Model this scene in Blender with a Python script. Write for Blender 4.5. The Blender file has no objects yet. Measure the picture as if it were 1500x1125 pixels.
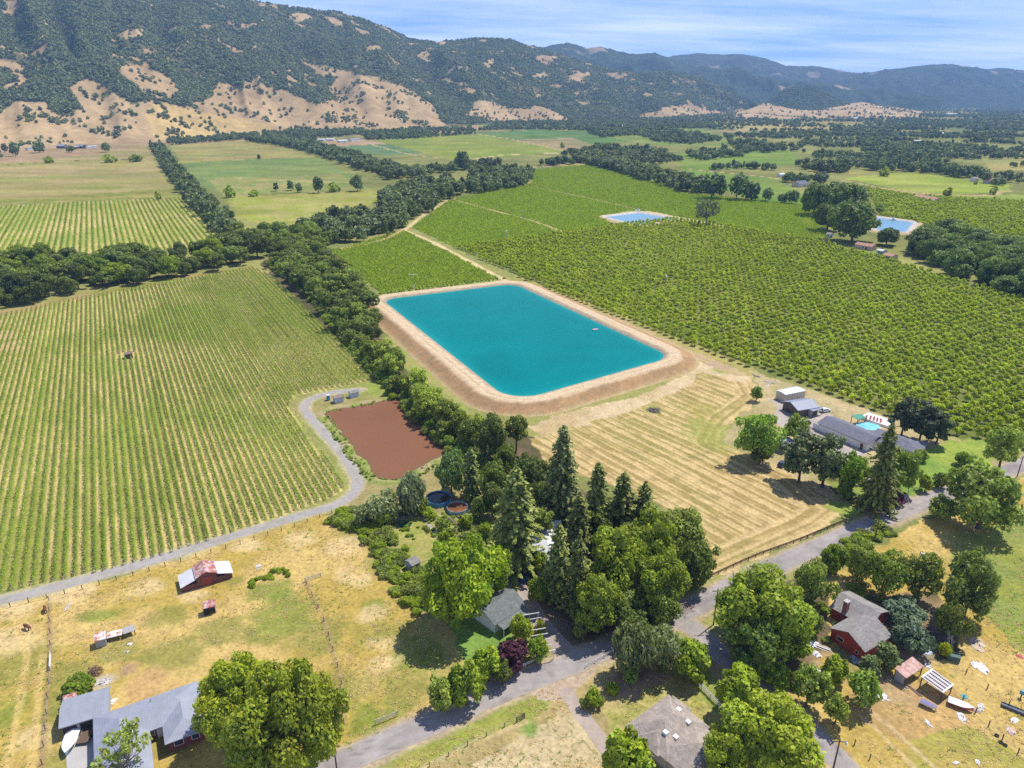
import bpy, math, random
import numpy as np
C = bpy.data.collections.new('valley'); bpy.context.scene.collection.children.link(C)
R = math.radians
# ------------------------------------------------------------------ camera model (1500 x 1125 photo pixels)
H, F, HZ, CX, CY = 110.0, 1040.0, 140.0, 750.0, 562.5
PT = math.atan((CY-HZ)/F); SP, CP = math.sin(PT), math.cos(PT)
def G(px, py, z=0.0):
    """photo pixel -> point on the horizontal plane z"""
    x = (px-CX)/F; v = (py-CY)/F
    f = CP-v*SP; u = -SP-v*CP
    t = (z-H)/u
    return np.array([x*t, f*t, z])
def AT(px, py, D):
    """photo pixel -> point at horizontal distance D"""
    x = (px-CX)/F; v = (py-CY)/F
    f = CP-v*SP; u = -SP-v*CP
    t = D/f
    return np.array([x*t, D, H+u*t])
def PROJ(x, y, z):
    dz = z-H; d = y*CP-dz*SP
    d = np.where(np.abs(d) < 1e-3, 1e-3, d)
    return CX+F*x/d, CY-F*(y*SP+dz*CP)/d
def GP(pts, z=0.0):
    return np.array([G(p[0], p[1], z)[:2] for p in pts])
# ------------------------------------------------------------------ noise
def _h(ix, iy, s):
    n = (ix.astype(np.int64)*374761393 + iy.astype(np.int64)*668265263 + s*974634777) & 0xffffffff
    n = ((n ^ (n >> 13))*1274126177) & 0xffffffff
    n = ((n ^ (n >> 15))*2246822519) & 0xffffffff
    return ((n ^ (n >> 16)) & 0xffffff)/float(0xffffff)
def vn(x, y, s=0):
    ix = np.floor(x); iy = np.floor(y); fx = x-ix; fy = y-iy
    fx = fx*fx*(3-2*fx); fy = fy*fy*(3-2*fy)
    a = _h(ix, iy, s); b = _h(ix+1, iy, s); c = _h(ix, iy+1, s); d = _h(ix+1, iy+1, s)
    return (a*(1-fx)+b*fx)*(1-fy)+(c*(1-fx)+d*fx)*fy
def fbm(x, y, sc, o=4, s=0):
    t = 0; a = 1; n = 0; x = np.asarray(x, float)/sc; y = np.asarray(y, float)/sc
    for k in range(o):
        t = t+a*vn(x+17.3*k, y-9.1*k, s+k); n += a; a *= .5; x = x*2.03; y = y*2.03
    return t/n
def sst(a, b, x):
    t = np.clip((x-a)/(b-a), 0, 1); return t*t*(3-2*t)
def inpoly(px, py, poly):
    poly = np.asarray(poly, float); r = np.zeros(px.shape, bool)
    m = (px >= poly[:, 0].min()) & (px <= poly[:, 0].max()) & (py >= poly[:, 1].min()) & (py <= poly[:, 1].max())
    if not m.any(): return r
    x = px[m]; y = py[m]; c = np.zeros(x.shape, bool); n = len(poly)
    for i in range(n):
        x0, y0 = poly[i]; x1, y1 = poly[(i+1) % n]
        if y0 == y1: continue
        k = ((y0 > y) != (y1 > y)) & (x < (x1-x0)*(y-y0)/(y1-y0)+x0)
        c ^= k
    r[m] = c
    return r
def segdist(x, y, pts):
    d = np.full(np.shape(x), 1e9)
    for (x0, y0), (x1, y1) in zip(pts[:-1], pts[1:]):
        dx, dy = x1-x0, y1-y0; L = dx*dx+dy*dy+1e-9
        t = np.clip(((x-x0)*dx+(y-y0)*dy)/L, 0, 1)
        d = np.minimum(d, np.hypot(x-x0-t*dx, y-y0-t*dy))
    return d
def smooth_line(pts, step=2.0):
    """Catmull-Rom through world points, resampled"""
    P = np.array(pts, float); P = np.vstack([2*P[0]-P[1], P, 2*P[-1]-P[-2]]); out = []
    for i in range(1, len(P)-2):
        n = max(2, int(np.linalg.norm(P[i+1]-P[i])/step))
        for t in np.linspace(0, 1, n, endpoint=False):
            out.append(.5*((2*P[i])+(-P[i-1]+P[i+1])*t+(2*P[i-1]-5*P[i]+4*P[i+1]-P[i+2])*t*t+(-P[i-1]+3*P[i]-3*P[i+1]+P[i+2])*t**3))
    out.append(P[-2]); return np.array(out)
# ------------------------------------------------------------------ meshes and objects
def mesh_np(name, V, Fc, mats, mi=None, col=None, smooth=False):
    """V n x 3, Fc m x k (all the same k), optional per-vertex colour"""
    V = np.asarray(V, np.float32); Fc = np.asarray(Fc, np.int32)
    me = bpy.data.meshes.new(name); k = Fc.shape[1]; m = len(Fc)
    me.vertices.add(len(V)); me.vertices.foreach_set('co', V.ravel())
    me.loops.add(m*k); me.loops.foreach_set('vertex_index', Fc.ravel())
    me.polygons.add(m); me.polygons.foreach_set('loop_start', np.arange(0, m*k, k, dtype=np.int32))
    try: me.polygons.foreach_set('loop_total', np.full(m, k, np.int32))
    except Exception: pass
    if not isinstance(mats, (list, tuple)): mats = [mats]
    for x in mats: me.materials.append(x)
    if mi is not None: me.polygons.foreach_set('material_index', np.asarray(mi, np.int32))
    if smooth: me.polygons.foreach_set('use_smooth', np.ones(m, bool))
    if col is not None:
        a = me.color_attributes.new('col', 'FLOAT_COLOR', 'POINT')
        c = np.ones((len(V), 4), np.float32); c[:, :3] = col; a.data.foreach_set('color', c.ravel())
    me.update(calc_edges=True); me.validate()
    return me
class MB:
    """collects polygons with material indices"""
    def __init__(s): s.v = []; s.f = []; s.m = []
    def poly(s, pts, m=0):
        b = len(s.v); s.v += [tuple(map(float, p)) for p in pts]; s.f.append(list(range(b, b+len(pts)))); s.m.append(m)
    def box(s, x0, y0, z0, x1, y1, z1, m=0):
        b = len(s.v); s.v += [(x, y, z) for z in (z0, z1) for x, y in ((x0, y0), (x1, y0), (x1, y1), (x0, y1))]
        for f in ((0, 3, 2, 1), (4, 5, 6, 7), (0, 1, 5, 4), (1, 2, 6, 5), (2, 3, 7, 6), (3, 0, 4, 7)):
            s.f.append([b+i for i in f]); s.m.append(m)
    def slab(s, pts, t, m=0):
        """polygon pts (counter-clockwise from above) thickened down by t"""
        n = len(pts); lo = [(p[0], p[1], p[2]-t) for p in pts]
        s.poly(pts, m); s.poly(lo[::-1], m)
        for i in range(n): s.poly([pts[i], lo[i], lo[(i+1) % n], pts[(i+1) % n]], m)
    def tube(s, pts, rad, n=7, m=0, cap=True):
        P = [np.array(p, float) for p in pts]; b = len(s.v)
        for i, p in enumerate(P):
            d = P[min(i+1, len(P)-1)]-P[max(i-1, 0)]; d = d/(np.linalg.norm(d)+1e-9)
            u = np.cross(d, (0, 0, 1) if abs(d[2]) < .9 else (1, 0, 0)); u /= np.linalg.norm(u)+1e-9; w = np.cross(d, u)
            for k in range(n):
                a = 2*math.pi*k/n; s.v.append(tuple(p+rad[i]*(math.cos(a)*u+math.sin(a)*w)))
        for i in range(len(P)-1):
            for k in range(n):
                k2 = (k+1) % n
                s.f.append([b+i*n+k, b+i*n+k2, b+(i+1)*n+k2, b+(i+1)*n+k]); s.m.append(m)
        if cap:
            e = b+(len(P)-1)*n; s.f.append([e+k for k in range(n)]); s.m.append(m)
            s.f.append([b+k for k in range(n)][::-1]); s.m.append(m)
    def mesh(s, name, mats, smooth=False):
        me = bpy.data.meshes.new(name); me.from_pydata(s.v, [], s.f)
        if not isinstance(mats, (list, tuple)): mats = [mats]
        for x in mats: me.materials.append(x)
        me.polygons.foreach_set('material_index', np.array(s.m, np.int32))
        if smooth: me.polygons.foreach_set('use_smooth', np.ones(len(s.f), bool))
        me.update(); return me
def obj(name, me, parent=None, loc=None, rz=0, scl=None):
    o = bpy.data.objects.new(name, me); C.objects.link(o)
    if parent is not None: o.parent = parent
    if loc is not None: o.location = [float(q) for q in loc]
    if rz: o.rotation_euler = (0, 0, rz)
    if scl is not None: o.scale = scl
    return o
def tag(o, label=None, cat=None, group=None, kind=None):
    if label: o['label'] = label
    if cat: o['category'] = cat
    if group: o['group'] = group
    if kind: o['kind'] = kind
    return o
def thing(name, label, cat, loc=(0, 0, 0), rz=0, group=None):
    return tag(obj(name, None, None, loc, rz), label, cat, group)
def struct(name, me, label=None): return tag(obj(name, me), label, None, None, 'structure')
# ------------------------------------------------------------------ materials
def nmat(name):
    m = bpy.data.materials.new(name); m.use_nodes = True; nt = m.node_tree
    b = nt.nodes['Principled BSDF']; return m, nt, b
def nd(nt, t, **k):
    n = nt.nodes.new(t)
    for a, v in k.items():
        if a.startswith('i_'): n.inputs[a[2:].replace('_', ' ')].default_value = v
        else: setattr(n, a, v)
    return n
def L(nt, a, b): nt.links.new(a, b)
def mul(nt, a, b, blend='MULTIPLY', fac=1.0):
    n = nt.nodes.new('ShaderNodeMix'); n.data_type = 'RGBA'; n.blend_type = blend; n.inputs[0].default_value = fac
    for s, x in ((n.inputs[6], a), (n.inputs[7], b)):
        if isinstance(x, tuple): s.default_value = x if len(x) == 4 else (*x, 1)
        else: nt.links.new(x, s)
    return n.outputs[2]
def ramp(nt, src, p0, c0, p1, c1):
    n = nt.nodes.new('ShaderNodeValToRGB'); e = n.color_ramp.elements
    e[0].position = p0; e[1].position = p1
    e[0].color = (c0, c0, c0, 1) if not isinstance(c0, tuple) else (*c0, 1)
    e[1].color = (c1, c1, c1, 1) if not isinstance(c1, tuple) else (*c1, 1)
    nt.links.new(src, n.inputs[0]); return n.outputs[0]
def noise(nt, scale, detail=4, co=None, rough=.55):
    n = nt.nodes.new('ShaderNodeTexNoise'); n.inputs['Scale'].default_value = scale
    n.inputs['Detail'].default_value = detail; n.inputs['Roughness'].default_value = rough
    if co is not None: nt.links.new(co, n.inputs['Vector'])
    return n.outputs['Fac']
def ocoord(nt): return nt.nodes.new('ShaderNodeTexCoord').outputs['Object']
def bump(nt, b, h, strength, dist):
    n = nt.nodes.new('ShaderNodeBump'); n.inputs['Strength'].default_value = strength; n.inputs['Distance'].default_value = dist
    nt.links.new(h, n.inputs['Height']); nt.links.new(n.outputs[0], b.inputs['Normal'])
def M_vcol(name, sc1=.9, sc2=.22, amt=(.68, 1.28), rough=.95, bmp=.5, bd=.25):
    """surface whose own colour is in the vertex colours, broken up by fine noise"""
    m, nt, b = nmat(name); co = ocoord(nt)
    at = nd(nt, 'ShaderNodeAttribute', attribute_name='col')
    n1 = noise(nt, sc1, 5, co, .7); n2 = noise(nt, sc2, 4, co, .6)
    c = mul(nt, at.outputs['Color'], ramp(nt, n1, .3, amt[0], .7, amt[1]))
    c = mul(nt, c, ramp(nt, n2, .3, .86, .7, 1.13))
    L(nt, c, b.inputs['Base Color']); b.inputs['Roughness'].default_value = rough
    b.inputs['Specular IOR Level'].default_value = .05; b.inputs['IOR'].default_value = 1.25
    if bmp: bump(nt, b, n1, bmp, bd)
    return m
def M_plain(name, col, rough=.8, sc=2.0, amt=(.8, 1.15), sc2=.3, metal=0., spec=.3, bmp=0):
    m, nt, b = nmat(name); co = ocoord(nt)
    n1 = noise(nt, sc, 5, co, .65); n2 = noise(nt, sc2, 3, co)
    c = mul(nt, (*col, 1), ramp(nt, n1, .3, amt[0], .72, amt[1]))
    c = mul(nt, c, ramp(nt, n2, .3, .87, .7, 1.1))
    L(nt, c, b.inputs['Base Color']); b.inputs['Roughness'].default_value = rough
    b.inputs['Metallic'].default_value = metal; b.inputs['Specular IOR Level'].default_value = spec
    if bmp: bump(nt, b, n1, bmp, .05)
    return m
def M_leaf(name, col, hue=(.30, .34, .05), trans=.28, rnd=.28):
    m = bpy.data.materials.new(name); m.use_nodes = True; nt = m.node_tree
    b = nt.nodes['Principled BSDF']; out = nt.nodes['Material Output']
    at = nd(nt, 'ShaderNodeAttribute', attribute_name='col')
    oi = nd(nt, 'ShaderNodeObjectInfo')
    sep = nd(nt, 'ShaderNodeSeparateColor'); L(nt, at.outputs['Color'], sep.inputs[0])
    mx = nd(nt, 'ShaderNodeMix', data_type='RGBA'); L(nt, sep.outputs[1], mx.inputs[0])
    mx.inputs[6].default_value = (*col, 1); mx.inputs[7].default_value = (*hue, 1)
    c = mul(nt, mx.outputs[2], oi.outputs['Color'])
    c = mul(nt, c, ramp(nt, oi.outputs['Random'], 0, 1-rnd, 1, 1+rnd))
    v = nd(nt, 'ShaderNodeCombineColor')
    for i in range(3): L(nt, sep.outputs[0], v.inputs[i])
    c = mul(nt, c, v.outputs[0])
    L(nt, c, b.inputs['Base Color']); b.inputs['Roughness'].default_value = .55; b.inputs['Specular IOR Level'].default_value = .25
    tr = nd(nt, 'ShaderNodeBsdfTranslucent'); L(nt, mul(nt, c, (1.25, 1.3, .6, 1)), tr.inputs['Color'])
    ms = nd(nt, 'ShaderNodeMixShader'); ms.inputs[0].default_value = trans
    L(nt, b.outputs[0], ms.inputs[1]); L(nt, tr.outputs[0], ms.inputs[2]); L(nt, ms.outputs[0], out.inputs['Surface'])
    return m
def M_water(name, deep, shallow, rough=.08, bs=.6):
    m, nt, b = nmat(name); co = ocoord(nt)
    at = nd(nt, 'ShaderNodeAttribute', attribute_name='col')
    sep = nd(nt, 'ShaderNodeSeparateColor'); L(nt, at.outputs['Color'], sep.inputs[0])
    mx = nd(nt, 'ShaderNodeMix', data_type='RGBA'); L(nt, sep.outputs[0], mx.inputs[0])
    mx.inputs[6].default_value = (*deep, 1); mx.inputs[7].default_value = (*shallow, 1)
    c = mul(nt, mx.outputs[2], ramp(nt, noise(nt, .03, 3, co), .3, .92, .7, 1.08))
    L(nt, c, b.inputs['Base Color']); b.inputs['Roughness'].default_value = rough; b.inputs['Specular IOR Level'].default_value = .05; b.inputs['IOR'].default_value = 1.2
    bump(nt, b, noise(nt, bs, 3, co), .12, .05)
    return m
# ------------------------------------------------------------------ own colours of the land
GOLD = (.51, .365, .125); GOLD2 = (.40, .29, .07); STRAW = (.60, .46, .24); STRAW2 = (.50, .36, .17)
GREEN = (.16, .22, .03); GREEN2 = (.10, .15, .025); OLIVE = (.30, .27, .06); OLIVE2 = (.22, .22, .05)
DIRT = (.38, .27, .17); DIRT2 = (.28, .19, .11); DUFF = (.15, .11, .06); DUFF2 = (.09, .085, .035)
PINK = (.43, .29, .165); PINK2 = (.37, .25, .135); YG = (.30, .30, .06); VG = (.17, .25, .03); LAWN = (.17, .27, .05)
MX, MY = lambda p: GP(p), None
VP_DIR = np.array(AT(128, HZ, 100.0)[:2]); VP_DIR /= np.linalg.norm(VP_DIR); VP_U = np.array([VP_DIR[1], -VP_DIR[0]])
VSP = 2.2                                    # vine row spacing
VINE_POLY = [(-330, 490), (-40, 466), (8, 462), (120, 438), (240, 416), (372, 394), (398, 406), (450, 452), (500, 500), (548, 548), (556, 556), (500, 566), (432, 578), (424, 596), (450, 640), (488, 686), (506, 714), (484, 731), (330, 784), (200, 826), (0, 869), (-330, 950)]
FAR_VINE = [(-330, 304), (0, 303), (120, 296), (272, 290), (322, 335), (318, 372), (-330, 372)]
HAY = [(776, 625), (830, 606), (930, 585), (1004, 550), (1018, 512), (1098, 550), (1118, 582), (1070, 618), (1052, 648), (1100, 668), (1160, 694), (1212, 736), (1240, 746), (1200, 778), (1060, 842), (1004, 858), (1016, 790), (960, 735), (860, 700), (800, 690)]
ORCH = [(668, 364), (745, 352), (824, 341), (900, 331), (985, 321), (1060, 331), (1190, 353), (1290, 379), (1400, 412), (1640, 480), (1700, 700), (1470, 656), (1400, 640), (1300, 610), (1200, 573), (1110, 542), (1000, 502), (900, 462), (760, 406)]
ORCH2 = [(1268, 276), (1330, 287), (1400, 292), (1640, 302), (1640, 352), (1500, 348), (1430, 344), (1370, 338), (1335, 325), (1290, 318)]
GV1 = [(773, 250), (888, 240), (1000, 283), (1200, 303), (1214, 352), (1190, 352), (1060, 330), (1000, 318), (940, 310), (885, 318), (895, 330), (824, 340), (668, 363), (604, 333), (662, 291), (700, 284), (775, 268)]
GV2 = [(486, 368), (560, 348), (592, 339), (738, 408), (700, 412), (560, 430), (520, 400)]
TRACKS = [([(742, 412), (700, 390), (640, 358), (592, 337)], 4.2, STRAW), ([(592, 337), (560, 352), (500, 365)], 3.5, STRAW2), ([(592, 337), (625, 312), (662, 290)], 4.5, STRAW),
          ([(662, 292), (720, 308), (780, 324), (824, 340)], 4.5, STRAW2), ([(772, 272), (800, 277), (860, 290), (930, 306)], 5, STRAW2), ([(662, 292), (700, 285), (772, 270), (775, 256)], 4, STRAW2), ([(885, 319), (935, 309), (990, 318), (1058, 331)], 6, STRAW),
          ([(680, 236), (740, 227), (830, 224)], 9, STRAW), ([(775, 245), (880, 238)], 9, STRAW2), ([(1230, 264), (1330, 281), (1440, 287), (1475, 280), (1560, 280)], 7, STRAW2), ([(1210, 352), (1190, 335), (1178, 320)], 6, STRAW),
          ([(1003, 247), (1110, 258), (1140, 262)], 6, STRAW2), ([(545, 212), (600, 226), (650, 232)], 6, STRAW2), ([(700, 196), (760, 206), (830, 222)], 8, STRAW2), ([(-100, 304), (0, 302), (120, 296), (268, 290)], 3.5, STRAW2),
          ([(30, 509), (-20, 514), (-200, 520)], 4, STRAW2), ([(-200, 262), (60, 238), (222, 233)], 4, DUFF2)]

def paint_ground(X, Y):
    n = len(X); col = np.zeros((n, 3), np.float32)
    ja = np.clip(.012*Y, .8, 7.0)
    JX = X+(fbm(X, Y, 5, 3, 5)-.5)*ja*2; JY = Y+(fbm(X, Y, 5, 3, 9)-.5)*ja*2
    big = fbm(X, Y, 60, 5, 2); mid = fbm(X, Y, 14, 4, 3); fine = fbm(X, Y, 2.6, 4, 4)
    def put(m, cA, cB, nz, lo=.35, hi=.65):
        k = sst(lo, hi, nz[m])[:, None]; col[m] = np.array(cA)*(1-k)+np.array(cB)*k
    def P(poly, cA, cB, nz=None, lo=.35, hi=.65):
        m = inpoly(JX, JY, GP(poly)); put(m, cA, cB, mid if nz is None else nz, lo, hi); return m
    def blend(w, c): col[:] = col*(1-w[:, None])+np.array(c)*w[:, None]
    def B(px, py, r, c, s=.8, e=1.0):
        """soft patch of its own colour: centre pixel, radius in metres"""
        g = G(px, py); d = np.hypot((X-g[0]), (Y-g[1])/e)/r
        m = d < 1.7
        w = np.zeros(n); w[m] = s*sst(1.15, .45, d[m]+(mid[m]-.5)*1.1+(fine[m]-.5)*.7); blend(w, c)
    every = np.ones(n, bool)
    put(every, (.19, .2, .06), (.28, .27, .085), big)
    # --- far valley floor
    P([(-900, 300), (-900, 150), (700, 150), (700, 192), (480, 200), (380, 205), (230, 213), (0, 246)], PINK, PINK2, big)
    P([(700, 150), (2300, 143), (2300, 200), (700, 196)], (.33, .27, .11), (.16, .19, .07), big, .4, .6)
    P([(1090, 164), (1200, 156), (1340, 156), (1370, 164), (1335, 172), (1160, 179), (1090, 172)], (.46, .32, .18), (.40, .29, .14), big)
    P([(860, 165), (1100, 158), (1110, 172), (900, 178)], PINK, PINK2, big)
    P([(1030, 172), (1250, 176), (1260, 190), (1080, 192)], (.34, .29, .09), (.44, .33, .13), big)
    P([(-400, 268), (0, 246), (222, 212), (228, 231), (0, 250), (-400, 280)], (.38, .29, .13), (.30, .26, .09), big)
    P([(-900, 300), (0, 238), (222, 232), (240, 258), (270, 291), (0, 303), (-900, 330)], (.33, .29, .09), (.40, .31, .13), big)
    P([(-100, 300), (120, 284), (262, 276), (268, 290), (0, 301)], (.24, .26, .055), (.36, .31, .09), mid)
    B(150, 275, 45, (.22, .27, .05), .8, .5); B(40, 262, 60, (.27, .28, .07), .7, .5)
    P([(250, 213), (372, 204), (470, 229), (265, 238)], (.30, .29, .085), (.36, .30, .10), big)
    P([(262, 238), (470, 230), (540, 274), (330, 288), (280, 262)], (.17, .24, .07), (.22, .27, .075), big)
    P([(300, 262), (500, 255), (540, 276), (330, 288)], (.24, .28, .075), (.35, .31, .11), mid)
    P([(334, 288), (544, 278), (560, 295), (440, 330), (400, 334), (345, 316)], (.29, .31, .055), (.36, .33, .10), mid)
    P([(465, 206), (548, 204), (575, 212), (490, 215)], (.42, .29, .16), PINK, big)
    P([(488, 215), (578, 210), (645, 222), (560, 229)], (.12, .2, .085), (.16, .23, .09), big)
    P([(548, 206), (702, 196), (836, 222), (760, 228), (660, 233)], (.22, .28, .045), (.27, .29, .055), big)
    P([(698, 195), (780, 190), (928, 192), (990, 206), (840, 211), (750, 205)], (.10, .2, .05), (.14, .22, .06), big)
    P([(744, 205), (842, 202), (876, 215), (836, 222)], (.26, .24, .10), (.36, .27, .14), big)
    P([(885, 200), (1000, 185), (1100, 205), (1060, 214), (950, 212)], (.2, .26, .055), (.24, .27, .07), big)
    P([(985, 226), (1060, 220), (1164, 220), (1170, 240), (1080, 246), (1000, 250)], (.17, .26, .045), (.21, .28, .05), big)
    P([(1000, 248), (1140, 262), (1200, 300), (1120, 300), (1050, 275)], (.16, .26, .04), (.2, .27, .05), big)
    P([(1170, 236), (1300, 226), (1290, 252), (1200, 262)], (.38, .32, .10), (.27, .27, .08), big)
    P([(1232, 261), (1330, 252), (1420, 262), (1482, 270), (1478, 280), (1400, 286), (1330, 280)], (.28, .34, .05), (.33, .36, .07), big)
    P([(1440, 232), (1560, 230), (1560, 250), (1450, 250)], (.36, .30, .10), (.28, .28, .08), big)
    P([(1440, 346), (1640, 352), (1640, 385), (1470, 366)], (.2, .28, .06), (.25, .3, .08), mid)
    P([(1440, 285), (1640, 284), (1640, 300), (1400, 292)], (.27, .33, .06), (.2, .27, .05), big)
    P(ORCH2, (.22, .22, .05), (.16, .2, .04), mid)
    P(GV1, VG, (.13, .21, .03), mid); P(GV2, (.2, .24, .045), VG, mid)
    P([(775, 258), (850, 252), (955, 262), (1000, 268), (880, 278), (780, 272)], (.2, .25, .07), (.27, .3, .12), mid)
    P(ORCH, (.21, .21, .06), (.13, .16, .035), mid)
    ff = sst(420, 520, Y)*.9; st = fbm(X*.55, Y*1.5, 38, 4, 201); col *= (1+ff*(st-.5)*.75)[:, None]
    gw = (ff*sst(.52, .66, fbm(X*.5, Y*1.6, 55, 4, 202))*.4)[:, None]; col[:] = col*(1-gw)+np.array((.2, .23, .06))*gw
    # --- striped vineyards: mown straw lanes between the rows
    for poly, wl in ((FAR_VINE, .55), (VINE_POLY, .5)):
        m = inpoly(JX, JY, GP(poly)); far = poly is FAR_VINE
        sp = VSP*2 if far else VSP
        u = (X[m]*VP_U[0]+Y[m]*VP_U[1])/sp; q = np.abs(u-np.floor(u)-.5)*2      # 0 = lane middle, 1 = row
        lane = sst(.75, .45, q+(fine[m]-.5)*.5)
        dry = sst(.38, .62, .55*big[m]+.45*fbm(X[m]+40*np.floor(u), Y[m], 26, 3, 31)+(.02 if far else .05))
        c0 = np.array((.27, .29, .055) if far else (.21, .235, .04)); c1 = np.array((.53, .41, .16)); c2 = np.array((.25, .30, .05))
        k = (lane*(.25+.75*dry))[:, None]
        col[m] = (c0*(1-k)+c1*k)*(.92+.16*mid[m][:, None])
        g = sst(.56, .68, fbm(X[m], Y[m], 45, 4, 77))[:, None]*.5; col[m] = col[m]*(1-g)+c2*g
    P([(-330, 495), (8, 462), (28, 500), (28, 520), (-330, 560)], STRAW2, OLIVE, mid)
    P([(-330, 480), (0, 456), (130, 430), (260, 405), (372, 388), (372, 394), (240, 416), (120, 438), (8, 463), (-330, 500)], (.34, .25, .1), OLIVE2, mid)
    # --- pastures below the vine road
    P([(-330, 960), (0, 884), (200, 838), (340, 792), (470, 752), (520, 755), (560, 830), (620, 905), (690, 985), (640, 1045), (560, 1080), (480, 1135), (300, 1400), (-330, 1650)], GOLD, GOLD2, mid, .38, .62)
    # --- middle strip: gardens, pond surround, belt floor
    P([(420, 590), (560, 552), (600, 560), (700, 640), (760, 700), (860, 730), (1000, 800), (1010, 850), (900, 960), (690, 985), (620, 905), (540, 790), (470, 752), (520, 715), (480, 660)], (.23, .24, .06), (.30, .25, .10), mid)
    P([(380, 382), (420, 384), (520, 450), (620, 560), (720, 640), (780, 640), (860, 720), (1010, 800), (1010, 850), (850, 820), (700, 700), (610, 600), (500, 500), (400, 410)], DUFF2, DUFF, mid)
    P([(560, 430), (610, 425), (745, 405), (770, 420), (690, 600), (600, 540), (548, 470), (540, 440)], (.24, .29, .06), (.33, .29, .10), mid)
    P([(570, 575), (588, 580), (640, 640), (700, 690), (690, 700), (640, 660)], DIRT, (.48, .37, .24), mid)
    P([(540, 560), (600, 548), (640, 590), (585, 580), (540, 585)], (.24, .28, .06), (.38, .33, .13), mid)
    B(620, 545, 8, (.22, .32, .05), .9); B(660, 600, 6, (.22, .32, .05), .7); B(680, 640, 7, (.2, .3, .04), .8)
    # --- hay field
    m = inpoly(JX, JY, GP(HAY)); a, b_ = G(905, 628)[:2], G(1195, 772)[:2]; d = (b_-a)/np.linalg.norm(b_-a); pu = np.array([-d[1], d[0]])
    wob = (fbm(X[m], Y[m], 40, 2, 12)-.5)*3.0; al = X[m]*d[0]+Y[m]*d[1]
    edge = segdist(X[m], Y[m], GP([(1212, 736), (1236, 748), (1200, 775), (1060, 838), (1010, 850)]))
    edge2 = segdist(X[m], Y[m], GP([(1098, 550), (1118, 582), (1070, 618), (1052, 648), (1100, 668), (1160, 694), (1212, 736)]))
    u = X[m]*pu[0]+Y[m]*pu[1]+wob; e = np.minimum(edge, edge2)
    u = np.where(e < 9, e*1.0, u)
    s1 = np.sin(2*math.pi*u/3.5); s2 = np.sin(2*math.pi*u/1.75)
    rowk = sst(.1, .9, s1*.34+s2*.26+(fbm(al*.10, u, 1.6, 3, 8)-.5)*1.5+(fine[m]-.5)*.7+.42)[:, None]
    g = sst(.45, .62, mid[m]*.4+big[m]*.6)[:, None]*.5
    dark = np.array((.33, .24, .09))*(1-g)+np.array((.25, .24, .06))*g
    col[m] = dark*(1-rowk)+np.array((.53, .39, .18))*rowk
    P([(776, 625), (830, 604), (930, 583), (1004, 548), (1020, 508), (1100, 550), (1096, 562), (1030, 545), (1000, 570), (930, 600), (840, 625), (790, 640)], (.54, .42, .24), (.44, .33, .165), mid)
    B(958, 601, 4.5, (.24, .27, .07), 1, .9); B(1058, 543, 4, (.25, .27, .07), .95); B(1050, 640, 11, (.27, .29, .065), .7, 1.6); B(1030, 600, 9, OLIVE, .5)
    P([(755, 404), (900, 458), (1000, 498), (1110, 541), (1098, 553), (1000, 512), (965, 496), (850, 448), (750, 412)], (.36, .30, .10), (.26, .27, .07), mid)
    P([(850, 446), (960, 490), (1095, 549), (1085, 553), (1000, 520), (940, 488)], (.45, .34, .17), DIRT, fine)
    # --- house place by the orchard
    P([(1100, 545), (1200, 575), (1310, 613), (1400, 642), (1480, 662), (1500, 672), (1390, 715), (1290, 760), (1245, 745), (1210, 730), (1150, 690), (1060, 650), (1078, 615), (1120, 582)], (.44, .35, .18), (.33, .28, .12), mid)
    P([(1135, 585), (1200, 598), (1300, 650), (1240, 680), (1200, 660), (1140, 620)], (.44, .38, .32), (.38, .33, .28), fine)
    P([(1290, 690), (1330, 668), (1420, 640), (1480, 662), (1400, 712), (1330, 730)], LAWN, (.27, .33, .06), mid)
    P([(1200, 700), (1250, 690), (1290, 735), (1260, 748)], (.24, .29, .06), DUFF2, fine)
    B(1235, 745, 5, (.24, .32, .05), .8)
    P([(1290, 716), (1320, 722), (1350, 735), (1300, 760)], (.46, .40, .34), DIRT, fine)
    # --- land beyond the road, right
    P([(1240, 830), (1330, 775), (1400, 745), (1500, 700), (1900, 560), (1900, 1650), (1300, 1650), (1250, 1135), (1130, 1030), (1060, 960), (1060, 930)], GOLD, GOLD2, mid, .36, .64)
    P([(1390, 800), (1500, 745), (1700, 700), (1700, 960), (1500, 960), (1420, 880)], (.36, .31, .085), (.24, .26, .05), mid)
    for q in ((1450, 830, 9), (1440, 880, 8), (1480, 900, 9), (1490, 780, 10), (1420, 790, 6)): B(*q, (.2, .25, .06), .8)
    P([(1240, 1010), (1300, 985), (1400, 1010), (1430, 1060), (1330, 1090), (1260, 1060)], (.46, .30, .115), (.39, .26, .10), mid)
    P([(1330, 1085), (1420, 1060), (1500, 1110), (1500, 1200), (1300, 1200)], (.30, .28, .06), (.42, .31, .09), mid)
    P([(1200, 950), (1290, 930), (1300, 990), (1230, 1000)], (.42, .28, .12), (.26, .22, .08), fine)
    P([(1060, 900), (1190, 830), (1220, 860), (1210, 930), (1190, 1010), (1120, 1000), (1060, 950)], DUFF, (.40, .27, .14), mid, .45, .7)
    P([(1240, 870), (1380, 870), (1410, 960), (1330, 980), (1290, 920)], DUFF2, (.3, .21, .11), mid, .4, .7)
    B(1340, 955, 5, (.36, .28, .18), .7); B(1300, 1010, 6, (.42, .3, .17), .6)
    # --- front: taupe house lot
    P([(640, 1100), (770, 1045), (840, 1000), (900, 975), (985, 955), (1020, 940), (1140, 1040), (1230, 1140), (1250, 1300), (560, 1300)], (.40, .31, .13), (.33, .26, .11), mid)
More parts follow.
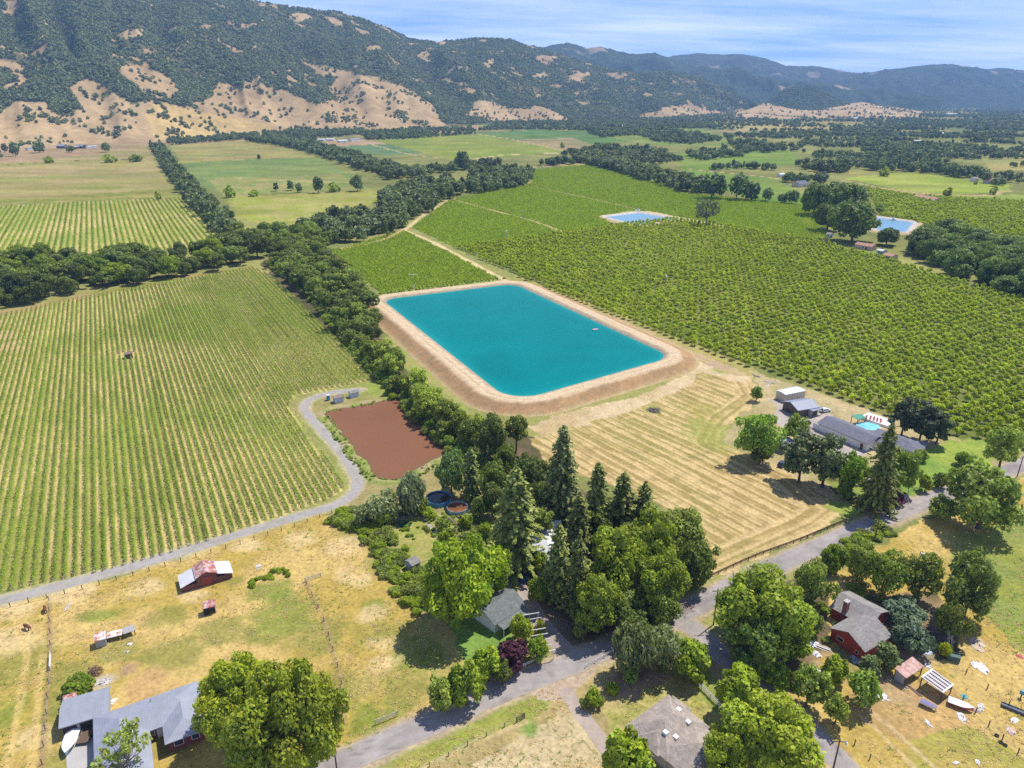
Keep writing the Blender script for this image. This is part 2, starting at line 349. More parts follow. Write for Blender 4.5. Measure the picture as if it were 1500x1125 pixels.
    P([(690, 1125), (790, 1060), (840, 1030), (885, 1100), (900, 1140), (700, 1200)], (.44, .33, .16), (.50, .40, .22), mid)
    P([(880, 1040), (985, 965), (1070, 1050), (1100, 1130), (960, 1140), (905, 1090)], (.40, .34, .12), (.28, .27, .07), fine, .42, .62)
    P([(905, 985), (940, 975), (985, 990), (925, 1025), (895, 1005)], (.40, .27, .17), DIRT2, fine)
    P([(560, 1110), (690, 1060), (800, 1005), (830, 1000), (790, 1045), (700, 1090), (600, 1135)], (.24, .27, .05), (.34, .30, .08), mid)
    P([(1000, 985), (1030, 975), (1090, 1040), (1050, 1045)], (.42, .28, .17), (.25, .28, .06), mid)
    P([(770, 1000), (850, 975), (870, 985), (820, 1030), (785, 1025)], (.42, .33, .24), DIRT, mid)
    B(775, 1068, 2.2, (.17, .27, .05), .9)
    # --- cottage lot
    P([(560, 770), (600, 755), (700, 745), (760, 800), (770, 870), (700, 900), (640, 900), (600, 860), (560, 800)], (.22, .25, .06), (.34, .29, .12), fine)
    P([(605, 930), (690, 905), (748, 905), (755, 945), (720, 985), (690, 985), (660, 950)], LAWN, (.2, .3, .07), mid)
    P([(760, 800), (800, 840), (900, 900), (1000, 880), (1010, 905), (880, 950), (820, 965), (770, 880), (745, 855)], (.30, .23, .16), DUFF, mid)
    P([(640, 880), (690, 985), (640, 1000), (600, 940)], (.36, .30, .09), (.25, .26, .06), mid)
    P([(575, 775), (615, 752), (645, 780), (660, 810), (600, 830), (585, 800)], (.34, .31, .09), (.26, .28, .06), fine)
    # --- patches of living grass and bare straw in the pasture
    for q in ((420, 900, 9, 1), (395, 865, 6, .7), (470, 930, 8, 1), (250, 900, 5, 1), (320, 925, 6, .8), (175, 955, 6, .7), (100, 990, 7, 1), (20, 980, 9, 1), (70, 1060, 5, 1.4), (560, 930, 9, .9), (545, 890, 4, 1), (600, 960, 7, 1), (500, 1010, 8, .8), (590, 1010, 6, 1), (540, 1060, 7, 1), (250, 960, 8, .7), (520, 780, 6, .8), (560, 830, 6, 1), (150, 900, 5, .6), (80, 1030, 6, 1), (250, 1085, 4, 1), (100, 1115, 5, 1), (340, 850, 4, .6), (5, 1050, 8, 1)):
        B(q[0], q[1], q[2], OLIVE2 if (q[0]//10) % 3 else GREEN, .75, q[3])
    for q in ((520, 850, 7), (545, 900, 5), (560, 945, 5), (500, 800, 6), (440, 790, 6), (360, 800, 6), (220, 860, 6), (20, 935, 7), (45, 1080, 5), (560, 970, 4), (280, 870, 5), (110, 870, 6), (25, 895, 6)):
        B(q[0], q[1], q[2], (.60, .45, .22), .75, .8)
    B(215, 1000, 5, (.46, .29, .12), .8); B(250, 1020, 4, (.48, .31, .12), .8); B(190, 980, 2.5, (.34, .22, .13), .8); B(150, 1000, 3, (.5, .42, .33), .7)
    for a0 in ([(10, 1125), (25, 1050), (40, 960), (20, 900)], [(45, 1125), (55, 1040), (62, 960)]):
        blend(.55*sst(1.1, .3, segdist(X, Y, GP(a0))+(fine-.5)*.8), (.60, .43, .16))
    blend(.7*sst(.8, .2, segdist(X, Y, GP([(72, 885), (73, 960), (66, 1060), (60, 1125)]))+(fine-.5)*.5), (.30, .2, .09))
    blend(.6*sst(.7, .2, segdist(X, Y, GP([(447, 853), (475, 910), (500, 1000), (505, 1060)]))+(fine-.5)*.5), (.32, .22, .09))
    blend(.6*sst(.8, .3, segdist(X, Y, GP([(620, 1125), (700, 1085), (770, 1058)]))+(fine-.5)*.5), (.5, .38, .2))
    for a0 in ([(1250, 1040), (1290, 1075), (1340, 1125)], [(1260, 1030), (1310, 1070), (1370, 1125)]):
        blend(.5*sst(.7, .2, segdist(X, Y, GP(a0))+(fine-.5)*.5), (.58, .43, .24))
    # verges and tracks
    for pl, w, c in TRACKS:
        pw = smooth_line(GP(pl), 6); d = segdist(X, Y, pw[:, :2])
        blend(.92*sst(w*.65, w*.38, d+(mid-.5)*w*.5), c)
    d = segdist(X, Y, smooth_line(GP(ROAD_PX), 4))
    blend(.85*sst(4.6, 3.0, d+(mid-.5)*1.8+(fine-.5)), (.43, .33, .22))
    d = segdist(X, Y, smooth_line(GP(SIDE_PX), 4))
    blend(.8*sst(3.6, 2.4, d+(mid-.5)*1.4+(fine-.5)), (.40, .30, .20))
    d = segdist(X, Y, smooth_line(GP(VROAD_PX), 4))
    blend(.8*sst(3.2, 2.0, d+(mid-.5)*1.6+(fine-.5)), (.42, .37, .22))
    # cracked dry ground by the drive
    m = inpoly(X, Y, GP([(790, 1060), (838, 1030), (880, 1090), (870, 1135), (800, 1110)]))
    ck = np.abs(fbm(X[m], Y[m], 3.2, 2, 61)-.5); k = sst(.03, .008, ck)[:, None]*.8
    col[m] = col[m]*(1-k)+np.array((.2, .2, .06))*k
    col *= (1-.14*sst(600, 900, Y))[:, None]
    return np.clip(col*(.86+.2*fine[:, None]), 0.005, .9)
ROAD_PX = [(380, 1180), (440, 1150), (500, 1118), (560, 1090), (640, 1055), (740, 1010), (850, 967), (930, 930), (1010, 893), (1090, 850), (1160, 818), (1225, 790), (1290, 763), (1350, 738), (1420, 710), (1500, 680), (1620, 632), (1750, 580)]
SIDE_PX = [(985, 905), (1022, 925), (1062, 965), (1110, 1005), (1165, 1050), (1215, 1100), (1262, 1150), (1310, 1210)]
VROAD_PX = [(-120, 906), (0, 880), (110, 852), (210, 825), (330, 789), (430, 758), (495, 738), (522, 716), (519, 692), (498, 660), (470, 628), (448, 602), (452, 587), (478, 577), (505, 573), (528, 571)]

def build_ground():
    rows = np.concatenate([np.arange(150, 175, .8), np.arange(175, 1190, 1.55), np.arange(1190, 1640, 7)])
    cols = np.arange(-340, 1841, 2.5)
    v = (rows-CY)/F; u = -SP-v*CP; f = CP-v*SP; t = -H/u
    Xg = ((cols[None, :]-CX)/F)*t[:, None]; Yg = np.repeat((f*t)[:, None], len(cols), 1)
    X = Xg.ravel(); Y = Yg.ravel(); col = paint_ground(X, Y)
    nr, nc = len(rows), len(cols); i = np.arange((nr-1)*(nc-1)); r = i//(nc-1); c = i % (nc-1)
    a = r*nc+c; Fc = np.stack([a, a+nc, a+nc+1, a+1], 1)
    V = np.stack([X, Y, np.zeros_like(X)], 1)
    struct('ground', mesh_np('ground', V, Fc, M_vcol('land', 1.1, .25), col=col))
build_ground()

# ------------------------------------------------------------------ roads, drives
def strip(name, px, width, colf, z, wob=.25, n=9, mat=None, step=1.2):
    P = smooth_line(GP(px), step); T = np.gradient(P, axis=0); T /= np.linalg.norm(T, axis=1)[:, None]; N = np.stack([-T[:, 1], T[:, 0]], 1)
    s = np.linspace(-1, 1, n); k = np.arange(len(P))
    wl = width/2+(fbm(k*step, k*0+3, 4, 3, 3)-.5)*2*wob; wr = width/2+(fbm(k*step, k*0+9, 4, 3, 4)-.5)*2*wob
    W = np.where(s[None, :] < 0, wl[:, None], wr[:, None])
    XY = P[:, None, :]+N[:, None, :]*(s[None, :]*W)[..., None]
    X = XY[..., 0].ravel(); Y = XY[..., 1].ravel(); S = np.tile(s, len(P))
    V = np.stack([X, Y, np.full_like(X, z)], 1); i = np.arange((len(P)-1)*(n-1)); r = i//(n-1); c = i % (n-1); a = r*n+c
    Fc = np.stack([a, a+1, a+n+1, a+n], 1)[:, ::-1]
    return struct(name, mesh_np(name, V, Fc, mat, col=np.clip(colf(X, Y, S), .01, .9)))
def asphalt(X, Y, S):
    c = np.full((len(X), 3), 1.)*np.array((.305, .272, .25)); k = fbm(X, Y, 5, 4, 50); c *= (.82+.36*k)[:, None]; ck = np.abs(fbm(X, Y, 7, 3, 88)-.5); c *= (1-.28*sst(.02, .006, ck))[:, None]
    ed = sst(.72, 1., np.abs(S)+(fbm(X, Y, 2, 2, 51)-.5)*.3)[:, None]; c = c*(1-ed*.6)+np.array((.40, .33, .25))*ed*.6
    wear = np.exp(-((np.abs(S)-.45)/.16)**2)[:, None]; c *= 1+.08*wear
    pt = sst(.62, .68, fbm(X, Y, 8, 2, 54))[:, None]; return c*(1-.18*pt)
def gravel(X, Y, S):
    c = np.full((len(X), 3), 1.)*np.array((.33, .30, .275)); c *= (.85+.3*fbm(X, Y, 3, 4, 57))[:, None]
    md = np.exp(-(S/.25)**2)[:, None]*sst(.4, .6, fbm(X, Y, 6, 2, 58))[:, None]; return c*(1-md*.35)+np.array((.3, .28, .1))*md*.35
MAT_ROAD = M_vcol('weathered_asphalt', 3.5, .5, (.86, 1.12), .85, .25, .03)
MAT_GRAVEL = M_vcol('gravel', 5, .6, (.75, 1.2), .95, .4, .05)
strip('road', ROAD_PX, 5.6, asphalt, .03, .3, 11, MAT_ROAD)
strip('side_road', SIDE_PX, 4.6, asphalt, .022, .3, 9, MAT_ROAD)
strip('vineyard_road', VROAD_PX, 3.3, gravel, .016, .25, 9, MAT_GRAVEL)
strip('driveway', [(846, 975), (820, 945), (795, 915), (775, 885), (757, 858), (762, 838)], 4.2, lambda X, Y, S: gravel(X, Y, S)*np.array((1.02, .92, .86)), .012, .5, 9, MAT_GRAVEL)
strip('concrete_drive', [(826, 1008), (840, 1030), (862, 1060), (885, 1092), (905, 1122), (925, 1160)], 3.0, lambda X, Y, S: gravel(X, Y, S*0+3)*np.array((1.12, 1.0, .88)), .014, .06, 7, MAT_ROAD)
strip('ranch_drive', [(1338, 742), (1315, 728), (1285, 705), (1262, 685), (1240, 665), (1205, 640), (1175, 618)], 4, lambda X, Y, S: gravel(X, Y, S)*np.array((1.1, 1.04, 1.)), .012, .5, 9, MAT_GRAVEL)

# ------------------------------------------------------------------ ponds
def rounded(C4, r, step=1.5):
    """rounded polygon as (arc centre, outward direction) samples: offsets stay parallel"""
    C4 = np.array(C4, float); n = len(C4); ctr = []; out = []
    area = sum(C4[i][0]*C4[(i+1) % n][1]-C4[(i+1) % n][0]*C4[i][1] for i in range(n))
    if area < 0: C4 = C4[::-1]
    rr = np.broadcast_to(r, (n,)) if np.ndim(r) == 0 else (np.array(r) if area > 0 else np.array(r)[::-1])
    cen = []; nrm = []
    for i in range(n):
        d = C4[(i+1) % n]-C4[i]; d /= np.linalg.norm(d); nrm.append(np.array([d[1], -d[0]]))
    for i in range(n):
        n0, n1 = nrm[i-1], nrm[i]; c = C4[i]-(n0+n1)*(1/(1+n0@n1))*rr[i]; cen.append(c)
    for i in range(n):
        a0 = math.atan2(nrm[i-1][1], nrm[i-1][0]); a1 = math.atan2(nrm[i][1], nrm[i][0])
        while a1 < a0: a1 += 2*math.pi
        for a in np.linspace(a0, a1, max(4, int((a1-a0)*rr[i]/step))): ctr.append((cen[i], (math.cos(a), math.sin(a)), rr[i]))
        p0 = cen[i]+nrm[i]*rr[i]; p1 = cen[(i+1) % n]+nrm[i]*rr[(i+1) % n]; m = int(np.linalg.norm(p1-p0)/step)
        for t in np.linspace(0, 1, max(m, 2)+1)[1:-1]: ctr.append((p0+(p1-p0)*t-nrm[i]*rr[i], tuple(nrm[i]), rr[i]))
    c = np.array([x[0] for x in ctr]); d = np.array([x[1] for x in ctr]); q = np.array([x[2] for x in ctr])
    return lambda off: c+d*(q+off)[:, None]
def rings(ringf, offs, zs):
    V = []; nn = len(ringf(0))
    for o, z in zip(offs, zs):
        p = ringf(o); V.append(np.concatenate([p, np.full((nn, 1), z)], 1))
    V = np.concatenate(V); i = np.arange((len(offs)-1)*nn); r = i//nn; c = i % nn; c2 = (c+1) % nn
    return V, np.stack([r*nn+c, r*nn+c2, (r+1)*nn+c2, (r+1)*nn+c], 1), nn
def water_mesh(name, ringf, z, offs, shal, mat):
    V, Fc, nn = rings(ringf, offs, [z]*len(offs)); me_col = np.repeat(np.array(shal), nn)
    c = V[-nn:].mean(0)
    # inner fan closed with quads to the centre
    V = np.vstack([V, c]); k = np.arange(0, nn-1, 2); b = (len(offs)-1)*nn
    fan = np.stack([b+k, b+(k+1) % nn, b+(k+2) % nn, np.full_like(k, len(V)-1)], 1)
    me_col = np.append(me_col, 0)
    if nn % 2:
        ci = len(V)-1; V = np.vstack([V, (V[b+nn-1]+V[b])/2]); me_col = np.append(me_col, 0); fan = np.vstack([fan, [[b+nn-1, ci+1, b, ci]]])
    Fc = np.vstack([Fc, fan])
    col = np.stack([me_col]*3, 1); return mesh_np(name, V, Fc, mat, col=col)
RZ = 1.7
res = rounded(GP([(560, 439), (753, 416), (984, 523), (750, 589)], RZ), [9, 9, 11, 12])
offs = [-1.5, 0, .7, 1.4, 2.2, 2.9, 3.6, 4.4, 5.2, 6.0, 6.8, 7.6, 8.4, 9.4, 10.6, 12, 13.5, 15, 16.2]
zs = [1.0, RZ, 2.0, 2.25, 2.5, 2.62, 2.66, 2.66, 2.66, 2.66, 2.66, 2.62, 2.5, 2.15, 1.7, 1.15, .6, .12, -.12]
V, Fc, nn = rings(res, offs, zs); o_ = np.repeat(np.array(offs), nn); X, Y = V[:, 0], V[:, 1]
nz = fbm(X, Y, 3, 4, 21); nz2 = fbm(X, Y, 10, 3, 22); oj = o_+(nz-.5)*2.2
col = np.zeros((len(V), 3)); col[:] = (.53, .40, .25)
col[oj < 2.2] = (.36, .29, .20); col[oj < .5] = (.26, .24, .17)
tr = np.exp(-((o_-4.0)/.5)**2)+np.exp(-((o_-6.2)/.5)**2); col = col*(1-.35*tr[:, None])+np.array((.68, .55, .38))*.35*tr[:, None]
g = (np.exp(-((o_-5.1)/.6)**2)*sst(.45, .6, nz2))[:, None]*.5; col = col*(1-g)+np.array((.36, .28, .13))*g
m = oj > 8.0; k = sst(.35, .65, nz)[:, None]; sl = np.array((.38, .23, .115))*(1-k)+np.array((.31, .205, .105))*k
w = sst(7.6, 9.4, oj)[:, None]; col = col*(1-w)+sl*w
w = (sst(13, 15, oj)*.8)[:, None]; col = col*(1-w)+np.array((.44, .34, .17))*w
V[:, 2] += (nz-.5)*.22*(o_ > .5)
struct('reservoir_bank', mesh_np('reservoir_bank', V, Fc[:, ::-1], M_vcol('bank_soil', 1.6, .4, (.74, 1.2)), col=col, smooth=True))
TURQ = M_water('turquoise_water', (.0003, .168, .172), (.010, .24, .235), .25, .5)
struct('reservoir_water', water_mesh('reservoir_water', res, RZ, [.6, -.4, -1.5, -3, -5, -8.8], [1, .8, .45, .2, .06, 0], TURQ))
pond_ = rounded(GP([(472, 603), (588, 583), (662, 660), (562, 712)], .05), [4.5, 5, 6, 4.5], 1.0)
PB = pond_(0); PDIR = pond_(1)-PB; PW = ((fbm(PB[:, 0], PB[:, 1], 7, 3, 5)-.5)*3.4+(fbm(PB[:, 0], PB[:, 1], 1.8, 2, 6)-.5)*1.0)[:, None]
pond = lambda off: pond_(off)+PDIR*PW
struct('pond_water', water_mesh('pond_water', pond, .05, [0, -.8, -1.6, -3], [1, .4, .1, 0], M_water('brown_water', (.205, .095, .05), (.16, .105, .055), .3, .7)))
V, Fc, nn = rings(pond, [-.4, .3, .9, 1.6, 2.4, 3.4], [-.05, .12, .3, .34, .2, -.02]); X, Y = V[:, 0], V[:, 1]; k = sst(.4, .6, fbm(X, Y, 4, 3, 33))[:, None]
struct('pond_bank', mesh_np('pond_bank', V, Fc[:, ::-1], M_vcol('pond_soil', 1.6, .4), col=np.array((.34, .28, .14))*(1-k)+np.array((.22, .26, .06))*k, smooth=True))
BLUE = M_water('blue_water', (.15, .28, .38), (.3, .40, .45), .08, .4)
for nm, cs, z in (('vineyard_basin', [(886, 318), (935, 312), (992, 321), (934, 330)], .6), ('far_basin', [(1280, 318), (1338, 326), (1326, 341), (1285, 338)], .6)):
    rf = rounded(GP(cs, z), 4, 3)
    struct(nm+'_water', water_mesh(nm, rf, z, [0, -2], [.6, 0], BLUE))
    V, Fc, nn = rings(rf, [-.6, .5, 2, 6, 9], [.4, z+.12, z+.9, z+.9, -.05]); o_ = np.repeat(np.array([-.6, .5, 2, 6, 9]), nn)
    col = np.where((o_ < 2.5)[:, None], np.array((.48, .45, .42)), np.array((.48, .37, .22))); struct(nm+'_bank', mesh_np(nm+'_bank', V, Fc[:, ::-1], M_vcol(nm+'_soil', 1, .3), col=col))
rf = rounded(GP([(574, 768), (588, 762), (606, 764), (598, 776)], .04), 1.2, .5)
struct('garden_pond_water', water_mesh('garden_pond_water', rf, .06, [0, -.5], [1, 0], M_water('teal_water', (.005, .06, .055), (.02, .12, .09), .08, .5)))

# ------------------------------------------------------------------ hills
def interp(pts, x, k):
    p = np.array(pts, float); return np.interp(x, p[:, 0], p[:, k])
HILLS = {}
def hill(name, ridge, base, ncol, nrow, amp, colf, jag=0., baseD=None, prof=1.2, seed=0, sx=.02):
    x0, x1 = ridge[0][0], ridge[-1][0]; px = np.linspace(x0, x1, ncol); s = np.concatenate([np.linspace(0, 1, nrow), np.linspace(1, 1.6, max(6, nrow//6))[1:]])
    V = np.zeros((len(s), ncol, 3))
    for j, x in enumerate(px):
        r = AT(x, interp(ridge, x, 1), interp(ridge, x, 2))
        if baseD is None: b = G(x, interp(base, x, 1))
        else:
            b = AT(x, HZ+5, baseD)
        V[:, j, 0] = b[0]+(r[0]-b[0])*s; V[:, j, 1] = b[1]+(r[1]-b[1])*s
        V[:, j, 2] = np.where(s <= 1, r[2]*np.minimum(s, 1)**prof, r[2]*(1-(s-1)*1.3))
    S = np.repeat(s[:, None], ncol, 1); PX = np.repeat(px[None, :], len(s), 0)
    n1 = 1-np.abs(2*fbm(PX*sx*.75+S*1.1, S*1.8, 1, 3 if seed == 1 else 4, 40+seed)-1); n2 = fbm(V[..., 0], V[..., 1], 260, 4, 44+seed)
    env = np.clip(np.sin(math.pi*np.clip(S, 0, 1)), 0, 1)**.7*np.clip((1.02-S)/.25, 0, 1)
    V[..., 2] += env*amp*((n1-.5)*1.3+(n2-.5)*.9)
    if jag: V[..., 2] += jag*(fbm(V[..., 0], V[..., 1], 60, 3, 4)-.5)*2*np.clip(S*3, 0, 1)
    V[0, :, 2] = -.8; V[..., 2] = np.maximum(V[..., 2], -.8)
    nr, nc = V.shape[:2]; i = np.arange((nr-1)*(nc-1)); r = i//(nc-1); c = i % (nc-1); a = r*nc+c
    Fc = np.stack([a, a+1, a+nc+1, a+nc], 1); V = V.reshape(-1, 3)
    col, forest = colf(V, S.ravel())
    HILLS[name] = (V, Fc, forest, S.ravel())
    struct('hill', mesh_np(name, V, Fc, M_vcol(name+'_land', .05, .012, (.8, 1.2), .95, .6, 4.), col=np.clip(col, .005, .9), smooth=True))
TAN = [[(-600, 300), (-600, 172), (-100, 165), (0, 165), (20, 150), (60, 150), (85, 167), (112, 158), (103, 136), (118, 118), (160, 130), (182, 150), (230, 148), (300, 166), (392, 182), (420, 215)],
       [(177, 98), (205, 97), (230, 106), (245, 114), (268, 131), (258, 147), (232, 148), (206, 132), (198, 118), (180, 110)],
       [(288, 157), (315, 140), (320, 118), (345, 122), (370, 114), (402, 130), (432, 138), (478, 160), (502, 172), (560, 200), (420, 205), (360, 182), (300, 164)],
       [(445, 90), (470, 95), (522, 106), (562, 115), (604, 132), (655, 180), (640, 195), (520, 195), (440, 168), (472, 152), (500, 146), (482, 130), (502, 114), (460, 108)],
       [(640, 114), (700, 130), (692, 136), (650, 124)], [(690, 146), (730, 152), (770, 158), (803, 160), (835, 178), (740, 182), (680, 170)],
       [(788, 81), (814, 81), (810, 91), (788, 89)], [(634, 54), (656, 60), (652, 70), (636, 62)], [(708, 90), (722, 87), (718, 100), (710, 99)], [(828, 110), (845, 106), (860, 108), (852, 120), (830, 119)],
       [(888, 106), (905, 104), (920, 108), (902, 117)], [(942, 168), (1000, 150), (1050, 165), (1104, 160), (1090, 176), (940, 178)], [(168, 50), (185, 42), (206, 44), (205, 56), (184, 62)], [(-200, 80), (0, 84), (40, 95), (30, 106), (0, 99), (-200, 100)],
       [(428, 20), (446, 18), (454, 28), (440, 34)], [(470, 24), (500, 28), (498, 40), (478, 36)], [(0, 128), (40, 110), (50, 118), (10, 132)], [(780, 108), (800, 106), (800, 112), (785, 114)], [(535, 66), (560, 68), (560, 74), (540, 74)], [(60, 30), (75, 28), (72, 36), (62, 38)], [(240, 38), (262, 36), (258, 44), (240, 44)]]
def main_col(V, S):
    X, Y, Z = V.T; px, py = PROJ(X, Y, Z); n = fbm(X, Y, 120, 4, 70); n2 = fbm(X, Y, 45, 3, 71); n3 = fbm(X, Y, 420, 3, 73)
    jx = px+(n-.5)*26+(n2-.5)*12; jy = py+(fbm(X, Y, 120, 4, 72)-.5)*14; t = np.zeros(len(V), bool)
    for p in TAN: t |= inpoly(jx, jy, p)
    t |= (n2*.55+n*.45 > .64) & (S > .2)
    c = np.zeros((len(V), 3)); k = sst(.35, .65, n)[:, None]
    c[:] = np.array((.085, .095, .04))*(1-k)+np.array((.15, .13, .065))*k
    tan = np.array((.42, .295, .15))*(1-k)+np.array((.35, .24, .12))*k
    g2 = inpoly(px, py, [(213, 165), (230, 148), (300, 165), (392, 182), (420, 215), (230, 216)])
    tan[g2] = np.array((.49, .35, .14))*(1-k[g2])+np.array((.41, .285, .115))*k[g2]
    c[t] = tan[t]; return c, ~t
hill('main_hill', [(-560, -190, 2900), (-300, -120, 3000), (0, -62, 3200), (150, -36, 3500), (280, -14, 3700), (365, -1, 3900), (400, 6, 4000), (440, 12, 4200), (470, 15, 4300), (500, 18, 4400), (560, 38, 4600), (600, 58, 4800), (640, 61, 4900), (690, 57, 5000), (720, 56, 5000), (745, 58, 5100), (780, 68, 5200), (820, 80, 5300), (860, 91, 5500), (900, 102, 5500), (940, 107, 5500), (980, 104, 5600), (1020, 111, 5600), (1060, 127, 5500), (1090, 146, 5400), (1114, 162, 5200)],
     [(-560, 290), (-300, 262), (0, 218), (100, 212), (200, 208), (350, 197), (450, 194), (560, 190), (640, 187), (750, 180), (900, 174), (1000, 171), (1114, 164)], 620, 150, 95, main_col, 7, seed=1)
def far_col(dark, tanc, thr, sc=200):
    def f(V, S):
        X, Y, Z = V.T; n = fbm(X, Y, sc, 4, 80); n2 = fbm(X, Y, sc*3, 3, 81); c = np.zeros((len(V), 3)); k = sst(thr, thr+.07, n*.6+n2*.4)[:, None]
        c[:] = np.array(dark)*(.75+.5*fbm(X, Y, 50, 3, 5)[:, None]); c = c*(1-k)+np.array(tanc)*k; return c, (k[:, 0] < .5)
    return f
DK = (.055, .07, .045)
hill('rear_hill', [(740, 75, 7000), (800, 68, 7200), (830, 62, 7400), (860, 70, 7500), (880, 67, 7500), (905, 75, 7600), (935, 79, 7600), (960, 77, 7600), (1000, 93, 7500), (1060, 101, 7400), (1100, 112, 7200), (1160, 128, 7000)], None, 300, 60, 170, far_col(DK, (.3, .22, .14), .68), 11, 6000, seed=2)
hill('far_hill', [(940, 95, 9600), (985, 82, 9700), (1020, 78, 9800), (1060, 80, 9800), (1085, 79, 9800), (1120, 85, 9800), (1150, 96, 9800), (1200, 97, 9800), (1240, 105, 9800), (1275, 108, 9600), (1330, 118, 9400)], None, 300, 60, 190, far_col((.065, .075, .05), (.24, .19, .13), .62), 8, 7800, seed=3)
hill('east_hill', [(1180, 124, 8600), (1230, 114, 8800), (1270, 107, 9000), (1300, 102, 9000), (1340, 97, 9000), (1365, 94, 9000), (1395, 94, 9000), (1420, 98, 9000), (1445, 101, 9000), (1470, 99, 9000), (1500, 103, 9000), (1600, 98, 9000), (1700, 104, 9000), (1860, 112, 9000)], None, 400, 60, 170, far_col(DK, (.26, .2, .14), .66), 7, 7000, seed=4)
hill('spur_hill', [(1000, 112, 6600), (1045, 106, 6800), (1082, 97, 7000), (1106, 111, 7000), (1140, 117, 7000), (1180, 120, 7000), (1215, 121, 7000), (1260, 130, 7000), (1300, 137, 6800), (1380, 146, 6600)], None, 300, 50, 120, far_col(DK, (.32, .23, .16), .64, 160), 9, 6000, seed=5)
hill('knoll', [(1105, 160, 5200), (1130, 144, 5300), (1150, 130, 5400), (1170, 125, 5400), (1190, 127, 5400), (1215, 138, 5400), (1240, 152, 5200)], None, 120, 34, 16, far_col((.045, .065, .035), (.4, .28, .17), .75), 5, 4700, seed=6)
def dry_col(V, S):
    X, Y, Z = V.T; k = sst(.4, .6, fbm(X, Y, 150, 4, 90))[:, None]; return np.array((.47, .325, .18))*(1-k)+np.array((.40, .28, .15))*k, fbm(X, Y, 90, 3, 91) > .55
hill('dry_hill', [(1080, 166, 4500), (1104, 157, 4600), (1120, 150, 4700), (1150, 159, 4800), (1190, 159, 5000), (1225, 155, 5200), (1262, 149, 5300), (1285, 154, 5300), (1318, 158, 5300), (1350, 163, 5200)], None, 200, 40, 26, dry_col, 5, 3900, seed=7)
# ------------------------------------------------------------------ foliage
def leaf_quads(P, N, size, rng, val, hue, asp=1.0, droop=None):
    """one quad per point; P, N n x 3"""
    n = len(P); N = N/(np.linalg.norm(N, axis=1)[:, None]+1e-9)
    T = rng.normal(size=(n, 3)) if droop is None else np.tile(np.array(droop, float), (n, 1))+rng.normal(size=(n, 3))*.25
    T -= (T*N).sum(1)[:, None]*N; T /= np.linalg.norm(T, axis=1)[:, None]+1e-9; Bn = np.cross(N, T)
    s = (size*rng.uniform(.45, 1.5, n))[:, None]
    T = T*s*asp*1.0; Bn = Bn*s*rng.uniform(.6, 1., n)[:, None]
    V = np.stack([P-T-Bn*.35, P-T*.1-Bn, P+T+Bn*.25, P+T*.15+Bn], 1).reshape(-1, 3)
    Fc = np.arange(4*n).reshape(-1, 4); col = np.repeat(np.stack([val, hue, np.zeros(n)], 1), 4, 0)
    return V, Fc, col
def lobe_cloud(lobes, n, size, rng, up=.35, asp=1.0, droop=None, inner=.6, cull=True):
    lobes = np.array(lobes, float); rad = lobes[:, 3]; w = rad**2; w /= w.sum(); k = rng.choice(len(lobes), n, p=w)
    d = rng.normal(size=(n, 3)); d /= np.linalg.norm(d, axis=1)[:, None]
    rr = rad[k]*rng.uniform(inner, 1.08, n)
    P = lobes[k, :3]+d*rr[:, None]*np.array((1, 1, .85))
    if cull:
        keep = np.ones(n, bool)
        for j in range(len(lobes)):
            keep &= ~((np.linalg.norm(P-lobes[j, :3], axis=1) < rad[j]*.6) & (k != j))
        P, d, k = P[keep], d[keep], k[keep]
    m = len(P); N = d*.7+rng.normal(size=(m, 3))*.45+np.array((0, 0, up))
    lv = rng.uniform(.82, 1.18, len(lobes)); lh = rng.uniform(0, .45, len(lobes))
    val = lv[k]*rng.uniform(.75, 1.25, m); hue = np.clip(lh[k]+rng.uniform(-.15, .3, m), 0, 1)
    return leaf_quads(P, N, size, rng, val, hue, asp, droop)
def broad_lobes(rng, a, h, clear, n, rl, lump=.38, top=0.):
    L_ = []; zc = clear+(h-clear)*.45; hz = (h-clear)*.52; ph = rng.uniform(0, 6.28, 3); r0 = a*rl
    for i in range(n):
        z = rng.uniform(-.8, 1); az = rng.uniform(0, 2*math.pi); q = math.sqrt(max(0, 1-z*z)); k = 1+lump*(math.sin(2*az+ph[0])*.6+math.sin(3*az+ph[1])*.5)
        t = rng.uniform(.62, 1.0); r = r0*rng.uniform(.55, 1.35)
        L_.append((math.cos(az)*q*(a-r*.8)*k*t, math.sin(az)*q*(a-r*.8)*k*t, zc+z*(hz-r*.6)*t*(1+top*rng.uniform(-.3, .5)), r))
    for i in range(max(2, n//6)): L_.append((rng.uniform(-.35, .35)*a, rng.uniform(-.35, .35)*a, zc+rng.uniform(-.2, .4)*hz, r0*1.2))
    return L_
def trunk_mesh(rng, h, clear, r, lobes, mat, nb=8, name='trunk'):
    mb = MB(); top = np.array((rng.uniform(-.3, .3), rng.uniform(-.3, .3), clear+(h-clear)*.55)); base = np.array((0, 0, -.3))
    fork = np.array((top[0]*.4, top[1]*.4, clear*.9+.2)); mb.tube([base, (0, 0, .3), fork, top], [r*1.5, r*1.05, r*.8, r*.25], 8)
    for i in rng.choice(len(lobes), min(nb, len(lobes)), replace=False):
        e = np.array(lobes[i][:3]); mid = fork*.45+e*.55+np.array((0, 0, .12*h*rng.uniform(-.3, .6)))
        mb.tube([fork+(top-fork)*rng.uniform(0, .4), mid, e], [r*.45, r*.28, r*.08], 6)
    return mb.mesh(name, mat, True)
BARK = M_plain('bark', (.13, .10, .075), .95, 6, (.6, 1.3), 1.5, bmp=.6)
PALEBARK = M_plain('pale_bark', (.30, .27, .23), .95, 6, (.6, 1.25), 1.5, bmp=.6)
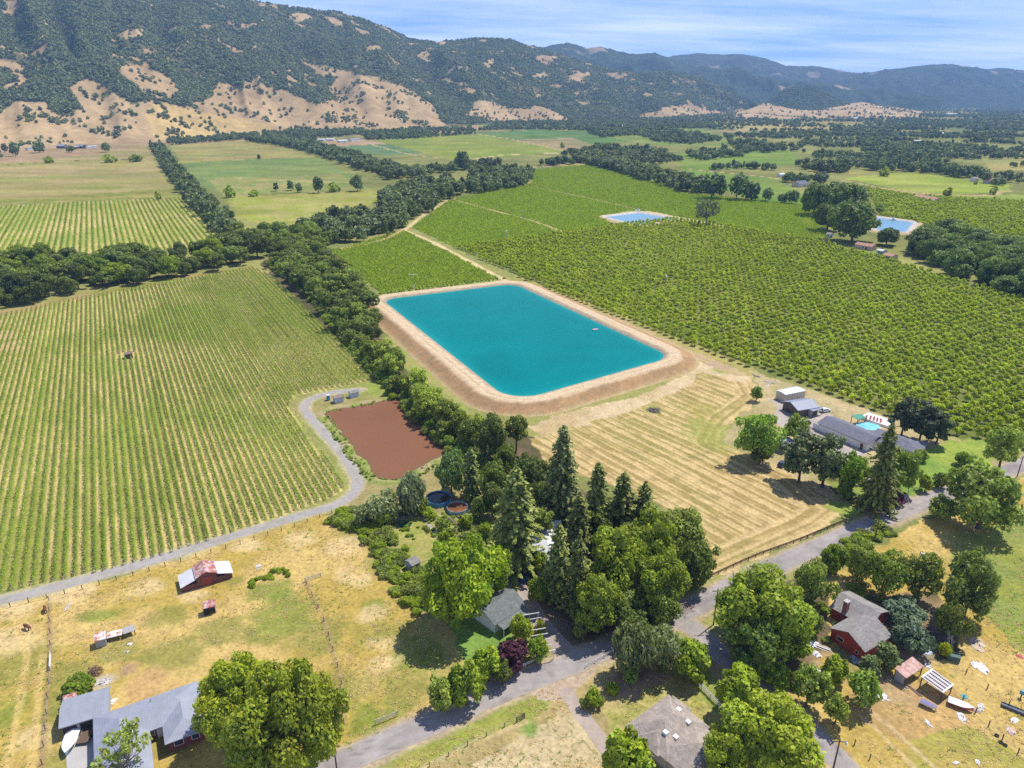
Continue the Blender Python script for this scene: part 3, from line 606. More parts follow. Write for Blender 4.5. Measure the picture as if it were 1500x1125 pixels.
LF = {'oak': M_leaf('oak_leaves', (.155, .205, .03), (.29, .315, .05)), 'maple': M_leaf('maple_leaves', (.22, .325, .012), (.42, .48, .025), .34, .12),
      'olive': M_leaf('walnut_leaves', (.27, .345, .02), (.46, .48, .035), .32, .14), 'willow': M_leaf('grey_green_leaves', (.22, .26, .115), (.34, .35, .17), .25, .15),
      'conifer': M_leaf('conifer_needles', (.105, .13, .025), (.26, .265, .05), .12, .2), 'palecon': M_leaf('pale_conifer_needles', (.16, .20, .05), (.28, .29, .08), .15, .12), 'pine': M_leaf('pine_needles', (.085, .115, .045), (.17, .19, .07), .12, .2),
      'plum': M_leaf('plum_leaves', (.08, .022, .04), (.15, .04, .06), .2, .1), 'pear': M_leaf('pear_leaves', (.35, .45, .012), (.62, .64, .03), .3, .18), 'vine': M_leaf('vine_leaves', (.15, .25, .012), (.29, .37, .022), .3, .2),
      'straw': M_leaf('straw_weeds', (.58, .43, .18), (.62, .47, .24), .2, .1), 'farwood': M_leaf('far_tree_leaves', (.13, .175, .055), (.22, .25, .07), .2, .35), 'gvine': M_leaf('green_vine_leaves', (.29, .39, .02), (.46, .51, .04), .3, .2), 'reed': M_leaf('reeds', (.20, .28, .04), (.34, .38, .08), .3, .2), 'dry': M_leaf('dry_weeds', (.58, .42, .15), (.62, .46, .19), .2, .1), 'hillwood': M_leaf('hill_leaves', (.17, .205, .075), (.27, .28, .10), .15, .45)}
PROTO = {}
def proto(kind, crown, trunk, a, h): PROTO.setdefault(kind, []).append((crown, trunk, a, h))
def add_broad(kind, lf, a, h, clear, n, rl, quads, size, seed, tr=.32, lump=.38, bark=None, nb=8, **k):
    rng = np.random.default_rng(seed); lob = broad_lobes(rng, a, h, clear, n, rl, lump)
    V, Fc, c = lobe_cloud(lob, quads, size, rng, **k)
    proto(kind, mesh_np(kind+'_crown', V, Fc, LF[lf], col=c), trunk_mesh(rng, h, clear, tr, lob, bark or BARK, nb), a, h)
def add_conifer(kind, lf, r, h, seed, dens=1., full=.85, droop=.25, size=.42, z0=1.2, lop=.15):
    rng = np.random.default_rng(seed); P = []; N = []; val = []; hue = []; z = z0; tips = []
    while z < h-.4:
        q = 1-(z-z0)/(h-z0); Lz = r*(q**full)*(1+lop*math.sin(z*1.7+seed)); nb = int((5+4*q)*dens); off = rng.uniform(0, 6.28)
        for b in range(nb):
            az = off+2*math.pi*b/nb+rng.uniform(-.3, .3); Lb = Lz*rng.uniform(.65, 1.12)+.15; bv = rng.uniform(.8, 1.2); bh = rng.uniform(0, .3)
            m = max(2, int(Lb/.30)); t = np.linspace(.12, 1, m)
            for tt in t:
                w = .55*(1-tt)*min(Lb, 2)*.5+.12
                for _ in range(2):
                    sd = rng.uniform(-1, 1)*w*1.3
                    P.append((math.cos(az)*Lb*tt-math.sin(az)*sd, math.sin(az)*Lb*tt+math.cos(az)*sd, z+.18*Lb*tt-droop*Lb*tt*tt*1.2+rng.uniform(-.15, .15)))
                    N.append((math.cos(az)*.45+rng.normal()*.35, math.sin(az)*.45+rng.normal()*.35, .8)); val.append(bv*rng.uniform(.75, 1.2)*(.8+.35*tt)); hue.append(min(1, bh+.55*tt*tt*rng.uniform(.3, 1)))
        z += rng.uniform(.42, .7)*(.65+.5*q)
    for i in range(14): P.append((rng.normal()*.08, rng.normal()*.08, h-.9+i*.065)); N.append(tuple(rng.normal(size=3))); val.append(1.); hue.append(.4)
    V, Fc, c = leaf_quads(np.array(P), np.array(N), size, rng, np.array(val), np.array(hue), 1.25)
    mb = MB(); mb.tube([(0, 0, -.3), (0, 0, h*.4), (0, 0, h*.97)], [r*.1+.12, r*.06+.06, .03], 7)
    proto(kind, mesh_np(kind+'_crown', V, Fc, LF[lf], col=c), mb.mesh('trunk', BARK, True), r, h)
for s in range(3): add_broad('oak', 'oak', 6.0, 11., 1.0, 40, .27, 7500, .31, 10+s, lump=.35)
for s in range(2): add_broad('openoak', 'oak', 5.2, 11., 3.4, 20, .26, 3000, .32, 20+s, .30, .4, nb=16)
for s in range(2): add_broad('maple', 'maple', 7.5, 13., 1.6, 64, .23, 18000, .29, 30+s)
for s in range(3): add_broad('olive', 'olive', 6.5, 12.5, 1.6, 56, .23, 15000, .27, 40+s, lump=.22)
for s in range(2): add_broad('bigtree', 'olive', 9.5, 17., 2.5, 95, .18, 36000, .27, 48+s, .5, .25, nb=20)
for s in range(2): add_broad('roundtree', 'olive', 3.2, 5.4, .7, 34, .27, 4200, .25, 50+s, .16, .12)
for s in range(2): add_broad('smalloak', 'oak', 3.2, 6., 1.0, 22, .32, 2300, .28, 55+s, .18)
for s in range(2): add_broad('willow', 'willow', 4.2, 7., .8, 26, .30, 4200, .22, 60+s, .2, .3, asp=2.2, droop=(0, 0, -1), up=.1)
add_broad('greybush', 'willow', 2.6, 3.6, .2, 20, .34, 2300, .2, 64, .1)
for s in range(2): add_broad('bush', 'maple', 1.9, 2.6, .1, 16, .36, 1500, .19, 66+s, .08)
for s in range(2): add_broad('darkbush', 'oak', 2.2, 3.0, .1, 18, .36, 1700, .2, 69+s, .09)
add_broad('plum', 'plum', 2.9, 4.8, .8, 26, .3, 3000, .24, 72, .15)
add_broad('sparse', 'oak', 4.2, 8., 1.6, 22, .17, 1100, .22, 74, .16, .3, PALEBARK, 22)
add_broad('deadtree', 'willow', 6., 10.5, 2., 26, .22, 1500, .28, 76, .34, .3, PALEBARK, 26)
for s in range(2): add_conifer('redwood', 'conifer', 6.2, 27, 80+s, 1.15, .62, .3, .36, lop=.22)
for s in range(2): add_conifer('fir', 'conifer', 4.0, 20, 84+s, 1.1, .62, .25, .34, lop=.22)
for s in range(1): add_conifer('palefir', 'palecon', 4.6, 24, 88+s, 1.15, .6, .25, .34, lop=.2)
for s in range(2): add_broad('pine', 'pine', 5.0, 14., 1.4, 44, .21, 6500, .32, 90+s, .35, .2, nb=18)
add_broad('cypress', 'palecon', 2.3, 7.5, .2, 26, .38, 3000, .24, 93, .12, .1)
for s in range(3): add_broad('pear', 'pear', 1.55, 3.9, .5, 12, .36, 330, .30, 100+s, .08, .15, nb=4)
for s in range(3): add_broad('faroak', 'farwood', 6., 10.5, 1., 16, .38, 620, .85, 110+s, .3, .25, nb=3)
for s in range(2): add_broad('farpoplar', 'farwood', 3., 12., 1., 12, .42, 380, .8, 114+s, .25, .1, nb=2)
add_broad('farbush', 'olive', 3., 4., .1, 9, .42, 170, .7, 117, .1, .2, nb=2)
for s in range(3): add_broad('hillwood', 'hillwood', 7.0, 11., .5, 7, .45, 75, 2.3, 120+s, .3, .2, nb=2)
add_broad('farvine', 'gvine', .95, 1.7, .2, 4, .5, 30, .42, 130, .05, .1, nb=1)

ALLTREES = []
rnd = random.Random(5)
def tree(kind, x, y, a, h, label, cat='tree', group=None, tint=None, parts=True, name=None, z=0.):
    cr, tr, a0, h0 = rnd.choice(PROTO[kind]); s = a/a0*rnd.uniform(.96, 1.04); sz = h/h0
    nm = name or {'redwood': 'conifer', 'fir': 'conifer', 'palefir': 'conifer', 'pine': 'pine_tree', 'cypress': 'cypress_tree', 'maple': 'maple_tree', 'olive': 'broadleaf_tree', 'bigtree': 'broadleaf_tree', 'faroak': 'field_tree', 'farpoplar': 'field_tree', 'farbush': 'shrub', 'smalloak': 'small_tree', 'openoak': 'open_oak_tree', 'roundtree': 'round_tree', 'willow': 'willow_tree', 'greybush': 'shrub', 'bush': 'shrub', 'darkbush': 'shrub', 'plum': 'plum_tree', 'pear': 'pear_tree', 'deadtree': 'bare_oak_tree', 'sparse': 'sparse_tree'}.get(kind, 'oak_tree')
    rz = rnd.uniform(0, 6.28); t = thing(nm, label, cat, (x, y, z), rz, group)
    c = obj('crown', cr, t, scl=(s, s, sz)); tint = tint or (1, 1, 1); k = rnd.uniform(.92, 1.08)
    c.color = (tint[0]*k, tint[1]*k, tint[2]*k, 1)
    b = obj('trunk', tr, t, scl=(s*.8+.2*sz, s*.8+.2*sz, sz))
    ALLTREES.append((kind, x, y)); return t
def boxtree(kind, x0, y0, x1, y1, label, cat='tree', tint=None, group=None, hk=None):
    """a tree whose crown fills the given rectangle of the photograph"""
    pc, qc = (x0+x1)/2, (y0+y1)/2; con = kind in ('redwood', 'fir', 'palefir')
    if con:
        g = G(pc, y1-(y1-y0)*.06); Y = g[1]; top = AT(pc, y0, Y)[2]; a = (x1-x0)/2/F*(g[1]*CP+H*SP)
        return tree(kind, g[0], g[1], a, max(3, top), label, cat, group, tint)
    z = 3.
    for _ in range(4):
        g = G(pc, qc, z); dep = g[1]*CP-(z-H)*SP; a = (x1-x0)/2/F*dep; e = (y1-y0)/2/F*dep
        th = math.atan2(H-z, g[1]); b = math.sqrt(max(e*e-(a*math.sin(th))**2, (.4*a*math.cos(th))**2))/math.cos(th); b = min(max(b, .45*a), 1.35*a); z = b*1.12
    return tree(kind, g[0], g[1], a*1.04, z+b, label, cat, group, tint)
def in_poly_points(poly, gap, rng, jit=.45):
    g = poly if isinstance(poly, np.ndarray) else GP(poly); x0, y0 = g.min(0); x1, y1 = g.max(0)
    xs, ys = np.meshgrid(np.arange(x0, x1, gap), np.arange(y0, y1, gap)); x = xs.ravel()+rng.uniform(-jit, jit, xs.size)*gap; y = ys.ravel()+rng.uniform(-jit, jit, xs.size)*gap
    m = inpoly(x, y, g); return x[m], y[m]
BT = boxtree
B1 = (1.25, 1.2, 1.0); DKT = (.8, .85, .9)
# ---- front and cottage
BT('bigtree', 286, 925, 400, 1120, 'left half of the huge spreading green tree pair beside the metal roofed farmhouse', tint=(1.0, .98, 1.0))
BT('bigtree', 340, 935, 505, 1165, 'huge spreading green tree beside the grey metal roofed farmhouse', tint=(1.0, .98, 1.0))
BT('sparse', 140, 1048, 222, 1150, 'thin half bare tree leaning over the grey metal roof', tint=(1.5, 1.5, 1.6))
BT('bush', 92, 983, 139, 1020, 'round green bush behind the small red roofed shed', 'shrub', (.7, .75, .9))
BT('maple', 608, 783, 738, 918, 'big bright green maple tree shading the cottage')
BT('maple', 690, 795, 756, 868, 'smaller lime green tree touching the big maple behind the cottage', tint=(.95, 1, .9))
BT('smalloak', 622, 990, 668, 1042, 'dark small tree leaning over the road by the golden pasture', tint=(1.2, 1.2, 1.2))
BT('roundtree', 655, 968, 712, 1035, 'green roadside tree with its shadow on the road, below the purple tree', tint=(.75, .85, .9))
BT('roundtree', 690, 946, 740, 1000, 'bright green tree at the lawn corner left of the purple tree', tint=(.95, 1.05, .9))
BT('plum', 722, 936, 776, 986, 'purple leaved plum tree beside the road')
BT('smalloak', 720, 968, 752, 1004, 'low dark green shrub right below the purple tree', 'shrub')
BT('roundtree', 746, 886, 782, 944, 'yellow green tree beside the white pergola beams')
BT('roundtree', 768, 925, 802, 972, 'green bush at the driveway corner below the pergola', 'shrub', (.85, .95, .9))
BT('bush', 722, 895, 740, 914, 'small round bush at the cottage porch', 'shrub')
BT('bush', 782, 900, 800, 935, 'leafy vine clump hanging over the pergola end', 'shrub', (1.1, 1, .8))
# ---- central grove
BT('redwood', 712, 684, 800, 842, 'tall dark conifer standing behind the cottage', tint=(1.1, 1.15, 1.1))
BT('palefir', 790, 624, 854, 775, 'pale green pointed conifer at the edge of the mown hay field', tint=(1, 1, 1))
BT('fir', 846, 678, 898, 795, 'slender dark conifer left of a similar one above the dense grove', tint=(1.1, 1.1, 1.1))
BT('fir', 880, 692, 938, 795, 'dark conifer in the middle of the row facing the hay field', tint=(1.1, 1.1, 1))
BT('fir', 916, 706, 964, 790, 'shortest dark conifer at the right end of the row facing the hay field', tint=(1.2, 1.2, 1.1))
BT('fir', 820, 722, 872, 815, 'conifer between the pale conifer and the white roofed house', tint=(1.1, 1.1, 1))
BT('fir', 790, 766, 842, 885, 'conifer standing in front of the white roofed house', tint=(1.2, 1.25, 1.2))
BT('fir', 820, 785, 868, 905, 'conifer beside the driveway at the left edge of the dense grove', tint=(1.1, 1.1, 1.1))
BT('oak', 850, 735, 905, 800, 'dark oak between the conifers of the hay field row', tint=(1, 1.05, 1))
BT('olive', 930, 762, 985, 840, 'yellow green tree filling the heart of the dense grove', tint=(.8, .85, .85))
BT('oak', 836, 872, 884, 925, 'dark oak at the front left of the dense grove', tint=(1, 1.1, 1))
BT('oak', 945, 850, 1000, 920, 'dark oak at the roadside foot of the dense grove', tint=(1, 1.05, 1))
BT('openoak', 770, 735, 815, 800, 'loose oak between the tallest conifer and the white roof', tint=(1.1, 1.1, 1))
BT('olive', 858, 762, 950, 880, 'large yellow green tree in the middle of the dense grove', tint=(.85, .88, .9))
BT('olive', 905, 740, 1000, 850, 'tallest broad tree at the back of the dense grove', tint=(.8, .84, .9))
BT('oak', 962, 735, 1036, 810, 'dark oak at the back right corner of the dense grove', tint=(1.15, 1.15, 1.1))
BT('olive', 930, 800, 1010, 905, 'broad green tree at the right side of the dense grove', tint=(.78, .82, .85))
BT('oak', 990, 780, 1052, 868, 'dark spreading oak overhanging the dry field corner by the road', tint=(1.1, 1.15, 1.1))
BT('olive', 838, 828, 912, 930, 'green tree at the front of the dense grove above the driveway', tint=(.72, .78, .85))
BT('oak', 880, 860, 960, 930, 'dark tree at the road edge of the dense grove', tint=(.9, 1, 1))
BT('darkbush', 836, 900, 868, 935, 'dark bush at the foot of the dense grove by the driveway', 'shrub')
BT('roundtree', 770, 838, 806, 880, 'leafy bush between driveway and conifers', 'shrub', (.7, .78, .9))
BT('roundtree', 770, 800, 802, 838, 'bright bush left of the white roofed house', 'shrub', (.85, .9, .8))
BT('oak', 690, 586, 746, 690, 'tall dark oak at the lower end of the creek trees', tint=(.9, .95, 1))
BT('openoak', 735, 590, 778, 672, 'open crowned oak near the corner of the reservoir bank', tint=(1.1, 1.1, 1.))
BT('oak', 745, 650, 800, 740, 'dark oak behind the tall conifer', tint=(.85, .9, .95))
BT('oak', 770, 690, 812, 770, 'dark oak left of the pale conifer', tint=(.9, .95, .95))
BT('willow', 636, 655, 684, 725, 'green willow at the corner of the brown pond', tint=(.7, .9, .55))
BT('fir', 674, 655, 708, 735, 'blue green conifer beside the round stock tanks', tint=(1.1, 1.25, 1.4))
BT('oak', 700, 668, 748, 735, 'dark oak between stock tanks and tall conifer', tint=(.8, .85, .9))
BT('willow', 578, 690, 626, 752, 'silvery willow bush beside the lower pond corner', tint=(.95, 1, 1))
BT('greybush', 540, 716, 590, 762, 'grey green bush between vineyard road and round stock tanks', 'shrub', (1, 1.05, .9))
BT('greybush', 516, 734, 556, 770, 'grey green bush nearest the bend of the vineyard road', 'shrub', (.9, 1, .75))
BT('roundtree', 545, 738, 585, 768, 'yellow green bush by the little teal pond', 'shrub', (.95, 1, .9))
BT('darkbush', 600, 722, 630, 752, 'dark bush left of the blue stock tank', 'shrub')
BT('bush', 616, 742, 640, 760, 'low bush in front of the blue stock tank', 'shrub', (.9, .9, .8))
BT('bush', 672, 752, 694, 772, 'bush in front of the rust coloured stock tank', 'shrub')
BT('bush', 696, 764, 722, 790, 'bright bush at the end of the garden beds', 'shrub')
BT('darkbush', 636, 756, 660, 778, 'dark bush beside the garden path', 'shrub', (1.2, 1.3, 1))
for a in [('oak', 700, 700, 742, 760, 'dark leafy tree left of the tallest grove conifer'), ('smalloak', 688, 722, 716, 760, 'small tree between the rust coloured tank and the tallest grove conifer'), ('oak', 724, 640, 760, 700, 'oak between open crowned oak and tall dark oak at the creek end'), ('openoak', 668, 600, 706, 668, 'tall loose oak beside the dark oak at the creek end'), ('smalloak', 756, 742, 784, 788, 'small dark oak directly right of the tallest grove conifer'), ('roundtree', 640, 772, 668, 800, 'leafy garden tree above the big maple, left of two'), ('smalloak', 664, 780, 694, 812, 'dark garden tree above the big maple, right of two'), ('roundtree', 716, 800, 746, 835, 'green tree squeezed between big maple and tallest conifer'), ('bigtree', 780, 650, 815, 735, 'broad tree left of the pale pointed conifer')]:
    k = ('oak' if a[0] == 'bigtree' else a[0]); BT(k, *a[1:5], a[5], tint=(.9, .95, .9))
# ---- ranch house
BT('oak', 1076, 596, 1144, 672, 'round walnut tree at the hay field edge left of the ranch house', tint=(1.1, 1.35, 1.0))
BT('smalloak', 1098, 650, 1130, 680, 'low dark bush under the round walnut tree', 'shrub')
BT('smalloak', 1148, 598, 1184, 652, 'tree in front of the long ranch house, left end', tint=(1.2, 1.3, 1.1))
BT('pine', 1146, 606, 1208, 724, 'big dark pine between hay field and ranch house, left one of the pair', tint=(1.6, 1.6, 1.35))
BT('pine', 1180, 610, 1244, 732, 'big dark pine between hay field and ranch house, right one of the pair', tint=(1.55, 1.55, 1.3))
BT('olive', 1226, 645, 1276, 735, 'bright green tree left of the tall ranch conifer', tint=(.75, .95, .8))
BT('redwood', 1252, 620, 1308, 755, 'tall pointed conifer in front of the ranch house', tint=(1.25, 1.25, 1.1))
BT('oak', 1296, 650, 1352, 722, 'rounded green tree right of the tall ranch conifer', tint=(1.5, 1.7, 1.3))
BT('plum', 1296, 716, 1330, 740, 'dark red bush at the ranch driveway', 'shrub')
BT('roundtree', 1226, 690, 1250, 745, 'narrow green tree at the front of the ranch trees', tint=(.6, .7, .7))
BT('pine', 1304, 576, 1350, 640, 'dark pine by the pool, left one of three', tint=(.95, 1, 1))
BT('pine', 1330, 580, 1378, 648, 'dark pine by the pool, middle one of three', tint=(.95, 1, 1))
BT('pine', 1358, 596, 1398, 650, 'dark pine by the pool, right one of three', tint=(1, 1.05, 1))
BT('openoak', 1442, 618, 1502, 695, 'open oak between orchard and road', tint=(1.5, 1.6, 1.4))
BT('roundtree', 1348, 690, 1368, 722, 'lime green shrub on the ranch lawn edge', 'shrub')
BT('darkbush', 1366, 690, 1390, 714, 'dark round shrub on the ranch lawn edge', 'shrub')
BT('roundtree', 1388, 684, 1408, 706, 'yellowish shrub on the right end of the ranch lawn edge', 'shrub')
BT('smalloak', 1335, 655, 1362, 676, 'low green shrub below the east wing of the ranch house', 'shrub')
BT('bush', 1400, 660, 1424, 682, 'shrub at the orchard corner by the lawn', 'shrub', (.8, .9, .9))
BT('oak', 1392, 668, 1502, 776, 'huge dark oak overhanging the road at the right edge', tint=(1.05, 1.1, 1.05))
BT('smalloak', 1360, 724, 1402, 762, 'bush at the roadside left of the huge dark oak', 'shrub', (1.4, 1.45, 1.2))
BT('smalloak', 1100, 560, 1118, 590, 'little dark tree alone at the hay field corner', tint=(1.1, 1.3, 1))
# ---- red house place
BT('olive', 1052, 826, 1186, 960, 'large spreading tree over the road junction, beside the red house', tint=(.82, .88, .9))
BT('oak', 1070, 900, 1150, 990, 'dark undergrowth tree below the large spreading tree at the junction', tint=(.95, 1.1, 1))
BT('roundtree', 1140, 900, 1186, 975, 'bright green tree left of the red house wall', tint=(.7, .85, .8))
BT('smalloak', 1180, 890, 1208, 932, 'dark bush in front of the red house chimney', 'shrub')
BT('oak', 1164, 815, 1222, 884, 'dark oak between road and red house', tint=(1.1, 1.15, 1.1))
BT('roundtree', 1206, 795, 1240, 840, 'small green tree at the roadside hedge', tint=(.6, .7, .8))
BT('oak', 1234, 786, 1288, 850, 'green tree behind the red house, left of two', tint=(1.5, 1.6, 1.1))
BT('oak', 1270, 798, 1330, 872, 'green tree behind the red house, right of two', tint=(1.45, 1.55, 1.1))
BT('oak', 1322, 808, 1382, 880, 'olive tree between red house and the dark oak', tint=(1.2, 1.2, 1.1))
BT('oak', 1384, 800, 1468, 905, 'dark oak at the edge of the open grass, right of the red house', tint=(.95, .98, .98))
BT('oak', 1372, 868, 1420, 945, 'leaning dark oak below the bigger dark oak', tint=(1.1, 1.1, .9))
BT('willow', 1296, 872, 1358, 918, 'blue grey leaved tree right of the red house', tint=(.55, .7, .85))
BT('willow', 1302, 905, 1362, 955, 'lower blue grey leaved tree above the rusty roof', tint=(.55, .7, .8))
BT('cypress', 1284, 924, 1320, 990, 'pointed green cypress left of the rusty roof', tint=(.75, .85, .8))
BT('cypress', 1262, 958, 1292, 990, 'small cypress in front of the red house corner', tint=(.7, .8, .8))
BT('roundtree', 1200, 958, 1246, 1004, 'bright green tree in front of the red house', tint=(.85, .9, .9))
BT('smalloak', 1240, 976, 1294, 1036, 'round dark green tree left of the white tarp', tint=(1.3, 1.5, 1.2))
BT('smalloak', 1160, 972, 1214, 1036, 'grey green tree beside the white plank pile', tint=(1.5, 1.6, 1.4))
BT('smalloak', 1208, 1008, 1246, 1072, 'small tree at the side road fence', tint=(1.3, 1.3, 1.1))
BT('roundtree', 1122, 965, 1162, 1008, 'bright bush under the junction tree', 'shrub', (.7, .9, .8))
BT('bush', 1376, 940, 1394, 962, 'yellow bush beside the ladders', 'shrub', (1.3, 1.1, .5))
# ---- taupe house
BT('willow', 898, 905, 965, 990, 'pale willow leaning over the road, left of two', tint=(.95, 1, .7))
BT('willow', 940, 912, 1004, 980, 'pale willow leaning over the road, right of two', tint=(1, 1.05, .85))
BT('roundtree', 984, 935, 1046, 996, 'round bright tree behind the white board fence', tint=(.9, 1, .9))
BT('roundtree', 1048, 972, 1120, 1046, 'round bright tree in front of the white board fence', tint=(.95, 1.02, .95))
BT('olive', 1062, 1005, 1195, 1140, 'big bright green tree covering the side road', tint=(1.1, 1.1, 1.0))
BT('olive', 1028, 1050, 1110, 1150, 'big bright tree touching the taupe house garage', tint=(1.1, 1.1, 1.))
BT('roundtree', 872, 1068, 966, 1165, 'dense round tree hiding the corner of the taupe house', tint=(.95, 1, .9))
BT('bush', 856, 1006, 884, 1036, 'clipped round shrub beside the concrete drive', 'shrub', (1, 1, .9))
BT('darkbush', 848, 1020, 864, 1038, 'dark low shrub at the gate of the concrete drive', 'shrub')
BT('bush', 886, 998, 908, 1018, 'light green shrub in the stone edged bed', 'shrub')
BT('smalloak', 912, 978, 936, 1006, 'dark bush under the pale willow', 'shrub', (1, 1.2, 1))
BT('darkbush', 964, 955, 984, 984, 'dark bush at the end of the white board fence', 'shrub')
# ---- belts of trees (each tree a thing of its own)
FARPT = []
def fill(poly, gap, hr, kinds, label, group, tint=(1, 1, 1), ar=.5, low=.15, seed=0, far=False, cat='tree'):
    """trees spread over a patch of ground; far ones join the valley woodland"""
    r = random.Random(seed); rg = np.random.default_rng(seed); x, y = in_poly_points(poly, gap, rg, .38)
    for X, Y in zip(x, y):
        h = r.uniform(*hr); a = h*ar*r.uniform(.85, 1.2)
        if r.random() < low: h *= .6; a *= .75
        if far: FARPT.append((X, Y, a, h))
        else:
            k = r.uniform(.78, 1.25); tree(r.choice(kinds), X, Y, a, h, label, cat, group, tuple(t*k*r.uniform(.96, 1.04) for t in tint))
def along(px, width):
    P = smooth_line(GP(px), 2.0); T = np.gradient(P, axis=0); T /= np.linalg.norm(T, axis=1)[:, None]; N = np.stack([-T[:, 1], T[:, 0]], 1); return np.concatenate([P+N*width/2, (P-N*width/2)[::-1]])
fill([(396, 372), (430, 366), (485, 384), (536, 436), (556, 480), (556, 510), (530, 522), (490, 480), (440, 425), (404, 392)], 8.6, (7, 14), ['oak', 'openoak', 'openoak', 'smalloak'], 'dark oak in the creek tree belt between striped vineyard and turquoise reservoir', 'oaks along the creek beside the reservoir', (.98, 1.02, .95), .52, .15, 1)
fill(along([(540, 518), (575, 553), (612, 592), (650, 630), (690, 655)], 9), 6.6, (9, 13.5), ['openoak', 'openoak', 'oak'], 'open crowned oak in the creek row between brown pond and turquoise reservoir', 'oaks between the two ponds', (1.4, 1.4, 1.1), .40, .1, 2)
fill(along([(520, 512), (560, 552), (600, 590), (650, 640), (690, 670)], 7), 4.2, (3, 5), ['smalloak', 'darkbush'], 'dark understorey shrub along the creek between brown pond and reservoir', 'shrubs under the creek oaks', (1.1, 1.3, 1.0), .5, 0, 3, False, 'shrub')
fill([(-70, 466), (0, 453), (130, 430), (250, 408), (360, 390), (396, 376), (330, 372), (230, 380), (120, 388), (0, 384), (-70, 390)], 12.5, (9, 19), ['oak', 'oak', 'oak', 'openoak', 'olive'], 'dark oak in the tree belt above the large striped vineyard', 'oaks above the striped vineyard', (.85, .92, .92), .54, .12, 4)
fill([(318, 370), (345, 346), (430, 342), (490, 352), (480, 372), (440, 392), (400, 374)], 13.0, (9, 16), ['oak', 'oak', 'openoak'], 'green oak in the wide clump where the tree belts meet', 'oaks where the belts meet', (1.0, 1.06, .95), .54, .1, 6)
fill([(440, 350), (500, 360), (560, 350), (598, 330), (590, 312), (540, 318), (480, 325), (440, 335)], 11.5, (12, 16), ['oak'], 'dark oak in the grove beside the green vineyard corner', 'oaks of the grove beside the green vineyard', (.85, .95, .95), .52, .1, 7, True)
W = 'x'
fill([(560, 318), (602, 326), (642, 300), (674, 285), (660, 266), (610, 272), (560, 290)], 11, (12, 17), 0, W, W, far=True, seed=8)
fill([(674, 284), (722, 283), (774, 272), (778, 256), (740, 252), (690, 258)], 11, (12, 17), 0, W, W, far=True, seed=9)
fill(along([(228, 214), (246, 240), (268, 268), (292, 296), (318, 322), (335, 345)], 24), 10, (7, 16), 0, W, W, low=.35, far=True, seed=5)
fill(along([(372, 206), (430, 214), (480, 226), (520, 238), (560, 250), (600, 262)], 60), 14, (12, 18), 0, W, W, far=True, seed=10)
fill(along([(600, 256), (640, 252), (690, 246), (720, 242)], 45), 12, (10, 15), 0, W, W, far=True, seed=11)
fill(along([(800, 243), (845, 238), (880, 234)], 30), 12, (12, 17), 0, W, W, far=True, seed=12)
fill(along([(860, 234), (920, 250), (960, 262), (1000, 274), (1030, 284)], 62), 12, (12, 18), 0, W, W, far=True, seed=13)
for i, (a, b, c, d) in enumerate([(1024, 252, 1064, 288), (1066, 252, 1096, 290), (1090, 262, 1116, 292), (1114, 274, 1132, 294), (1138, 282, 1156, 296), (1150, 278, 1172, 297)]):
    BT('faroak', a, b, c, d, 'dark tree standing in the short row behind the far edge of the green vineyard', 'tree', (.9, 1, 1), 'trees of the short row behind the green vineyard')
BT('deadtree', 1012, 287, 1062, 328, 'half bare grey oak standing alone beside the small blue basin', tint=(.6, .65, .5))
for a, b, c, d, l in [(1176, 266, 1216, 312, 'large dark oak left of the far blue basin, behind the others'), (1205, 265, 1264, 310, 'large dark oak behind the far blue basin shed'), (1194, 298, 1236, 336, 'dark oak with its feet in the vineyard track'), (1222, 292, 1286, 350, 'biggest dark oak directly left of the far blue basin'), (1286, 335, 1316, 358, 'low tree in front of the far blue basin')]:
    BT('oak', a-4, b-4, c+4, d, l, tint=(.7, .8, .85))
fill([(1352, 356), (1380, 350), (1430, 356), (1580, 396), (1580, 458), (1480, 434), (1390, 404), (1336, 376)], 12.5, (14, 20), ['oak'], 'dark oak in the grove right of the far blue basin', 'oaks right of the far blue basin', (.8, .92, .92), .54, .12, 14)
fill(along([(1040, 249), (1090, 246), (1130, 250)], 22), 10, (8, 13), 0, W, W, far=True, seed=15)
fill(along([(1190, 250), (1240, 252)], 60), 12, (14, 22), 0, W, W, far=True, seed=16)
fill(along([(1275, 250), (1340, 250), (1400, 256), (1425, 262)], 50), 13, (12, 18), 0, W, W, far=True, seed=17)
fill(along([(1440, 272), (1500, 264), (1560, 264)], 40), 16, (10, 16), 0, W, W, far=True, seed=18)
for a, b, c, d, k in [(399, 262, 408, 284, 'farpoplar'), (420, 261, 431, 280, 'farpoplar'), (432, 266, 443, 281, 'faroak'), (457, 258, 474, 281, 'faroak'), (479, 267, 500, 280, 'farbush'), (512, 253, 533, 278, 'faroak'), (328, 272, 346, 288, 'farbush'), (362, 278, 380, 287, 'farbush'), (376, 223, 382, 236, 'farpoplar')]:
    BT(k, a, b, c, d, 'small dark tree in the open line between two upper meadows', 'tree', (.95, 1.05, 1), 'small trees between the upper meadows')
for a, b, c, d, l in [(64, 229, 80, 238, 'lone green bush at the left ditch of the upper meadow'), (150, 226, 172, 237, 'wider green bush in the middle of the meadow ditch'), (186, 226, 208, 236, 'green bush at the right end of the meadow ditch'), (226, 280, 236, 292, 'small dark bush at the top right of the far striped vineyard'), (1288, 245, 1306, 257, 'bush at the corner of the bright right field'), (1380, 274, 1396, 287, 'round bush beside the terracotta roof'), (1450, 272, 1462, 284, 'round dark bush at the pale track end'), (820, 208, 828, 216, 'single round tree on the olive field')]:
    BT('farbush', a, b, c, d, l, 'shrub')
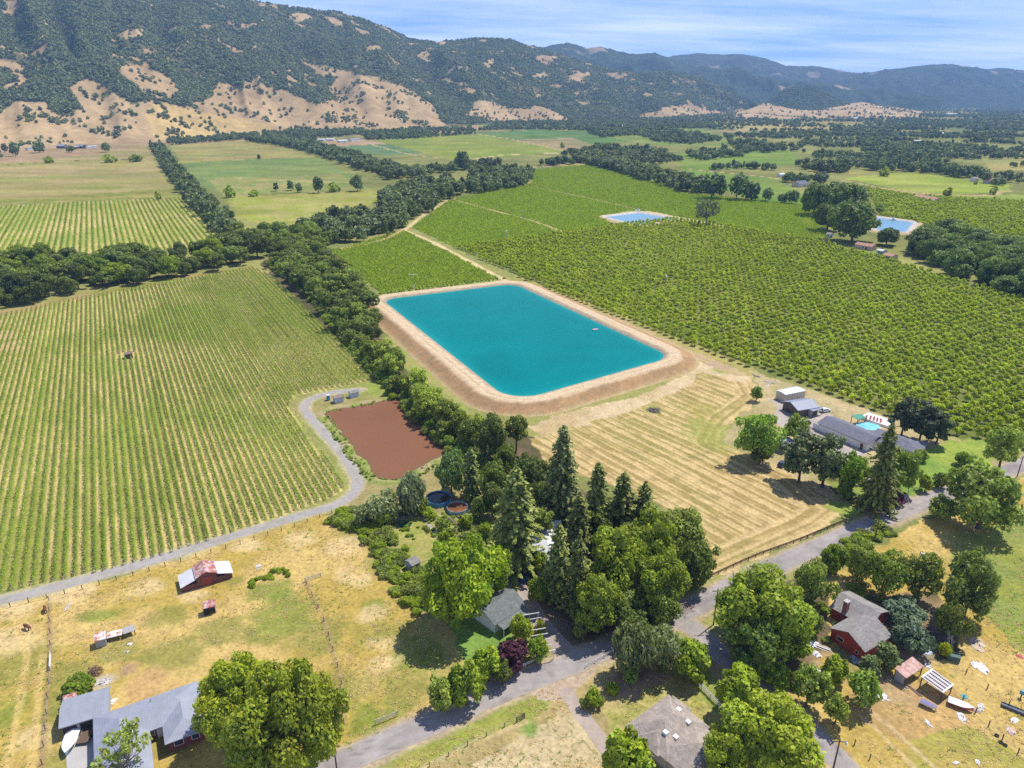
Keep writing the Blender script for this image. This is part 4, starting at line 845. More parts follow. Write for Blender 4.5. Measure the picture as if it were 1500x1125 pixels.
for a, b, c, d in [(0, 200, 10, 232), (12, 204, 28, 228), (46, 204, 66, 222), (96, 212, 110, 222), (146, 208, 160, 222)]:
    BT('faroak', a, b, c, d, 'dark tree beside the far left barns', 'tree', (.9, 1, 1), 'trees beside the far left barns')
# ---- the lone half bare tree on the near far-vineyard track
BT('faroak', 668, 220, 690, 246, 'tall open tree rising from the belt by the pale track', tint=(.9, 1, 1))

# ------------------------------------------------------------------ scattered stuff through geometry nodes
def scatter(name, pts, rot, scl, kid, protos, label=None, cat=None):
    """one object: points carrying instances of a few shared meshes"""
    me = bpy.data.meshes.new(name); me.vertices.add(len(pts)); me.vertices.foreach_set('co', np.asarray(pts, np.float32).ravel())
    for nm, arr in (('rot', rot), ('scl', scl)):
        a = me.attributes.new(nm, 'FLOAT_VECTOR', 'POINT'); a.data.foreach_set('vector', np.asarray(arr, np.float32).ravel())
    a = me.attributes.new('kid', 'INT', 'POINT'); a.data.foreach_set('value', np.asarray(kid, np.int32)); me.update()
    o = tag(obj(name, me), label, cat, None, 'stuff')
    ng = bpy.data.node_groups.new(name, 'GeometryNodeTree')
    ng.interface.new_socket('Geometry', in_out='INPUT', socket_type='NodeSocketGeometry'); ng.interface.new_socket('Geometry', in_out='OUTPUT', socket_type='NodeSocketGeometry')
    gi = ng.nodes.new('NodeGroupInput'); go = ng.nodes.new('NodeGroupOutput'); jn = ng.nodes.new('GeometryNodeJoinGeometry')
    def na(nm, dt):
        q = ng.nodes.new('GeometryNodeInputNamedAttribute'); q.data_type = dt; q.inputs[0].default_value = nm; return q.outputs[0]
    r, s, k = na('rot', 'FLOAT_VECTOR'), na('scl', 'FLOAT_VECTOR'), na('kid', 'INT')
    for i, me_p in enumerate(protos):
        src = bpy.data.objects.new(name+'_source', me_p)
        oi = ng.nodes.new('GeometryNodeObjectInfo'); oi.inputs['Object'].default_value = src; oi.inputs['As Instance'].default_value = True
        ip = ng.nodes.new('GeometryNodeInstanceOnPoints'); cp = ng.nodes.new('FunctionNodeCompare'); cp.data_type = 'INT'; cp.operation = 'EQUAL'
        ai = [x for x in cp.inputs if x.type == 'INT']; ng.links.new(k, ai[0]); ai[1].default_value = i
        ng.links.new(gi.outputs[0], ip.inputs['Points']); ng.links.new(cp.outputs[0], ip.inputs['Selection']); ng.links.new(oi.outputs['Geometry'], ip.inputs['Instance'])
        ng.links.new(r, ip.inputs['Rotation']); ng.links.new(s, ip.inputs['Scale']); ng.links.new(ip.outputs[0], jn.inputs[0])
    ng.links.new(jn.outputs[0], go.inputs[0]); md = o.modifiers.new('scatter', 'NODES'); md.node_group = ng
    return o
def rotz(n, rng, tilt=0): return np.stack([rng.uniform(-tilt, tilt, n), rng.uniform(-tilt, tilt, n), rng.uniform(0, 6.28, n)], 1)
def uni(s, sz=None): return np.stack([s, s, s if sz is None else sz], 1)
rng = np.random.default_rng(3)
# hillside woods
pts = []; sc = []
def hill_pts(name, n_target, scl=(.75, 1.3), tan_share=.02, dens=None):
    V, Fc, forest, S = HILLS[name]; a, b, c, d = (V[Fc[:, i]] for i in range(4)); area = .5*np.linalg.norm(np.cross(c-a, d-b), axis=1)
    f = forest[Fc].mean(1); cx_ = (a+c)/2; cl_ = fbm(cx_[:, 0], cx_[:, 1], 70, 3, 141); w = area*np.where(f > .5, .22+.9*sst(.36, .56, fbm(cx_[:, 0], cx_[:, 1], 110, 3, 140)), tan_share*(.35+16*sst(.60, .70, cl_)))*(S[Fc[:, 0]] < 1.08)*(S[Fc[:, 0]] > .012)
    if dens is not None: w = w*dens((a+c)/2)
    k = rng.choice(len(Fc), n_target, p=w/w.sum()); u, v = rng.uniform(0, 1, n_target)[:, None], rng.uniform(0, 1, n_target)[:, None]
    P = (a[k]*(1-u)+b[k]*u)*(1-v)+(d[k]*(1-u)+c[k]*u)*v; P[:, 2] -= .8; pts.append(P); sc.append(rng.uniform(*scl, n_target))
def view_w(c):
    px, py = PROJ(*c.T); return np.where((px > -160) & (py > -60), 1, .04)*np.clip((3400/np.maximum(c[:, 1], 1600))**.9, .4, 1.6)
hill_pts('main_hill', 95000, (.42, 1.0), .012, view_w); hill_pts('knoll', 2600, (.5, 1.)); hill_pts('dry_hill', 420, (.6, 1.1), .05)
# oak clumps on the open slopes
V, Fc, forest, S = HILLS['main_hill']; hx, hy = PROJ(*V.T)
cl = [(40, 162), (52, 168), (66, 172), (78, 176), (88, 178), (45, 176), (60, 158), (110, 158), (118, 150), (106, 164), (168, 158), (172, 166), (162, 170), (218, 156), (226, 150), (200, 165), (208, 110), (214, 118), (226, 140), (240, 142), (405, 130), (406, 140), (335, 142), (340, 138), (415, 165), (412, 170), (386, 172), (393, 176), (345, 165), (330, 160), (318, 158), (380, 170), (370, 168), (550, 128), (556, 130), (570, 142), (578, 148), (572, 158), (586, 164), (590, 140), (562, 145), (512, 150), (524, 150), (530, 140), (520, 170), (640, 165), (650, 172), (660, 168), (672, 172), (690, 165), (700, 168), (712, 160), (720, 172), (745, 172), (770, 172), (800, 172), (815, 170), (830, 172), (850, 174), (870, 172), (905, 172), (930, 168), (960, 165), (985, 163), (1000, 168), (1020, 166), (1050, 168), (480, 190), (445, 188), (150, 140), (128, 132), (134, 142), (350, 128), (300, 150)]
P = []
for x, y in cl:
    i = np.argmin((hx-x)**2+(hy-y)**2); r_ = 8+20*rng.uniform()
    for k in range(rng.integers(2, 7)):
        p = V[i].copy(); q = np.argmin((V[:, 0]-p[0]-rng.normal()*r_)**2+(V[:, 1]-p[1]-rng.normal()*r_)**2); P.append(V[q]-np.array((0, 0, .5)))
pts.append(np.array(P)); sc.append(rng.uniform(.6, 1.15, len(P)))
HP = np.concatenate(pts); HS = np.concatenate(sc); n = len(HP)
hw = [p[0] for p in PROTO['hillwood']]
scatter('hillside_woodland', HP, rotz(n, rng, .1), uni(HS, HS*rng.uniform(.8, 1.2, n)), rng.integers(0, 3, n), hw, 'dark oak woodland covering the hill slopes', 'woodland')
# woods and trees of the far valley floor
pts = []
def wood(poly, gap, keep=1., th=None, sc_=110):
    x, y = in_poly_points(poly, gap, rng); m = rng.uniform(size=len(x)) < keep
    if th is not None: m &= fbm(x, y, sc_, 3, 99) > th
    pts.append(np.stack([x[m], y[m], np.zeros(m.sum())], 1))
wood([(1060, 198), (1160, 196), (1300, 186), (1420, 176), (1640, 170), (1700, 222), (1500, 226), (1330, 224), (1250, 230), (1160, 222), (1080, 226)], 15, .85, .48)
wood([(1180, 224), (1330, 216), (1560, 214), (1640, 246), (1480, 246), (1430, 250), (1340, 244), (1240, 244), (1200, 238)], 16, .85, .5)
wood([(930, 176), (1100, 164), (1300, 168), (1640, 156), (1700, 178), (1420, 182), (1250, 192), (1100, 194), (1000, 186)], 26, .85, .44, 220)
wood([(1100, 160), (1300, 158), (1700, 152), (1700, 158), (1400, 166), (1200, 168)], 40, .8, .42, 300)
wood([(740, 178), (880, 172), (1000, 176), (1060, 186), (930, 194), (780, 190), (700, 192)], 16, .9, .40)
wood([(520, 196), (600, 190), (690, 188), (700, 196), (600, 204), (540, 206)], 15, .9, .36)
wood([(460, 192), (520, 188), (545, 196), (480, 202), (440, 200)], 14, .9, .2); wood([(380, 192), (470, 192), (460, 210), (400, 212)], 14, .85, .25)
wood([(238, 208), (380, 196), (380, 203), (250, 213)], 14, .8, .3); wood([(-300, 236), (0, 224), (0, 232), (-300, 252)], 18, .9, .3)
wood([(930, 196), (990, 192), (1060, 206), (1010, 212), (960, 208)], 13, .8, .36); wood([(1000, 228), (1060, 220), (1090, 230), (1020, 236)], 14, .85, .3); wood([(860, 196), (960, 192), (965, 196), (880, 202)], 14, .8, .3)
wood([(820, 226), (880, 216), (960, 220), (1000, 236), (940, 244), (870, 238)], 14, .9, .32)
wood([(1160, 240), (1300, 232), (1290, 244), (1180, 254)], 16, .85, .5); wood([(1130, 268), (1170, 262), (1215, 262), (1200, 268)], 9, .8, .2)
FP = np.concatenate(pts); n0 = len(FP); q = np.array(FARPT); FP = np.concatenate([FP, np.stack([q[:, 0], q[:, 1], 0*q[:, 0]], 1)]); n = len(FP); s_ = rng.uniform(.6, 1.0, n)*rng.uniform(.8, 1.5, n)*1.1; s_[n0:] = q[:, 2]/6; sz_ = s_*rng.uniform(.8, 1.15, n); sz_[n0:] = q[:, 3]/10.5
fp = [p[0] for p in PROTO['faroak']]+[p[0] for p in PROTO['farpoplar']]+[PROTO['farbush'][0][0]]
scatter('valley_woodland', FP, rotz(n, rng), uni(s_, sz_), rng.choice(6, n, p=[.26, .26, .26, .07, .07, .08]), fp, 'dark trees massed over the far valley floor', 'woodland')

# ------------------------------------------------------------------ orchard
fd = GP([(760, 408), (1110, 545)]); od = (fd[1]-fd[0]); od /= np.linalg.norm(od); on = np.array([-od[1], od[0]]); o0 = GP([(760, 406)])[0]; OS = 4.7
ii, jj = np.meshgrid(np.arange(-90, 110), np.arange(0, 130)); X = o0[0]+ii.ravel()*OS*od[0]+jj.ravel()*OS*on[0]; Y = o0[1]+ii.ravel()*OS*od[1]+jj.ravel()*OS*on[1]
X += rng.normal(size=len(X))*.28; Y += rng.normal(size=len(X))*.28
m = inpoly(X, Y, GP(ORCH)) & (rng.uniform(size=len(X)) > .02); X, Y = X[m], Y[m]; px, py = PROJ(X, Y, 0*X)
o_ = np.argsort(np.hypot(X, Y)+np.where((px > 0) & (px < 1500), 0, 1e4))
for q in o_[:300]: tree('pear', X[q], Y[q], rng.uniform(1.4, 1.95), rng.uniform(3.3, 4.7), 'leafy orchard tree in the nearest rows, along the hay field and ranch house', 'fruit tree', 'near trees of the orchard', (1, 1, 1))
def orchard_rest(name, X, Y, label, k=1.):
    n = len(X); s = rng.uniform(.86, 1.26, n)*k
    scatter(name, np.stack([X, Y, 0*X], 1), rotz(n, rng), uni(s, s*rng.uniform(.8, 1., n)), rng.integers(0, 3, n), [p[0] for p in PROTO['pear']], label, 'orchard')
orchard_rest('orchard', X[o_[300:]], Y[o_[300:]], 'rows of leafy orchard trees filling the large right field')
ii, jj = np.meshgrid(np.arange(-120, 120), np.arange(-90, 130)); o2 = GP([(1400, 320)])[0]; X2 = o2[0]+ii.ravel()*5.2*od[0]+jj.ravel()*5.2*on[0]; Y2 = o2[1]+ii.ravel()*5.2*od[1]+jj.ravel()*5.2*on[1]
m = inpoly(X2, Y2, GP(ORCH2)); orchard_rest('far_orchard', X2[m], Y2[m], 'second orchard beyond the far blue basin', 1.15)
# ------------------------------------------------------------------ green vineyards (seen as one mass)
def vine_field(name, poly, row_dir, gap, along, label, k=1.):
    g = GP(poly); c = g.mean(0); d = np.array(row_dir)/np.linalg.norm(row_dir); nn = np.array([-d[1], d[0]]); ext = np.max(np.linalg.norm(g-c, axis=1))
    a, b = np.meshgrid(np.arange(-ext, ext, along), np.arange(-ext, ext, gap)); X = c[0]+a.ravel()*d[0]+b.ravel()*nn[0]; Y = c[1]+a.ravel()*d[1]+b.ravel()*nn[1]
    m = inpoly(X, Y, g)
    for pl, w, _ in TRACKS[:8]: m &= segdist(X, Y, smooth_line(GP(pl), 8)) > w*.62
    X, Y = X[m], Y[m]; n = len(X); X = X+rng.normal(size=n)*.15; Y = Y+rng.normal(size=n)*.15; s = rng.uniform(.8, 1.25, n)*k
    scatter(name, np.stack([X, Y, 0*X], 1), rotz(n, rng), uni(s, s*rng.uniform(.8, 1.1, n)), np.zeros(n, int), [PROTO['farvine'][0][0]], label, 'vineyard')
vine_field('green_vineyard', GV1, on, 2.7, 1.7, 'bright green vineyard beyond the orchard and reservoir'); vine_field('corner_vineyard', GV2, od, 2.6, 1.5, 'green vineyard between reservoir and creek trees')
# ------------------------------------------------------------------ striped vineyard rows, each a thing
VMAT = LF['vine']; POSTM = M_plain('weathered_post', (.42, .38, .33), .9)
def vine_rows(poly, sp, label, group, dens, size, hgt, gap_at=None, seed=0, posts=True, keep=.93, wid=.33):
    g = GP(poly); uv = g@VP_U; r = np.random.default_rng(seed); tv = g@VP_DIR; cnt = 0
    for k in range(int(math.floor(uv.min()/sp)), int(math.ceil(uv.max()/sp))+1):
        t = np.arange(tv.min(), tv.max(), 1.0); x = VP_U[0]*k*sp+VP_DIR[0]*t; y = VP_U[1]*k*sp+VP_DIR[1]*t; m = inpoly(x, y, g)
        if gap_at is not None: m &= np.hypot(x-gap_at[0], y-gap_at[1]) > 4.5
        px, py = PROJ(x, y, 0*x); m &= (px > -130)
        if m.sum() < 4: continue
        t = t[m]; vig = .5+fbm(t*1., np.full(len(t), k*7.), 5, 3, 60)
        thin = fbm(x[m], y[m], 34, 3, 66); q = np.repeat(np.arange(len(t)), dens); q = q[r.uniform(size=len(q)) < keep*np.clip(vig[q], .5, 1)*np.clip(1.5-thin[q], .55, 1)]
        tt = t[q]+r.uniform(0, 1, len(q)); n = len(tt); lat = r.normal(size=n)*wid*(.7+.4*vig[q]); z = hgt*(.28+.72*r.beta(2.2, 1.5, n))*(.75+.35*vig[q])
        P = np.stack([lat, tt, z], 1); N = np.stack([np.sign(lat)*.6+r.normal(size=n)*.5, r.normal(size=n)*.5, .5+r.uniform(size=n)*.6], 1)
        V, Fc, c = leaf_quads(P, N, size, r, r.uniform(.72, 1.25, n)*(.85+.25*vig[q]), np.clip(r.uniform(-.1, .75, n), 0, 1))
        # row frame: x across, y along, turned by the object's rotation
        ang = math.atan2(-VP_DIR[0], VP_DIR[1]); t0 = t[0]
        V[:, 1] -= t0
        row = thing('vine_row', label, 'vine row', (VP_U[0]*k*sp+VP_DIR[0]*t0, VP_U[1]*k*sp+VP_DIR[1]*t0, 0), ang, group)
        obj('foliage', mesh_np('vine_foliage', V, Fc, VMAT, col=c), row)
        if posts:
            mb = MB(); ends = [0.]+[q for q in np.arange(6, t[-1]-t0-2, 6.)]+[t[-1]-t0]
            for j, e in enumerate(ends): mb.box(-.05, e-.05, -.2, .05, e+.05, hgt+.12)
            obj('posts', mb.mesh('trellis_posts', POSTM), row)['kind'] = 'stuff'
        cnt += 1
    print('rows', label, cnt)
PUMP = G(187, 520)
vine_rows(VINE_POLY, VSP, 'row of trellised vines with straw lanes each side, in the large striped vineyard', 'rows of the large striped vineyard', 40, .15, 1.75, PUMP, 1, wid=.2)
vine_rows(FAR_VINE, VSP*2, 'thin vine row in the small striped vineyard beyond the left tree belt', 'rows of the small far striped vineyard', 8, .36, 1.3, None, 2, False, .9, .5)
# ------------------------------------------------------------------ buildings
def M_sheet(name, col, pitch=.35, rust=None, amt=.10, rough=.55):
    """ribbed sheet metal: ribs run down the slope (local y)"""
    m, nt, b = nmat(name); co = ocoord(nt); wv = nd(nt, 'ShaderNodeTexWave', wave_type='BANDS', bands_direction='X'); wv.inputs['Scale'].default_value = .314/pitch; L(nt, co, wv.inputs['Vector'])
    c = mul(nt, (*col, 1), ramp(nt, wv.outputs['Fac'], .2, 1-amt, .9, 1+amt)); c = mul(nt, c, ramp(nt, noise(nt, .5, 5, co, .65), .3, .85, .7, 1.12))
    if rust:
        mx = nd(nt, 'ShaderNodeMix', data_type='RGBA'); L(nt, ramp(nt, noise(nt, .9, 6, co, .7), .47, 0., .56, 1.), mx.inputs[0]); L(nt, c, mx.inputs[6]); mx.inputs[7].default_value = (*rust, 1); c = mx.outputs[2]
    L(nt, c, b.inputs['Base Color']); b.inputs['Roughness'].default_value = rough; b.inputs['Specular IOR Level'].default_value = .4; bump(nt, b, wv.outputs['Fac'], .2, .02); return m
def M_shingle(name, col, amt=.16):
    m, nt, b = nmat(name); co = ocoord(nt); br = nd(nt, 'ShaderNodeTexBrick'); br.inputs['Scale'].default_value = 1.; br.inputs['Brick Width'].default_value = .5; br.inputs['Row Height'].default_value = .28; br.inputs['Mortar Size'].default_value = .02
    br.inputs['Color1'].default_value = (1-amt,)*3+(1,); br.inputs['Color2'].default_value = (1+amt,)*3+(1,); br.inputs['Mortar'].default_value = (.6, .6, .6, 1); L(nt, co, br.inputs['Vector'])
    c = mul(nt, (*col, 1), br.outputs['Color']); c = mul(nt, c, ramp(nt, noise(nt, .6, 5, co, .65), .3, .78, .7, 1.18)); L(nt, c, b.inputs['Base Color']); b.inputs['Roughness'].default_value = .9; return m
def M_board(name, col, pitch=.3, amt=.12):
    m, nt, b = nmat(name); co = ocoord(nt); wv = nd(nt, 'ShaderNodeTexWave', wave_type='BANDS', bands_direction='Z', wave_profile='SAW'); wv.inputs['Scale'].default_value = .314/pitch; L(nt, co, wv.inputs['Vector'])
    c = mul(nt, (*col, 1), ramp(nt, wv.outputs['Fac'], .0, 1+amt, 1., 1-amt)); c = mul(nt, c, ramp(nt, noise(nt, 1.2, 5, co, .7), .3, .82, .7, 1.12)); L(nt, c, b.inputs['Base Color']); b.inputs['Roughness'].default_value = .8; return m
GLASS = M_plain('window_glass', (.03, .035, .04), .08, 1, (.9, 1.1), spec=.6); TRIM = M_plain('white_trim', (.72, .70, .67), .6, 3); DARKIN = M_plain('painted_dark_opening', (.035, .03, .028), .9); WOOD = M_plain('grey_wood', (.26, .22, .18), .9, 5, (.7, 1.2)); BROWN = M_plain('brown_wood', (.14, .09, .06), .9, 5, (.7, 1.2)); WHITE = M_plain('white_paint', (.78, .77, .75), .6, 3, (.88, 1.06)); CONC = M_plain('concrete', (.42, .40, .37), .9, 4); METAL = M_plain('galvanised', (.45, .47, .5), .45, 4, metal=.4); RED = M_board('red_siding', (.34, .05, .035), .3, .04); BRICK = M_plain('chimney_brick', (.28, .12, .085), .9, 8, (.7, 1.25)); RUBBER = M_plain('rubber', (.02, .02, .02), .8)
RF = {'greymetal': M_sheet('grey_metal_roof', (.27, .285, .32), .45, None, .02), 'white': M_sheet('white_roof', (.56, .55, .56), .5, None, .05), 'rustwhite': M_sheet('patchy_white_roof', (.66, .62, .58), .35, (.40, .16, .10)), 'rust': M_sheet('rusted_roof', (.36, .17, .13), .35, (.48, .30, .25)), 'redrust': M_sheet('red_rusted_roof', (.34, .11, .085), .35, (.5, .36, .32)), 'slate': M_shingle('slate_roof', (.15, .15, .18)), 'green': M_shingle('grey_green_roof', (.15, .17, .16)), 'taupe': M_shingle('taupe_roof', (.30, .25, .215)), 'grey': M_shingle('weathered_grey_roof', (.26, .24, .22)), 'terracotta': M_shingle('terracotta_roof', (.42, .22, .15)), 'bluegrey': M_sheet('blue_grey_roof', (.22, .24, .30), .4), 'teal': M_plain('green_canvas', (.05, .27, .17), .7)}
WL = {'white': M_board('white_siding', (.70, .69, .67)), 'red': RED, 'tan': M_board('tan_siding', (.46, .39, .31)), 'beige': M_board('beige_siding', (.55, .50, .42)), 'grey': M_board('grey_siding', (.36, .35, .34)), 'darkred': M_board('dark_red_siding', (.16, .045, .04)), 'teal': M_board('pale_teal_siding', (.33, .47, .46)), 'barnred': M_board('barn_red_boards', (.26, .07, .06)), 'blue': M_board('pale_blue_siding', (.45, .52, .62)), 'dark': M_board('dark_boards', (.10, .085, .075)), 'purple': M_board('purple_siding', (.16, .11, .24))}
def part(t, name, mb, mat, smooth=False, label=None):
    o = obj(name, mb.mesh(name, mat, smooth), t)
    if label: o['label'] = label
    return o
def opening(t, kind, side, u, z, w, h, hx, hy, mat=None):
    """door or window in a wall of half-length hx (x) and half-depth hy (y)"""
    def bx(d0, d1, u0, u1, z0, z1):
        mb = MB()
        if side == 'f': mb.box(u0, -hy-d1, z0, u1, -hy-d0, z1)
        elif side == 'b': mb.box(u0, hy+d0, z0, u1, hy+d1, z1)
        elif side == 'l': mb.box(-hx-d1, u0, z0, -hx-d0, u1, z1)
        else: mb.box(hx+d0, u0, z0, hx+d1, u1, z1)
        return mb
    o = part(t, kind, bx(-.04, .05, u-w/2, u+w/2, z, z+h), mat or (TRIM if kind == 'window' else WHITE))
    if kind == 'window': part(o, 'pane', bx(.04, .075, u-w/2+.1, u+w/2-.1, z+.1, z+h-.1), GLASS)
    return o
def house(name, label, cat, p1, p2, zr, W, he, wm, rm, over=.4, hip=False, wins=(), doors=(), group=None, open_front=False):
    a, b = G(*p1, zr), G(*p2, zr); d = b-a; Ln = np.linalg.norm(d); c = (a+b)/2; rz = math.atan2(d[1], d[0])
    t = thing(name, label, cat, (c[0], c[1], 0), rz, group); hw = W/2; ex = Ln/2+(hw if hip else 0); hx = ex-over; hy = hw-over; wm = WL.get(wm, wm); rm = RF.get(rm, rm)
    rf = MB(); r = Ln/2; ze = he
    if hip:
        rf.slab([(-ex, -hw, ze), (ex, -hw, ze), (r, 0, zr), (-r, 0, zr)], .14); rf.slab([(ex, hw, ze), (-ex, hw, ze), (-r, 0, zr), (r, 0, zr)], .14)
        rf.slab([(ex, -hw, ze), (ex, hw, ze), (r, 0, zr)], .14); rf.slab([(-ex, hw, ze), (-ex, -hw, ze), (-r, 0, zr)], .14)
    else:
        rf.slab([(-ex, -hw, ze), (ex, -hw, ze), (ex, 0, zr), (-ex, 0, zr)], .14); rf.slab([(ex, hw, ze), (-ex, hw, ze), (-ex, 0, zr), (ex, 0, zr)], .14)
    roof = part(t, 'roof', rf, rm)
    wb = MB(); ht = ze+(zr-ze)*over/hw-.16; zt = zr-.17
    if hip: wb.box(-hx, -hy, -.2, hx, hy, ht)
    elif open_front:
        wb.box(-hx, hy-.15, -.2, hx, hy, ht); wb.box(-hx, -hy, -.2, -hx+.15, hy-.16, ht); wb.box(hx-.15, -hy, -.2, hx, hy-.16, ht)
    else:
        P = [(-hy, -.2), (hy, -.2), (hy, ht), (0, zt), (-hy, ht)]
        wb.poly([(-hx, y, z) for y, z in P][::-1]); wb.poly([(hx, y, z) for y, z in P])
        for (y0, z0), (y1, z1) in zip(P, P[1:]+P[:1]): wb.poly([(-hx, y0, z0), (hx, y0, z0), (hx, y1, z1), (-hx, y1, z1)][::-1])
    part(t, 'wall', wb, wm)
    for q in wins: opening(t, 'window', *q, hx, hy)
    for q in doors: opening(t, 'door', *q[:5], hx, hy, q[5] if len(q) > 5 else None)
    t['hx'], t['hy'] = hx, hy; return t, roof
def clean(t):
    for k in ('hx', 'hy'):
        if k in t: del t[k]
def shed(name, label, cat, quad, zh, zl, wm, rm, walls='blr', group=None, posts=False, extra=None):
    """mono-pitch roof given by its four roof corners in the photograph: front-left, front-right, back-right, back-left"""
    P = [G(*q, z) for q, z in zip(quad, (zl, zl, zh, zh))]; c = sum(P)/4; d = P[1]-P[0]; rz = math.atan2(d[1], d[0]); W = (np.linalg.norm(P[1]-P[0])+np.linalg.norm(P[2]-P[3]))/2
    v = (P[3]+P[2]-P[0]-P[1])/2; D = abs(-v[0]*math.sin(rz)+v[1]*math.cos(rz)); t = thing(name, label, cat, (c[0], c[1], 0), rz, group); hw, hd = W/2, D/2
    rf = MB(); rf.slab([(-hw, -hd, zl), (hw, -hd, zl), (hw, hd, zh), (-hw, hd, zh)], .1); roof = part(t, 'roof', rf, RF.get(rm, rm)); o = .15
    wb = MB(); wm = WL.get(wm, wm); zf, zb = zl-.12, zh-.14
    if 'b' in walls: wb.box(-hw+o, hd-o-.1, -.2, hw-o, hd-o, zb)
    if 'f' in walls: wb.box(-hw+o, -hd+o, -.2, hw-o, -hd+o+.1, zf)
    for s, k in ((-1, 'l'), (1, 'r')):
        if k in walls:
            x0, x1 = (s*(hw-o), s*(hw-o-.1)); q = [(-hd+o+.11, -.2), (hd-o-.11, -.2), (hd-o-.11, zb), (-hd+o+.11, zf)]
            wb.poly([(x0, y, z) for y, z in q]); wb.poly([(x1, y, z) for y, z in q]); wb.poly([(x0, q[2][0], q[2][1]), (x1, q[2][0], q[2][1]), (x1, q[3][0], q[3][1]), (x0, q[3][0], q[3][1])]); wb.poly([(x0, q[3][0], q[3][1]), (x1, q[3][0], q[3][1]), (x1, q[0][0], q[0][1]), (x0, q[0][0], q[0][1])])
    if wb.f: part(t, 'wall', wb, wm)
    if posts:
        for x in (-hw+.2, hw-.2):
            for y, z in ((-hd+.2, zf), (hd-.2, zb)):
                pb = MB(); pb.box(x-.09, y-.09, -.2, x+.09, y+.09, z); part(t, 'post', pb, BROWN)
    return t, roof, hw, hd
# -- grey metal roofed farmhouse (three hipped blocks)
o = G(136, 1051, 2.7); e = G(290, 997, 2.7); dx = e-o; Lm = np.linalg.norm(dx); rz = math.atan2(dx[1], dx[0])
t = thing('farmhouse', 'farmhouse with grey ribbed metal hipped roof and dark red walls, bottom left', 'house', (o[0], o[1], 0), rz); rf = MB(); wb = MB()
def hipblock(x0, x1, y0, y1, ze, pitch=.36):
    w, dp = x1-x0, y1-y0; m = min(w, dp)/2; zr = ze+m*pitch; xm, ym = (x0+x1)/2, (y0+y1)/2
    a, b = ((x0+m, ym), (x1-m, ym)) if w >= dp else ((xm, y0+m), (xm, y1-m)); A, B_ = (*a, zr), (*b, zr); q = [(x0, y0, ze), (x1, y0, ze), (x1, y1, ze), (x0, y1, ze)]
    if w >= dp: fs = [[q[0], q[1], B_, A], [q[2], q[3], A, B_], [q[1], q[2], B_], [q[3], q[0], A]]
    else: fs = [[q[1], q[2], B_, A], [q[3], q[0], A, B_], [q[0], q[1], A], [q[2], q[3], B_]]
    for f in fs: rf.slab(f, .12)
hipblock(0, Lm, -8.6, 0, 2.7); hipblock(0.01, 9., -19, -.02, 2.705); hipblock(Lm-7.2, Lm-.02, -13.2, -.03, 2.702)
for x0, x1, y0, y1 in ((.6, Lm-.6, -8, -.6), (.7, 8.4, -18.4, -8.01), (Lm-6.6, Lm-.7, -12.6, -8.01)): wb.box(x0, y0, -.2, x1, y1, 2.75)
part(t, 'roof', rf, M_sheet('standing_seam_roof', (.27, .285, .33), .5, None, .02)); part(t, 'wall', wb, WL['darkred'])
for x, y, w in ((Lm-5, -12.6, 1.6), (Lm-2.2, -12.6, 1.4), (Lm-9.5, -8., 1.8), (Lm-12.2, -8, 1.6)):
    mb = MB(); mb.box(x-w/2, y-.05, .9, x+w/2, y+.04, 2.1); f = part(t, 'window', mb, TRIM); mb = MB(); mb.box(x-w/2+.1, y-.08, 1., x+w/2-.1, y-.045, 2.); part(f, 'pane', mb, GLASS)
mb = MB(); mb.box(Lm-8.3, -8.06, 0, Lm-7.3, -7.96, 2.1); part(t, 'door', mb, TRIM)
mb = MB(); mb.tube([(Lm-8.5, -2, 3), (Lm-8.5, -2, 4.2)], [.12, .12], 8); part(t, 'vent_pipe', mb, METAL); mb = MB(); mb.box(6.4, -9.2, 3.2, 7.3, -8.5, 4.3); part(t, 'skylight', mb, WHITE)
# -- garage beside it
t, rf_ = house('garage', 'grey metal roofed open garage between the farmhouse and the covered boat', 'garage', (87, 1040), (159, 1019), 3.7, 7.4, 2.7, 'grey', 'greymetal', .35); clean(t)
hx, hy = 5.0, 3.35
for u in (-2.5, .3, 3.0): opening(t, 'door', 'f', u, .05, 2.3, 2.1, hx, hy, DARKIN)  # no real doors: dark panels paint the shade inside the open bays
t, *_ = shed('shed', 'small red roofed lean shed behind the grey garage', 'shed', [(92, 1028), (113, 1021), (112, 1013), (92, 1019)], 2.4, 2.1, 'tan', 'redrust', 'blrf')
pv_ = MB(); q = [G(94, 1072), G(160, 1050), G(160, 1135), G(100, 1150)]; pv_.poly([(p[0], p[1], .012) for p in q][::-1]); struct('paved_yard', pv_.mesh('paved_yard', CONC))
